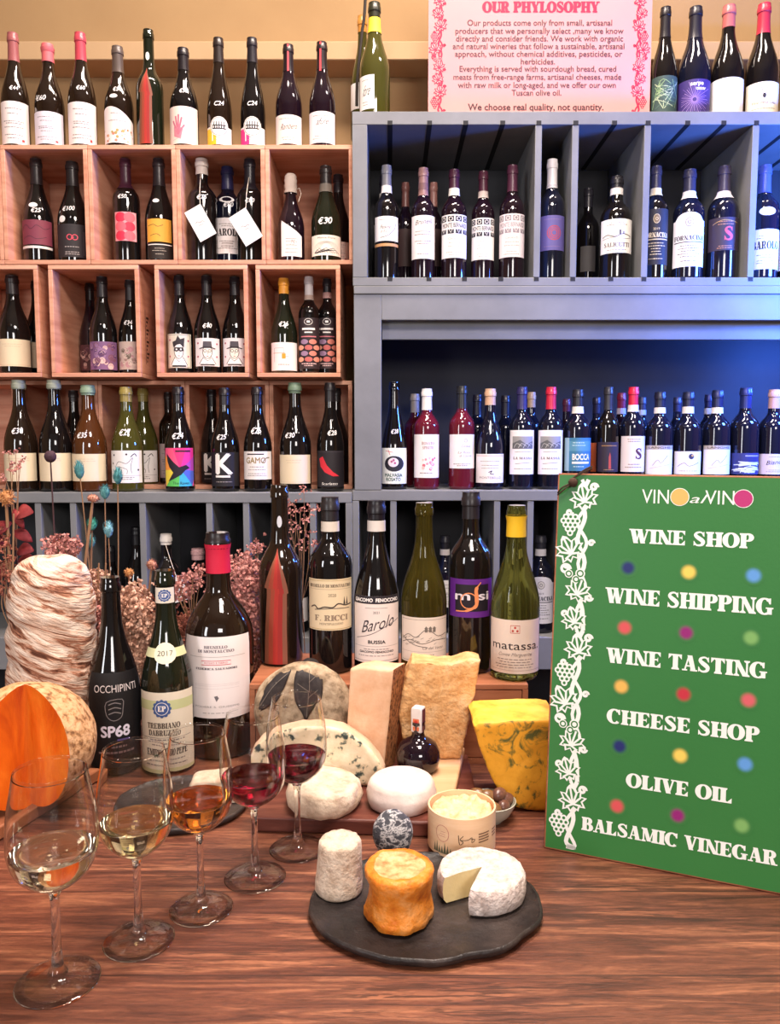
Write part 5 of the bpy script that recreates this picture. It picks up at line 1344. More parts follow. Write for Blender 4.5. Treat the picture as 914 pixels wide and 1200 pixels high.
board('small_wedge_board', 'small pale wooden board under the rough cheese chunk', M['lightboard'], [(a[0], a[1] + .004), b, (c[0] + .004, 1.245), (xy(497, 1.2, 890), 1.245)], ZSB, .014)
ZWB = ZSB + .0143

# ------------------------------------------------------------------ cheeses
def cheese_rind(name, cols, **kw):
    kw = {'scale': 60, 'bump': .5, 'bscale': 160, 'rough': .75, 'dist': .002, **kw}
    return mottled(name, cols, **kw)
M['bloom'] = cheese_rind('white_bloomy_rind', [(180, 152, 128), (212, 190, 166), (224, 206, 184)], scale=46, dist=.003, bump=.9, bscale=120)
M['bloom2'] = cheese_rind('white_smooth_rind', [(206, 188, 178), (226, 210, 202)], scale=30, bump=.5, bscale=90)
M['ridged'] = cheese_rind('ridged_white_rind', [(176, 156, 146), (208, 192, 184), (222, 208, 200)], scale=110, bump=1.0, bscale=200, dist=.003)
M['goat'] = cheese_rind('goat_rind', [(170, 144, 122), (206, 184, 162), (220, 202, 182)], scale=90, bump=1.0, bscale=170, dist=.003)
M['ash'] = mottled('ash_rind', [(70, 70, 76), (110, 110, 114), (206, 202, 202), (110, 110, 114), (66, 66, 72)], 70, (1, 1, 1.5), .8, .9, 150, pos=[.42, .46, .50, .54, .58], dist=.002, detail=10)
M['wash'] = cheese_rind('orange_washed_rind', [(190, 88, 16), (222, 132, 44), (230, 160, 92)], scale=40, bump=.9, rough=.42, bscale=110, dist=.003)
M['washtop'] = cheese_rind('orange_wrinkled_top', [(180, 98, 48), (222, 160, 108), (232, 188, 146)], scale=90, bump=1.0, bscale=140, rough=.5)
M['paste'] = cheese_rind('ivory_paste', [(232, 208, 150), (242, 224, 176)], scale=20, bump=.2, rough=.4)
M['parm'] = cheese_rind('pale_hard_paste', [(210, 160, 122), (222, 178, 142), (230, 192, 158)], scale=34, bump=.3, bscale=120, rough=.6)
M['parm2'] = cheese_rind('golden_hard_paste', [(196, 140, 84), (218, 168, 112), (230, 192, 144)], scale=40, bump=1.0, bscale=110, rough=.6, dist=.004)
M['rindbrown'] = mottled('brown_hard_rind', [(90, 52, 30), (150, 96, 60), (170, 112, 72)], 260, (1, 1, .6), .6, .4, 260, pos=[.4, .5, .6])
M['blue'] = mottled('blue_veined_paste', [(52, 62, 62), (112, 116, 100), (226, 206, 172), (238, 222, 194)], 48, (1, 1, 1), .5, .4, 120, pos=[.36, .405, .45, .7], detail=4)
M['bluerind'] = cheese_rind('pale_natural_rind', [(206, 170, 140), (226, 194, 166)], scale=30)
M['yellow'] = mottled('orange_yellow_paste', [(88, 86, 40), (150, 116, 40), (216, 150, 40), (228, 164, 50)], 30, (1, 1, 1), .5, .4, 90, pos=[.36, .41, .47, .8], detail=5, distort=1.6)
M['yellowtop'] = mottled('yellow_crumbly_top', [(196, 140, 36), (236, 184, 66), (240, 198, 90)], 26, (1, 1, 1), .6, .7, 70)
M['mimo'] = mottled('pitted_brown_rind', [(120, 82, 50), (176, 130, 84), (202, 158, 112), (214, 172, 128)], 90, (1, 1, 1), .8, .9, 130, pos=[.36, .44, .52, .7], dist=.003)
M['mimoin'] = mottled('bright_orange_paste', [(196, 70, 10), (226, 104, 20), (240, 134, 40)], 22, (1, 1, .35), .42, .6, 90, dist=.003, distort=.6)
M['wheel'] = mottled('grey_beige_rind', [(112, 94, 74), (160, 138, 112), (188, 168, 142)], 55, (1, 1, 1), .8, .8, 110, pos=[.36, .48, .64])
M['leaf'] = mottled('dark_dry_leaf', [(34, 30, 32), (52, 46, 46), (72, 64, 60)], 40, rough=.55, bump=.5, bscale=90)
M['woodbox'] = mottled('thin_poplar_wood', [(226, 184, 142), (238, 202, 164)], 8, (1, 1, 10), .55)

def round_cheese(label, px, py, z, Y, R, h, mat, seed, amp=.0016, tilt=(0, 0), bulge=.04, edge=.32, f=55, ell=1.0):
    x = xy(px, Y)
    e = h * edge
    prof = [(0, 0)] + [(R * k_, 0) for k_ in (.3, .6, .85)] + [(R * .95, h * .04), (R * (1 + bulge * .4), h * .25), (R * (1 + bulge), h * .5), (R * (1 + bulge * .3), h - e)] + \
        [(R - e * .5 * (1 - math.cos(q)), h - e + e * math.sin(q)) for q in (.5, 1.0, 1.57)] + [(R * k_, h + .0006 * i_) for i_, k_ in enumerate((.72, .5, .3, .14))] + [(0, h + .001)]
    def fn(v):
        d = nz(v, f, seed) * amp + nz(v, f * .3, seed + 5) * amp * 1.5
        n_ = Vector((v.x, v.y, (v.z - h / 2) * 1.5)); n_.normalize()
        w = v + n_ * d if v.z > .001 else v
        return Vector((w.x * ell, w.y, w.z))
    o = MB().lathe(prof, 64, fn=fn).build('cheese', mat, None, angle=80, loc=(x, Y, z), rot=(tilt[0], tilt[1], 0))
    return tag(o, label, 'cheese')
round_cheese('round white bloomy cheese on the red board behind the dark red wine', 377, 0, ZSB, 1.068, .0515, .034, M['bloom'], 1, .0022, f=70)
round_cheese('smooth round white cheese on the red board, before the little dark bottle', 471, 0, ZSB, 1.072, .0475, .038, M['bloom2'], 2, .0012, edge=.42)
# cone goat cheese
q = at_z(397, 1042, SL)
pr = [(0, 0), (.016, 0), (.0262, 0), (.0280, .003), (.0276, .012), (.0266, .026), (.0258, .040), (.0252, .052), (.0244, .0585), (.0226, .0612), (.016, .0618), (.008, .0615), (0, .0615)]
o = MB().lathe(pr, 48, fn=lambda v: v + Vector((nz(v, 160, 1), nz(v, 160, 2), nz(v, 160, 3) if v.z > .01 else 0)) * .0013 + Vector((.03 * v.z, 0, 0))).build('cheese', M['goat'], None, angle=80, loc=(q.x, q.y, SL))
tag(o, 'tall pale goat cheese tapering upward, at the slate rim by the wine glasses', 'cheese')
# ash cheese standing on its edge
q = at_z(461, 1011, SL)
o = MB().ball((0, 0, .0305), .027, n=22, sc=(.94, .60, 1.14), fn=lambda v: v * (1 + .05 * nz(v, 90, 4))).build('cheese', M['ash'], None, angle=80, loc=(q.x, q.y + .012, SL - .0006), rot=(-.12, 0, .15))
tag(o, 'small grey ash-coated oval cheese standing on edge on the slate', 'cheese')
# boxed cheese
q = at_z(541, 1006, SL)
BY = q.y + .040; bxo = thing('boxed_cheese', 'creamy wrinkled cheese in a thin round wooden box', 'cheese', (xy(541, BY, 960), BY, SL))
rb, hb = .0440, .052
MB().lathe([(0, 0), (rb, 0), (rb, hb), (rb - .0022, hb), (rb - .0022, .004), (0, .004)], 64).build('wooden_box', M['woodbox'], bxo, angle=40)
pr = [(0, .0045), (rb - .0026, .0045), (rb - .0026, hb - .012), (rb - .005, hb - .006)] + [(rb * k_, hb - .005) for k_ in (.86, .78, .7, .62, .54, .46, .38, .3, .22, .14, .07)] + [(0, hb - .005)]
MB().lathe(pr, 72, fn=lambda v: v + Vector((0, 0, (nz(v, 90, 6) * .0060 + nz(v, 210, 7) * .0036) if v.z > hb - .0055 else 0))).build('cream', cheese_rind('wrinkled_cream', [(206, 158, 110), (226, 190, 144), (234, 206, 166)], scale=70, rough=.5, bump=.9), bxo, angle=80)
A = Art()
A.ring(-.030, .030, .0095, .0007, (196, 120, 110), 1, .0105); small(A, .001, .001, ())
for i in range(3): A.rect(-.036 + .002 * i, .026 + .003 * i, -.025, .0265 + .003 * i, (196, 130, 120))
A.line([(-.008, .032), (-.0065, .020), (-.002, .023), (-.006, .026)], .0009, (66, 44, 34), 1, 3); A.line([(-.002, .031), (-.006, .026), (.004, .026), (.009, .029), (.009, .022), (.013, .026), (.008, .027)], .0008, (66, 44, 34), 1, 3)
for i in range(4): A.rect(.018, .031 - .0035 * i, .035 - .001 * (i % 2), .0325 - .0035 * i, (120, 86, 66))
for i in range(3): A.rect(.042, .030 - .004 * i, .052, .032 - .004 * i, (150, 116, 96))
for i in range(7): A.poly([(-.044 + .004 * i, .004), (-.042 + .004 * i, .016 + .003 * math.sin(i * 1.9)), (-.040 + .004 * i, .004)], (96, 92, 66))
A.build('box_print', bxo.children[0], lambda x, y, l: Vector(((rb + .0003) * math.sin(x / rb), -(rb + .0003) * math.cos(x / rb), y)), cut=.004)
# orange washed cheese
q = at_z(468, 1097, SL)
pr = [(0, 0), (.018, 0), (.032, 0), (.0375, .003), (.0375, .010), (.0350, .020), (.0335, .030), (.0345, .040), (.0375, .048), (.0385, .0545), (.0360, .0585), (.0300, .0592), (.0290, .0588)] + [(.0385 * k_, .0575 - .002 * (1 - k_)) for k_ in (.66, .54, .42, .30, .18, .08)] + [(0, .0555)]
def wfn(v):
    a = math.atan2(v.y, v.x)
    d = nz(v, 60, 8) * .0030 + nz(v, 170, 9) * .0011 + .0012 * math.sin(a * 3 + v.z * 30)
    n_ = Vector((v.x, v.y, 0)); n_ = n_.normalized() if n_.length > 1e-6 else n_
    return v + n_ * d + Vector((0, 0, nz(v, 100, 10) * .0018 if v.z > .003 else 0))
mbw = MB().lathe(pr, 64, fn=wfn)
nlast = 7 * 64
mbw.m = [1 if i >= len(mbw.f) - nlast else 0 for i in range(len(mbw.f))]
o = mbw.build('cheese', [M['wash'], M['washtop']], None, angle=80, loc=(q.x, q.y + .036, SL))
tag(o, 'orange washed-rind cheese with pinched waist, closest cheese on the slate', 'cheese')
# cut white cheese: a turn with a wedge missing
def wedge_cheese(name, label, loc, prof, a0, a1, mats, n=56, fn=None, rot=None):
    """prof (r,z) from the axis at the bottom to the axis at the top; solid from angle a0 to a1, with two flat cut faces"""
    vs, fs, ms = [], [], []
    k_ = len(prof)
    for i in range(n + 1):
        a_ = a0 + (a1 - a0) * i / n
        for r, z in prof: vs.append(Vector((r * math.cos(a_), r * math.sin(a_), z)))
    for i in range(n):
        for j in range(k_ - 1):
            p = i * k_ + j; fs.append((p, p + k_, p + k_ + 1, p + 1)); ms.append(0)
    if fn: vs = [fn(v) for v in vs]
    # cut faces: fan of quads towards the axis
    for i, fl_ in ((0, 0), (n, 1)):
        base = [i * k_ + j for j in range(k_)]
        fs.append(tuple(base) if fl_ else tuple(base[::-1])); ms.append(1)
    mb = MB(); mb.v = [tuple(v) for v in vs]; mb.f = fs; mb.m = ms
    me = mb.build(name, mats, None, angle=45, loc=loc, rot=rot)
    bm = bmesh.new(); bm.from_mesh(me.data); bmesh.ops.remove_doubles(bm, verts=bm.verts, dist=1e-6); bmesh.ops.recalc_face_normals(bm, faces=bm.faces); bm.to_mesh(me.data); bm.free()
    return tag(me, label, 'cheese')
q = at_z(564, 1046, SL)
h = .031; Rr = .0505
pr = [(0, 0), (Rr * .5, 0), (Rr * .93, 0), (Rr, h * .12), (Rr * 1.02, h * .45), (Rr * 1.0, h * .78), (Rr * .95, h * .95), (Rr * .86, h), (Rr * .6, h * 1.01), (Rr * .3, h * 1.01), (0, h * 1.01)]
wedge_cheese('cheese', 'white-rinded cheese on the slate with one wedge cut away', (q.x, q.y, SL), pr, R_(-112), R_(-112 + 318), [M['ridged'], M['paste']], 60,
             lambda v: v + Vector((nz(v, 110, 3), nz(v, 110, 4), nz(v, 110, 5) if v.z > .002 else 0)) * .0014)
# orange ball cheese with a wedge cut out
Rm = .092
pr = [(0, .0)] + [(Rm * math.sin(PI * i / 20), Rm * .95 - Rm * .95 * math.cos(PI * i / 20)) for i in range(1, 20)] + [(0, Rm * 1.9)]
q = at_y(33, 890, 1.075)
wedge_cheese('cut_ball_cheese', 'ball cheese with brown pitted rind, cut open to bright orange inside', (q.x, 1.075, ZBB - .002), pr, R_(-31), R_(-31 + 281), [M['mimo'], M['mimoin']], 60,
             lambda v: v * (1 + .02 * nz(v, 30, 3)), rot=(0, 0, 0))
# tall pale wedge with rind side
Yw = 1.163
def px_poly(pts, Y): return [(at_y(a, b, Y).x, at_y(a, b, Y).z) for a, b in pts]
def slab_cheese(name, label, pts, Y, D, mats, seed, amp=.002, f=50, rindq=None, skew=(0, 0), sub=5, zmin=None, round_=.004):
    P2 = px_poly(pts, Y)
    if zmin is not None: P2 = [(x, max(z, zmin)) for x, z in P2]
    cx = sum(p[0] for p in P2) / len(P2); cz_ = sum(p[1] for p in P2) / len(P2)
    dense = []
    for (xa, za), (xb, zb_) in zip(P2, P2[1:] + P2[:1]):
        for i in range(sub): dense.append((xa + (xb - xa) * i / sub - cx, za + (zb_ - za) * i / sub - cz_))
    rr = round_
    lay = [(0, 0)] + [(k_, 0) for k_ in (.12, .25, .38, .5, .62, .74, .85, .94)] + [(.985, rr * .3), (1, rr)] + [(1, rr + (D - 2 * rr) * i / 6) for i in range(1, 7)] + [(.985, D - rr * .3), (.93, D), (0, D)]
    lo = min(z for x, z in dense)
    def fn(v):
        s = Vector((nz(v, f, seed), nz(v, f, seed + 2), nz(v, f, seed + 4))) * amp + Vector((nz(v, f * 3, seed), nz(v, f * 3, seed + 2), nz(v, f * 3, seed + 4))) * amp * .35
        t_ = v.y / D
        w = Vector((v.x + skew[0] * v.y, v.y, v.z + skew[1] * v.y * (0 if v.z < lo + .004 else 1))) + s
        if v.z < lo + .0005: w.z = v.z
        return w
    mi = (lambda i: 0) if rindq is None else rindq
    return tag(loft(dense, lay, fn, mi).build(name, mats, None, angle=60, loc=(cx, Y, cz_)), label, 'cheese')
zlow = ZSB + .0005
o = slab_cheese('cheese_wedge', 'tall smooth pale cheese wedge with dotted brown rind on one side', [(410, 784), (425, 781), (443, 784), (461, 785), (456, 840), (449, 905), (425, 917), (403, 914), (406, 850)], Yw, .040, [M['parm'], M['rindbrown']], 3, .0008, skew=(.50, 0), zmin=zlow)
# rind on the side that faces away from the leaf cheese
for p in o.data.polygons:
    if p.normal.x > .8 and p.center.y > .002: p.material_index = 1
slab_cheese('cheese_chunk', 'large rough golden cheese chunk on the small pale board', [(475, 792), (483, 775), (510, 778), (530, 779), (548, 772), (563, 775), (556, 815), (546, 865), (540, 906), (512, 908), (492, 906), (474, 880), (468, 840), (471, 812)], 1.190, .052, [M['parm2']], 7, .0022, 70, sub=12, skew=(.02, 0), zmin=ZWB + .0005)
# blue veined half wheel
out = catmull([(300, 905), (292, 888), (305, 868), (335, 855), (370, 851), (400, 855), (425, 870), (444, 890), (451, 905), (445, 918), (425, 925), (390, 916), (345, 910)], 2, True)
slab_cheese('blue_cheese', 'blue veined half cheese leaning behind the round white bloomy cheese', out, 1.124, .036, [M['blue'], M['bluerind']], 11, .0016, rindq=lambda i: 0 if i < 9 else 1, sub=2, zmin=zlow, round_=.010)
# leaf-wrapped wheel leaning against the drawer box
Rw = .079
lw = thing('leaf_cheese', 'round rough cheese leaning on the drawer box, dark leaves pressed on it', 'cheese', (xy(353, 1.21, 850), 1.2095, ZSB))
lw.rotation_euler = (R_(-5), 0, 0)
dis = [((Rw + .002 * math.sin(3 * a_)) * math.cos(a_), (Rw + .002 * math.sin(2 * a_)) * math.sin(a_)) for a_ in [2 * PI * i / 64 for i in range(64)]]
loft(dis, [(0, 0)] + [(k_, .0) for k_ in (.15, .3, .45, .6, .72, .82)] + [(.91, .003), (.97, .010), (1, .018), (1, .026), (.95, .031), (.8, .033), (0, .033)],
     lambda v: Vector((v.x, v.y, v.z + Rw)) + Vector((nz(v, 60, 2), nz(v, 60, 3), nz(v, 60, 4))) * .0022).build('wheel', M['wheel'], lw, angle=70)
def press_leaf(pts, vein, z_=0):
    """leaf outline in metres on the wheel's face"""
    pts = catmull(pts, 4, True); cx = sum(p[0] for p in pts) / len(pts); cy = sum(p[1] for p in pts) / len(pts)
    def surf(x, z):
        r = math.hypot(x, z - Rw) / Rw
        return -.0016 + (.0 if r < .82 else (r - .82) * .055 + max(0, r - .91) * .16)
    n = len(pts); vs = []; fs = []
    rings = (1.0, .8, .6, .4, .2)
    for k_ in rings:
        for x, z in pts: X_, Z_ = cx + (x - cx) * k_, cy + (z - cy) * k_; vs.append((X_, surf(X_, Z_) - .0008 * (1 - k_), Z_))
    vs.append((cx, surf(cx, cy) - .001, cy))
    for r_ in range(len(rings) - 1):
        for i in range(n): fs.append((r_ * n + i, r_ * n + (i + 1) % n, (r_ + 1) * n + (i + 1) % n, (r_ + 1) * n + i))
    for i in range(n): fs.append(((len(rings) - 1) * n + i, (len(rings) - 1) * n + (i + 1) % n, len(vs) - 1))
    L = MB().add(vs, fs).build('pressed_leaf', M['leaf'], lw, angle=80)
    sol = L.modifiers.new('thickness', 'SOLIDIFY'); sol.thickness = .0008
    A = Art()
    for ln in vein: A.line(ln, .0009, (120, 108, 98), 1, 3)
    A.build('vein', L, lambda x, y, l: Vector((x, surf(x, y) - .0026, y)), cut=None)
press_leaf([(.006, .162), (.026, .155), (.034, .128), (.030, .098), (.014, .078), (.008, .066), (.002, .080), (-.010, .100), (-.012, .130), (-.006, .152)], [[(.012, .158), (.013, .12), (.010, .075)], [(.012, .13), (.026, .142)], [(.012, .115), (-.006, .128)], [(.012, .105), (.026, .118)]])
press_leaf([(-.020, .140), (-.018, .150), (-.036, .146), (-.056, .128), (-.070, .104), (-.074, .082), (-.060, .086), (-.046, .096), (-.030, .116)], [[(-.022, .144), (-.046, .122), (-.066, .092)], [(-.04, .128), (-.044, .142)]])
# yellow veined wedge
Yy = 1.09
out = [(556, 852), (562, 847), (600, 845), (640, 844), (655, 846), (656, 900), (654, 945), (640, 952), (618, 950), (602, 946), (591, 936), (578, 918), (568, 893), (560, 868)]
o = slab_cheese('yellow_cheese', 'big orange yellow cheese wedge with mouldy veins, next to the green sign', out, Yy, .10, [M['yellow'], M['yellowtop']], 17, .0016, skew=(0, 0), sub=4, zmin=COUNTER + .0006)
for p in o.data.polygons:
    if p.normal.z > .6: p.material_index = 1
# pale cheese on the slate behind the ruby glass
q = at_y(266, 890, 1.125)
out2 = [(-.047, 0), (.050, 0), (.056, .012), (.056, .030), (.045, .037), (.0, .034), (-.04, .032), (-.050, .02)]
o = loft(catmull(out2, 4, True), [(0, 0)] + [(k_, 0) for k_ in (.3, .6, .85)] + [(.96, .001), (1, .005), (1, .02), (1, .036), (.96, .044), (0, .045)], lambda v: v + Vector((nz(v, 70, 1), nz(v, 70, 2), 0)) * .0015).build('pale_cheese', M['bloom'], None, angle=60, loc=(q.x, 1.10, COUNTER + .0098), rot=(0, 0, .15))
tag(o, 'pale cream cheese piece on the slate behind the ruby and amber glasses', 'cheese')

# ------------------------------------------------------------------ little round vinegar bottle
q = at_y(490, 880, 1.1525)
vb = thing('vinegar_bottle', 'little round-bellied dark vinegar bottle with tall sealed cap', 'bottle', (q.x, 1.1525, ZSB + .0002))
pr = [(0, 0), (.020, 0), (.0225, .003), (.0225, .010), (.0255, .014), (.0310, .022), (.0335, .034), (.0325, .045), (.0270, .056), (.0175, .063), (.0105, .067), (.0092, .072), (.0092, .084), (.0105, .086), (.0105, .090), (0, .0902)]
MB().lathe(catmull(pr[:2], 1) + pr[1:], 40).build('glass_body', DG['plum'], vb, angle=50)
cp = MB().lathe([(.0098, .074), (.0122, .075), (.0122, .108), (.0110, .1125), (0, .1125)], 4, fn=lambda v: Matrix.Rotation(R_(20), 3, 'Z') @ v).build('cap', flat((228, 220, 216), .25, 'clear_seal_foil'), vb, bevel=.0012)
A = Art(); A.rect(-.005, .078, .005, .096, (224, 120, 80)); A.rect(-.005, .084, .005, .086, (240, 226, 214), 2); A.circ(0, .091, .003, (206, 60, 50), 2)
ca = R_(45) + .55
def capface(ang): return lambda x, y, l: Matrix.Rotation(ang, 3, 'Z') @ Vector((x, -.0122 * .7071 - .0004 - .0001 * l, y))
A.build('orange_seal', cp, capface(R_(-25)))
A = Art(); A.rect(-.006, .077, .006, .110, (92, 34, 44)); A.build('red_seal', cp, capface(R_(65)))

# ------------------------------------------------------------------ olives
q = at_z(572, 975, COUNTER)
bc = Vector((xy(574, q.y + .036, 955), q.y + .036, COUNTER + .0003))
pr = [(0, 0), (.018, 0), (.020, .003), (.028, .010), (.0345, .022), (.0365, .0285), (.0355, .029), (.033, .022), (.026, .0125), (.018, .007), (0, .0062)]
o = MB().lathe(pr, 48).build('olive_bowl', flat((176, 176, 160), .25, 'celadon_glaze', 0, .5), None, angle=50, loc=bc)
tag(o, 'small pale green bowl of olives between the boxed cheese and yellow wedge', 'bowl')
M['olive'] = mottled('brown_olive_skin', [(84, 58, 40), (120, 86, 54), (140, 104, 66)], 40, rough=.3, spec=.5)
M['olive2'] = mottled('purple_olive_skin', [(74, 46, 44), (104, 70, 58), (124, 88, 66)], 40, rough=.3, spec=.5)
pos = [(-.018, -.008, .022, .3), (.002, -.014, .0225, -.4), (.018, -.006, .022, 1.2), (-.012, .014, .022, .8), (.010, .015, .022, -.9), (-.003, .001, .033, .2), (.013, .003, .035, .9), (-.017, .004, .034, -.3), (.0235, .008, .026, .5)]
ol = ['brown olive at the bowl rim behind the boxed cheese', 'brown olive touching the box side', 'shiny olive at the open rim of the bowl', 'dark olive at the back of the bowl', 'olive at the back of the bowl by the yellow wedge',
      'topmost middle olive in the bowl', 'round olive perched at the top of the heap', 'long dark olive perched on the heap toward the white cheese', 'olive lowest against the bare bowl rim']
for i, (x, y, z, r) in enumerate(pos):
    o = MB().ball((0, 0, 0), .0100, n=12, sc=(1.32, .95, .95)).build('olive', M['olive'] if i % 2 else M['olive2'], None, angle=80, loc=bc + Vector((x, y, z)), rot=(0, .1 * (i % 3), r))
    tag(o, ol[i], 'olive', 'olives in the small bowl')

# ------------------------------------------------------------------ tall loaf
M['crust'] = mottled('floury_crust', [(92, 54, 40), (166, 112, 86), (210, 178, 156), (228, 208, 192)], 6, (2.0, 2.0, 11), .85, .9, 26, pos=[.37, .44, .50, .62], detail=12, dist=.006, distort=1.2, rot=(0, R_(-24), 0))
qx = xy(54, 1.27, 740)
def loaf_fn(v):
    a_ = math.atan2(v.y, v.x)
    s = v.z * 95 + 4.5 * math.sin(a_ * 1.0 + .9) + 1.2 * nz(v, 14, 5)
    r = math.hypot(v.x, v.y)
    g_ = abs(math.sin(s * .5)) ** .5 * .0045 - .003 + nz(v, 45, 3) * .004 + nz(v, 120, 9) * .0012
    n_ = Vector((v.x, v.y, 0)); n_ = n_.normalized() if r > 1e-6 else n_
    return v + n_ * g_ * min(1, r / .03) + Vector((0, 0, nz(v, 40, 7) * .003 if v.z > .02 else 0))
prof = [(0, 0), (.03, 0), (.062, 0)] + catmull([(.0665, .004), (.0690, .05), (.0705, .11), (.0690, .18), (.0680, .24), (.0655, .285), (.0580, .317), (.0420, .336), (.0200, .3445)], 16) + [(.008, .3452), (0, .3455)]
o = MB().lathe(prof, 72, fn=loaf_fn).build('crusty_loaf', M['crust'], None, angle=80, loc=(qx, 1.285, COUNTER + .0004), rot=(0, R_(1), 0))
tag(o, 'tall floury crusty loaf standing upright among the dried flowers', 'bread')
# ------------------------------------------------------------------ the green sign
GREEN = mottled('green_printed_board', [(48, 112, 54), (53, 119, 59)], 2.0, rough=.38, spec=.4, bump=.06, bscale=240)
BLc = at_z(637, 994, COUNTER); BRc = at_z(914, 1049, COUNTER)
U = Vector((BRc.x - BLc.x, BRc.y - BLc.y, 0)).normalized()
back = Vector((-U.y, U.x, 0))
lean = R_(6.2)
V = Vector((0, 0, math.cos(lean))) + back * math.sin(lean)
N = U.cross(V).normalized()           # towards the viewer?
if N.y > 0: N = -N
SW, ST = .365, .013
def on_sign(px, py):
    d = ray(px, py); t_ = (BLc - EYE).dot(N) / d.dot(N)
    q = EYE + d * t_ - BLc
    return q.dot(U), q.dot(V)
SHt = on_sign(657, 555)[1]
sg = thing('shop_sign', 'green standing sign listing wine shop, cheese shop, olive oil and vinegar', 'sign', BLc + Vector((0, 0, .0006)))
def splace(u, v, n): return U * u + V * v + N * n
vs = [splace(u, v, n) for u in (0, SW) for v in (0, SHt) for n in (-ST, 0)]
sb = MB().add(vs, [(0, 1, 3, 2), (4, 6, 7, 5), (0, 4, 5, 1), (2, 3, 7, 6), (0, 2, 6, 4), (1, 5, 7, 3)]).build('board', M['box'], sg, bevel=.0012)
fa = Art(); fa.cols = []
e = .0022
mb = MB().add([splace(u, v, .0004) for u, v in ((e, e), (SW - e, e), (SW - e, SHt - e), (e, SHt - e))], [(0, 1, 2, 3)])
face_ = mb.build('green_print', GREEN, sb)
SWH = (232, 234, 228)
swrap = lambda x, y, l: splace(x, y, .0006 + .00012 * l)
A = Art()
def sline(body, xl, yl, xr, yr, capx):
    u0, v0 = on_sign(xl, yl); u1, v1 = on_sign(xr, yr)
    _, vt = on_sign(xl, yl - capx)
    A = Art(); A.text(body, (u0 + u1) / 2, (v0 + v1) / 2, vt - v0, SWH, 1, 'serif', fit=math.hypot(u1 - u0, v1 - v0), rot=0)
    A.build('lettering', face_, swrap)
sline('WINE SHOP', 737, 637.5, 883, 642.6, 16.5)
sline('WINE SHIPPING', 709, 708, 906.5, 720, 18)
sline('WINE TASTING', 710, 777.5, 899, 795, 17.5)
sline('CHEESE SHOP', 711, 848.5, 889.5, 869.5, 17)
sline('OLIVE OIL', 733.5, 923, 858, 941.5, 16.5)
sline('BALSAMIC VINEGAR', 681, 975, 911, 1012.5, 15.5)
A = Art()
def thin(body, xl, yb_, xr, yb2, capx, shear=0):
    u0, v0 = on_sign(xl, yb_); u1, v1 = on_sign(xr, yb2); _, vt = on_sign(xl, yb_ - capx)
    A.text(body, (u0 + u1) / 2, (v0 + v1) / 2, vt - v0, SWH, 1, fit=u1 - u0, shear=shear)
thin('VIN', 752, 590, 785, 591, 16); thin('al', 806.5, 590.5, 825, 589.5, 10, .6); thin('VIN', 826, 591.5, 862, 592, 16)
for px, py, c in ((796.5, 583, (236, 172, 96)), (871, 585, (176, 44, 110))):
    u, v = on_sign(px, py); A.circ(u, v, .0112, SWH, 1, .0112, 28); A.circ(u, v, .0104, c, 2, .0104, 28)
A.build('logo', face_, swrap)
# soft colour dots: each fades into the green at its printed edge
def dot_mat(c):
    m, n, l, b = base_mat('soft_dot_ink')
    tc = n.new('ShaderNodeTexCoord'); ln = n.new('ShaderNodeVectorMath'); ln.operation = 'LENGTH'
    l.new(tc.outputs['Object'], ln.inputs[0])
    rp = n.new('ShaderNodeMapRange'); rp.inputs[1].default_value = .0040; rp.inputs[2].default_value = .0112; rp.interpolation_type = 'SMOOTHSTEP'
    l.new(ln.outputs['Value'], rp.inputs[0])
    mx = n.new('ShaderNodeMix'); mx.data_type = 'RGBA'; l.new(rp.outputs[0], mx.inputs[0])
    mx.inputs[6].default_value = lin(c); mx.inputs[7].default_value = lin((50, 115, 56)); l.new(mx.outputs[2], b.inputs['Base Color']); b.inputs['Roughness'].default_value = .38
    return m
_dm = {}
NAVY, YEL, BLU, COR, PUR, LG, ORA, RED_, PINK_ = (24, 36, 100), (236, 200, 90), (92, 150, 214), (206, 80, 84), (140, 30, 110), (120, 170, 96), (232, 176, 84), (186, 44, 60), (206, 92, 100)
for px, py, c in ((736, 666, NAVY), (807, 671, YEL), (883, 675, BLU), (732, 736, COR), (804, 742, PUR), (880, 748, LG), (728, 805, ORA), (801, 814, RED_), (877, 821, PINK_),
                  (726, 875, NAVY), (797, 886, YEL), (873, 896, BLU), (723, 945, COR), (794, 956, PUR), (869, 968, LG)):
    u, v = on_sign(px, py)
    m_ = _dm.setdefault(c, dot_mat(c))
    mb = MB(); nn = 24
    mb.add([U * .0125 * math.cos(2 * PI * i / nn) + V * .0125 * math.sin(2 * PI * i / nn) for i in range(nn)], [tuple(range(nn))])
    mb.build('colour_dot', m_, face_, loc=splace(u, v, .0006))
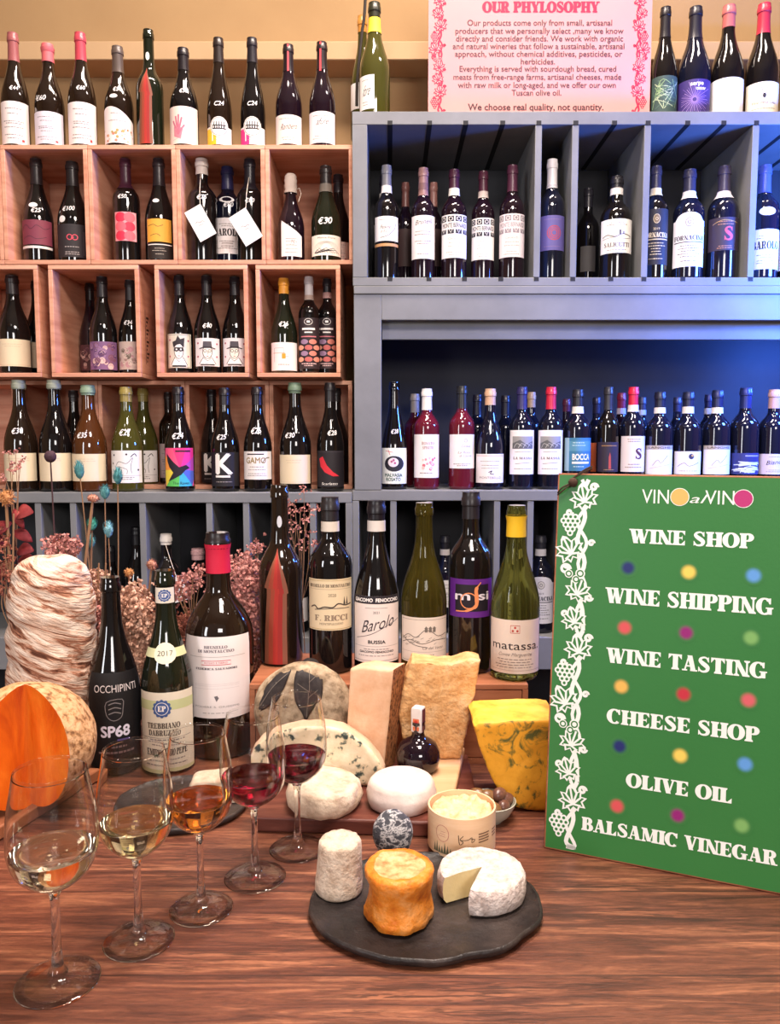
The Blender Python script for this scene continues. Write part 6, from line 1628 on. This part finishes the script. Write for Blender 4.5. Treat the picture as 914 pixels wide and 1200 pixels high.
# vine border: stems, leaves, grapes and curls
def spiral(A, x, y, r, col, w, a0=0, turns=1.3, dirn=1, l=1):
    pts = [(x + r * (1 - .75 * i / 16) * math.cos(a0 + dirn * 2 * PI * turns * i / 16), y + r * (1 - .75 * i / 16) * math.sin(a0 + dirn * 2 * PI * turns * i / 16)) for i in range(17)]
    A.line(pts, w, col, l, 2)
def vine_leaf(A, x, y, s, ang, col, inner, l=2):
    lob = [(0, -.55), (.28, -.82), (.40, -.55), (.78, -.62), (.66, -.22), (1.0, .02), (.62, .16), (.74, .56), (.36, .46), (.22, .82), (0, 1.0), (-.22, .82), (-.36, .46), (-.74, .56), (-.62, .16), (-1.0, .02), (-.66, -.22), (-.78, -.62), (-.40, -.55), (-.28, -.82)]
    ca, sa = math.cos(ang), math.sin(ang)
    tr = lambda k_: [(x + s * k_ * (a_ * ca - b_ * sa), y + s * k_ * (a_ * sa + b_ * ca)) for a_, b_ in lob]
    A.poly(tr(1.0), col, l); A.poly(tr(.80), inner, l + 1)
    for vx, vy in ((0, .8), (.6, .1), (-.6, .1), (.5, -.45), (-.5, -.45), (.4, .45), (-.4, .45)):
        A.line([(x + s * .3 * sa, y - s * .3 * ca), (x + s * (vx * ca - vy * sa), y + s * (vx * sa + vy * ca))], s * .13, col, l + 2)
def grapes(A, x, y, s, col, inner, l=2):
    for r_, n_ in enumerate((3, 4, 3, 2, 1)):
        for i in range(n_):
            gx, gy = x + (i - (n_ - 1) / 2) * s * 1.7, y - r_ * s * 1.5
            A.circ(gx, gy, s * 1.15, col, l, None, 12); A.circ(gx, gy, s * .55, inner, l + 1, None, 10)
def vine(A, x, y0, y1, w, col, inner, period, mirror=1, leaf_s=.46):
    n = int((y1 - y0) / period + .999)
    lw_ = w * .085
    for i in range(n):
        t_ = y1 - i * period; p = period; f = mirror
        def yy(a_): return max(y0 + w * .1, t_ - a_ * p)
        S_ = lambda a_: x + f * a_ * w
        L_ = []
        A.line([(S_(.25), yy(0)), (S_(.05), yy(.12)), (S_(.18), yy(.25)), (S_(-.02), yy(.40)), (S_(.22), yy(.55)), (S_(.0), yy(.72)), (S_(.2), yy(.86)), (S_(.25), yy(1.0))], lw_ * 1.5, col, 1, 5)
        A.line([(S_(.05), yy(0)), (S_(.30), yy(.14)), (S_(-.05), yy(.28)), (S_(.26), yy(.42)), (S_(.02), yy(.56)), (S_(.28), yy(.72)), (S_(.02), yy(.88)), (S_(.05), yy(1.0))], lw_ * 1.2, col, 1, 5)
        for a_, xx, r_, tn in ((.05, .42, .12, 1.3), (.22, -.30, .10, -1.2), (.42, .40, .09, 1.2), (.60, -.36, .16, 1.4), (.78, .40, .10, -1.2), (.90, -.34, .10, 1.1)):
            if t_ - a_ * p > y0 + .01: spiral(A, S_(xx), yy(a_), r_ * w, col, lw_, 0, abs(tn), f * (1 if tn > 0 else -1))
        for a_, xx, an, sc_ in ((.12, .12, .2, 1.0), (.47, -.26, .5 * f, 1.05), (.74, .06, -.3, .95), (.93, -.05, .3, .9)):
            if t_ - a_ * p > y0 + w * .35: vine_leaf(A, S_(xx), yy(a_), w * leaf_s * sc_, an, col, inner)
        if t_ - .45 * p > y0: grapes(A, S_(-.26), yy(.25), w * .085, col, inner)
        if t_ - .85 * p > y0:
            for dx, dy, r_ in ((-.25, .63, .13), (.1, .625, .15), (-.02, .665, .13), (.14, .68, .12)): A.circ(S_(dx), yy(dy), r_ * w, col, 3); A.ring(S_(dx), yy(dy), r_ * w * .6, lw_ * .5, inner, 4)
A = Art()
uL = on_sign(677, 600)[0]
vine(A, .0295, .004, SHt - .008, .042, SWH, (52, 117, 58), .196)
A.build('vine_border', face_, swrap); A = Art()
vine(A, SW - .0295, .004, SHt - .008, .042, SWH, (52, 117, 58), .196, -1)
A.build('vine_border', face_, swrap)
# hole and cord at the upper corner
hu, hv = on_sign(672, 566)
kn = MB().ball((0, 0, 0), .0062, n=10, sc=(1, 1, 1)).build('knot', flat((66, 44, 34), .9), sg, loc=splace(hu, hv, .003))
cordm = flat((62, 44, 34), .9, 'brown_cord')
def cpt(px, py, n): u, v = on_sign(px, py); return splace(u, v, n)
for sh in (0, 2.2):
    MB().tube(catmull([cpt(672, 566, .003), cpt(660 + sh, 572 + sh, .006), cpt(654, 578 + sh, .001), cpt(655, 575 + sh, -ST - .002), cpt(668, 563 + sh, -ST - .004), cpt(684, 552 + sh, -ST - .002), cpt(693, 547 + sh, -.004), cpt(686, 551 + sh, .003), cpt(672, 561, .0035)], 4), .0011, 6).build('cord', cordm, sg)

# ------------------------------------------------------------------ pink notice on the rack
YP = 2.225
px0, px1 = xy(502, YP, 60), xy(763, YP, 60)
pz0 = zt1 + .0004; pz1 = zy(-62, YP)
nt = thing('paper_notice', 'pink framed notice with red vine borders, standing on top of the grey rack', 'notice', ((px0 + px1) / 2, YP, pz0))
pw, ph = px1 - px0, pz1 - pz0
pb = MB().box(-pw / 2, pw / 2, 0, .006, 0, ph).build('board', mottled('pink_printed_card', [(206, 138, 136), (213, 147, 144)], 3, rough=.55), nt)
MB().box(-.05, .05, .0062, .09, 0, .006).build('foot', M['paper'], nt)
A = Art(); CR, TX = (176, 28, 66), (84, 56, 62)
def nz_(py): return zy(py, YP) - pz0
def nx_(px): return xy(px, YP, 60) - (px0 + px1) / 2
def nl(body, xl, xr, base, cap, col=TX, font='sans', bold=.02):
    A.text(body, (nx_(xl) + nx_(xr)) / 2, nz_(base), nz_(base - cap) - nz_(base), col, 1, font, fit=nx_(xr) - nx_(xl), bold=bold)
nl('OUR PHYLOSOPHY', 565, 701, 14.5, 12.5, CR, 'serif')
for body, xl, xr, base in (('Our products come only from small, artisanal', 547, 717, 30), ('producers that we personally select ,many we know', 533, 730, 39.5), ('directly and consider friends. We work with organic', 534, 730, 48.5),
                           ('and natural wineries that follow a sustainable, artisanal', 530.5, 732, 57.5), ('approach, without chemical additives, pesticides, or', 533, 729, 66.5), ('herbicides.', 610, 651, 75.5),
                           ('Everything is served with sourdough bread, cured', 538, 723, 84), ('meats from free-range farms, artisanal cheeses, made', 531, 729, 93.5), ('with raw milk or long-aged, and we offer our own', 537, 723, 103), ('Tuscan olive oil.', 600, 659, 112)):
    nl(body, xl, xr, base, 6.6, TX)
nl('We choose real quality, not quantity.', 549, 709, 129.2, 7.4, (70, 44, 50), 'sans', .035)
vine(A, nx_(514), .012, ph - .01, .038, CR, (210, 143, 140), .17, 1, .5)
vine(A, nx_(750), .012, ph - .01, .038, CR, (210, 143, 140), .17, -1, .5)
A.build('lettering', pb, lambda x, y, l: Vector((x, -.0005 - .0001 * l, y)))

# ------------------------------------------------------------------ dark cable hanging by the rack
o = MB().tube(catmull([at_y(432, -150, 2.30), at_y(428, 0, 2.30), at_y(424, 40, 2.30), at_y(419, 90, 2.30), at_y(418, 124, 2.30)], 5), .0042, 8).build('hanging_cord', flat((40, 32, 28), .6), None)
tag(o, 'dark cord hanging down the beige wall behind the olive bottles', 'cord')

# ------------------------------------------------------------------ dried flowers
STEM = flat((150, 112, 80), .8, 'dry_stem'); DST = flat((70, 44, 44), .8, 'dark_stem')
def stem_pts(px, py, Y, foot_x, foot_y=None, bend=.02, n=6):
    top = at_y(px, py, Y); ft = Vector((foot_x, foot_y or Y, COUNTER + .001))
    mid = (top + ft) / 2 + Vector((bend, 0, 0))
    return top, catmull([ft, mid, top], n)
def flower(name, label, cat, px, py, Y, fx, head, smat=STEM, r=.0013, bend=.01, group=None):
    top, pts = stem_pts(px, py, Y, fx, None, bend)
    o = thing(name, label, cat, (pts[0][0], pts[0][1], COUNTER + .0005), 0, group)
    base = Vector((pts[0][0], pts[0][1], COUNTER + .0005))
    MB().tube([Vector(p) - base for p in pts], [r * 1.3] * (len(pts) - 1) + [r], 7).build('stem', smat, o)
    d = (Vector(pts[-1]) - Vector(pts[-3])).normalized()
    head(o, top - base, d)
    return o
def align(d): return d.to_track_quat('Z', 'Y').to_matrix()
TEAL = [mottled('teal_tail_fluff', [(52, 112, 116), (84, 146, 148), (124, 176, 176)], 120, (1, 1, .4), .9, .9, 260, dist=.003),
        mottled('green_tail_fluff', [(30, 120, 104), (60, 156, 134), (110, 186, 164)], 120, (1, 1, .4), .9, .9, 260, dist=.003),
        mottled('pale_blue_tail_fluff', [(90, 146, 160), (124, 178, 188), (164, 204, 208)], 120, (1, 1, .4), .9, .9, 260, dist=.003)]
def tail(mat, ln=.033, r=.0084, tilt=0):
    def f(o, top, d):
        mt = align(d)
        prof = [(0, 0)] + [(r * math.sin(PI * i / 14) ** .75 * (1.08 - .25 * i / 14), ln * i / 14) for i in range(1, 14)] + [(0, ln)]
        mb = MB().lathe(prof, 20, fn=lambda v: mt @ (v + Vector((nz(v, 700, 1), nz(v, 700, 2), 0)) * .0016) + top - d * ln * .5)
        # bristles
        for i in range(230):
            a_, q_ = rnd.uniform(0, 2 * PI), rnd.uniform(.05, .95)
            rr = r * math.sin(PI * q_) ** .75
            p = Vector((rr * math.cos(a_), rr * math.sin(a_), ln * q_)); e_ = p + Vector((math.cos(a_) * .0026, math.sin(a_) * .0026, .0062))
            s_ = Vector((-math.sin(a_), math.cos(a_), 0)) * .0005
            mb.add([mt @ w + top - d * ln * .5 for w in (p - s_, p + s_, e_)], [(0, 1, 2)])
        mb.build('fluffy_head', mat, o, angle=80)
    return f
gt = 'teal bunny tail grasses'
YF1 = 1.415
flower('bunny_tail_grass', 'teal bunny tail before the amber cream-label bottle', 'dried flower', 93, 551, YF1, xy(104, YF1, 700), tail(TEAL[0]), group=gt, r=.0008)
flower('bunny_tail_grass', 'tallest teal bunny tail before the cow sketch label', 'dried flower', 138, 558, YF1 + .01, xy(118, YF1, 720), tail(TEAL[0], .031), group=gt, r=.0008)
flower('bunny_tail_grass', 'teal bunny tail touching the cup-shaped seed head', 'dried flower', 123, 577, YF1 + .02, xy(101, YF1, 720), tail(TEAL[0], .026), group=gt, r=.0008)
flower('bunny_tail_grass', 'green bunny tail above its darker twin', 'dried flower', 108, 615, YF1 + .01, xy(98, YF1, 720), tail(TEAL[1], .022), group=gt, r=.0008, bend=0)
flower('bunny_tail_grass', 'dark teal bunny tail right under the green one', 'dried flower', 106, 635, YF1 + .03, xy(96, YF1, 720), tail(TEAL[0], .026), group=gt, r=.0008, bend=0)
flower('bunny_tail_grass', 'pale blue bunny tail hanging over the dark rack', 'dried flower', 127, 621, YF1 + .025, xy(110, YF1, 720), tail(TEAL[2], .030), group=gt, r=.0008)
M['thistle'] = mottled('dry_thistle', [(140, 84, 50), (190, 134, 84), (214, 164, 110)], 140, rough=.9)
M['seedhead'] = mottled('pinkish_seed_head', [(130, 80, 66), (186, 130, 108), (206, 156, 132)], 140, rough=.9)
def burr(mat, r, spikes=120, ln=.3, flat_=1.0, up=False):
    def f(o, top, d):
        mt = align(d); mb = MB().ball((0, 0, 0), r * .82, n=10, sc=(1, 1, flat_), fn=lambda v: mt @ v)
        mb.v = [tuple(Vector(v) + top) for v in mb.v]
        for i in range(spikes):
            a_ = rnd.uniform(0, 2 * PI); z_ = rnd.uniform(-.1 if up else -1, 1)
            q_ = Vector((math.sqrt(1 - z_ * z_) * math.cos(a_), math.sqrt(1 - z_ * z_) * math.sin(a_), z_ * flat_))
            s_ = q_.cross(Vector((.3, .5, .8))).normalized() * r * .09
            e_ = q_ * r * (1 + ln * rnd.uniform(.3, 1)) + (Vector((0, 0, r * .5)) if up else Vector())
            s2 = q_.cross(s_).normalized() * r * .07
            mb.add([mt @ w + top for w in (q_ * r * .7 - s_, q_ * r * .7 + s_, q_ * r * .7 + s2, e_)], [(0, 1, 3), (1, 2, 3), (2, 0, 3)])
        mb.build('flower_head', mat, o, angle=80)
    return f
flower('dried_thistle', 'bushy golden thistle head above the red leaves', 'dried flower', 7, 583, YF1, xy(22, YF1, 700), burr(M['thistle'], .015, 160, .35), group=None, r=.0022, bend=-.004)
flower('dried_thistle', 'golden thistle flower beside the top of the loaf', 'dried flower', 84, 674, 1.385, xy(92, 1.385, 760), burr(M['thistle'], .012, 170, .45, .7, True), r=.0016)
flower('seed_head', 'cup-shaped pinkish seed head on a curved pale stalk', 'dried flower', 109, 584, YF1 - .02, xy(96, YF1, 720), burr(M['seedhead'], .012, 90, .18, .65), r=.0021, bend=-.012)
flower('seed_head', 'spiky ball seed head above the collared bottle, slanting stalk', 'dried flower', 178, 662, 1.40, xy(120, 1.4, 740), burr(M['seedhead'], .0105, 200, .22), r=.0014, bend=.02)
flower('seed_head', 'small golden ball seed head above the black open bottle', 'dried flower', 151, 671, 1.40, xy(140, 1.4, 740), burr(M['thistle'], .0085, 120, .25), r=.0012)
def darkball(o, top, d):
    MB().ball(top, .0105, n=12, sc=(1, 1, 1.05), fn=lambda v: v * (1 + .05 * nz(v, 300, 2))).build('flower_head', mottled('dark_plum_ball', [(52, 34, 44), (80, 56, 64)], 90, rough=.8, bump=.5, bscale=200), o, angle=80)
flower('dried_poppy_head', 'dark plum ball flower on a thin black stalk', 'dried flower', 59, 535, YF1 + .01, xy(64, YF1, 700), darkball, DST, .0011, .002)
# red leaves
RL = mottled('dried_red_leaf', [(88, 24, 30), (122, 36, 40), (146, 60, 56)], 30, rough=.7)
def leaf_mesh(mb, c, d, up, ln, wd, mi=0):
    side = d.cross(up).normalized(); up = side.cross(d).normalized()
    vs = []; n = 8
    for i in range(n + 1):
        t_ = i / n; w = wd * math.sin(PI * min(1, t_ * .96 + .02)) ** .8
        p = c + d * ln * t_ + up * (.18 * ln * math.sin(PI * t_))
        vs += [p - side * w + up * .12 * w, p + Vector((0, 0, 0)), p + side * w + up * .12 * w]
    fs = []
    for i in range(n):
        for j in range(2): fs.append((3 * i + j, 3 * i + j + 1, 3 * i + j + 4, 3 * i + j + 3))
    mb.add(vs, fs, mi)
rl = thing('red_leaf_branch', 'branch of dark red dried leaves rising behind the loaf', 'dried flower', (xy(30, 1.43, 720), 1.43, COUNTER + .0005))
rb_ = Vector(rl.location)
MB().tube([Vector(p) - rb_ for p in catmull([rb_, at_y(24, 700, 1.43), at_y(18, 640, 1.43), at_y(14, 590, 1.43)], 5)], .0018, 7).build('stem', DST, rl)
for (px, py, dx, dz, ln, wd) in ((18, 604, .9, .15, .040, .016), (16, 622, .9, -.45, .044, .011), (14, 612, -.7, -.6, .04, .014), (20, 646, .95, .05, .036, .014), (22, 655, .9, -.25, .036, .014), (10, 640, -.8, .3, .034, .013), (8, 660, -.3, -.8, .035, .012), (16, 596, .5, -.8, .045, .008)):
    mb = MB(); leaf_mesh(mb, at_y(px, py, 1.425) - rb_, Vector((dx, -.25, dz)).normalized(), Vector((0, -.8, .6)), ln, wd)
    l_ = mb.build('leaf', RL, rl, angle=80); s_ = l_.modifiers.new('thickness', 'SOLIDIFY'); s_.thickness = .0006
# pink statice and pale hydrangea-like masses
PK = mottled('dried_pink_petals', [(150, 92, 88), (196, 132, 124), (222, 166, 154)], 90, rough=.85)
PB = mottled('dried_beige_petals', [(160, 112, 92), (206, 160, 136), (230, 192, 168)], 90, rough=.85)
PR = mottled('dried_rust_petals', [(112, 58, 48), (156, 92, 74), (186, 124, 100)], 90, rough=.85)
def spray(name, label, spots, fx, Y, mat, size=.0035, per=26, spread=.014, smat=STEM, sr=.0011, name2='blossoms'):
    """stem with forked twigs, each carrying a cluster of small florets"""
    base = Vector((fx, Y, COUNTER + .0005))
    o = thing(name, label, 'dried flower', base)
    tips = [at_y(px, py, Y + rnd.uniform(-.02, .02)) - base for px, py in spots]
    c = sum(tips, Vector()) / len(tips); fork = Vector((c.x * .5, 0, min(t_.z for t_ in tips) * .72))
    st = MB(); st.tube(catmull([(0, 0, 0), fork * .5 + Vector((.004, 0, 0)), fork], 4), sr * 1.4, 6)
    bl = MB()
    for t_ in tips:
        st.tube(catmull([fork, (fork + t_) / 2 + Vector((rnd.uniform(-.008, .008), rnd.uniform(-.01, .01), .004)), t_], 4), sr * .8, 5)
        for i in range(per):
            p = t_ + Vector((rnd.gauss(0, 1), rnd.gauss(0, .8), rnd.gauss(0, 1))) * spread * .5
            s_ = size * rnd.uniform(.75, 1.5)
            for k_ in range(3):
                a_ = rnd.uniform(0, 2 * PI); d1 = Vector((math.cos(a_), -.5 + rnd.uniform(-.4, .4), math.sin(a_))).normalized(); d2 = d1.cross(Vector((rnd.uniform(-1, 1), 1, rnd.uniform(-1, 1)))).normalized()
                e3 = d1.cross(d2) * s_ * .3
                bl.add([p, p + d1 * s_ + d2 * s_ * .55 + e3, p + d1 * s_ * 1.4, p + d1 * s_ - d2 * s_ * .55 + e3, p + e3 * 2.0], [(0, 1, 2, 4), (0, 4, 2, 3), (0, 3, 2, 1)])
    st.build('stems', smat, o)
    b_ = bl.build(name2, mat, o, angle=80); b_['kind'] = 'stuff'
    return o
def cloud(cx, cy, rx, ry, n): return [(cx + rx * math.sqrt(rnd.random()) * math.cos(a_), cy + ry * math.sqrt(rnd.random()) * math.sin(a_)) for a_ in [rnd.uniform(0, 2 * PI) for _ in range(n)]]
fl_ = 'dried_flower_spray'
spray(fl_, 'pink blossom spray standing above the loaf', [(58, 642), (66, 634), (73, 640), (60, 652), (70, 652), (76, 634), (80, 648), (88, 642), (91, 636), (78, 662), (82, 655)], xy(76, 1.39, 720), 1.39, PK, .0036, 22, .013)
spray(fl_, 'thin pink twig before the outermost cream label bottle', [(18, 528), (10, 530), (22, 545), (15, 552), (6, 560), (25, 538), (12, 545)], xy(20, 1.43, 700), 1.43, PK, .0026, 7, .008, sr=.0007)
spray(fl_, 'dense beige blossom mass between loaf and black open bottle', cloud(104, 715, 15, 28, 26) + cloud(112, 690, 14, 12, 8), xy(112, 1.40, 760), 1.40, PB, .0044, 44, .024)
spray(fl_, 'rust coloured blossom mass low beside the loaf', cloud(96, 745, 14, 38, 30) + cloud(104, 790, 14, 30, 16), xy(100, 1.43, 760), 1.43, PR, .0042, 44, .024)
spray(fl_, 'pale pink blossom mass close behind the black open bottle', cloud(112, 745, 12, 34, 24) + cloud(116, 800, 9, 30, 16), xy(122, 1.375, 780), 1.375, PK, .0042, 40, .022)
spray(fl_, 'beige blossom mass between the black open and the collared bottle', cloud(158, 725, 14, 30, 24) + cloud(160, 770, 10, 22, 12), xy(160, 1.38, 760), 1.38, PB, .0044, 44, .024)
spray(fl_, 'rust blossom mass behind the collared bottle', cloud(166, 740, 10, 44, 22) + cloud(212, 745, 8, 36, 14), xy(182, 1.43, 760), 1.43, PR, .0042, 28, .02)
spray(fl_, 'pink blossom spray behind the magnum neck', [(210, 684), (216, 676), (222, 690), (205, 690), (226, 676), (232, 668), (234, 684), (214, 700), (272, 672), (276, 690), (268, 684)], xy(222, 1.44, 760), 1.44, PK, .0038, 20, .013)
spray(fl_, 'tall pink blossom plume between magnum and red-wrapped bottle', cloud(288, 680, 9, 20, 16) + cloud(292, 720, 8, 34, 20) + [(280, 660), (286, 656), (296, 660), (302, 642)], xy(292, 1.44, 760), 1.44, PK, .0040, 26, .017)
spray(fl_, 'rust pink blossoms low between magnum and red-wrapped bottle', cloud(296, 770, 8, 30, 20), xy(296, 1.40, 800), 1.452, PR, .0040, 26, .018)
spray(fl_, 'feathery pink twig behind the red-wrapped and village label bottles', [(345, 590), (352, 600), (340, 600), (358, 612), (347, 616), (364, 596), (340, 622), (362, 628), (352, 640), (345, 650), (368, 640), (356, 572)], xy(352, 1.41, 760), 1.455, PK, .0026, 9, .012, sr=.0007)
spray(fl_, 'pinkish grass tuft at the outer edge behind the loaf', [(4, 640), (2, 660), (8, 675), (3, 690), (6, 628), (12, 655)], xy(6, 1.37, 720), 1.40, PR, .0034, 16, .014)
for i, (px, py, fx, lab) in enumerate(((116, 660, 100, 'bare pale cut stalk slanting beside the teal tails'), (124, 660, 112, 'bare pale cut stalk above the black open bottle'), (16, 602, 8, 'bare pale stalk beside the golden thistle'))):
    top, pts = stem_pts(px, py, 1.375, xy(fx, 1.375, 760), None, .0)
    base = Vector(pts[0])
    o = MB().tube([Vector(p) - base for p in pts], .0016, 7).build('dry_stalk', STEM, None, loc=base); tag(o, lab, 'dried flower')
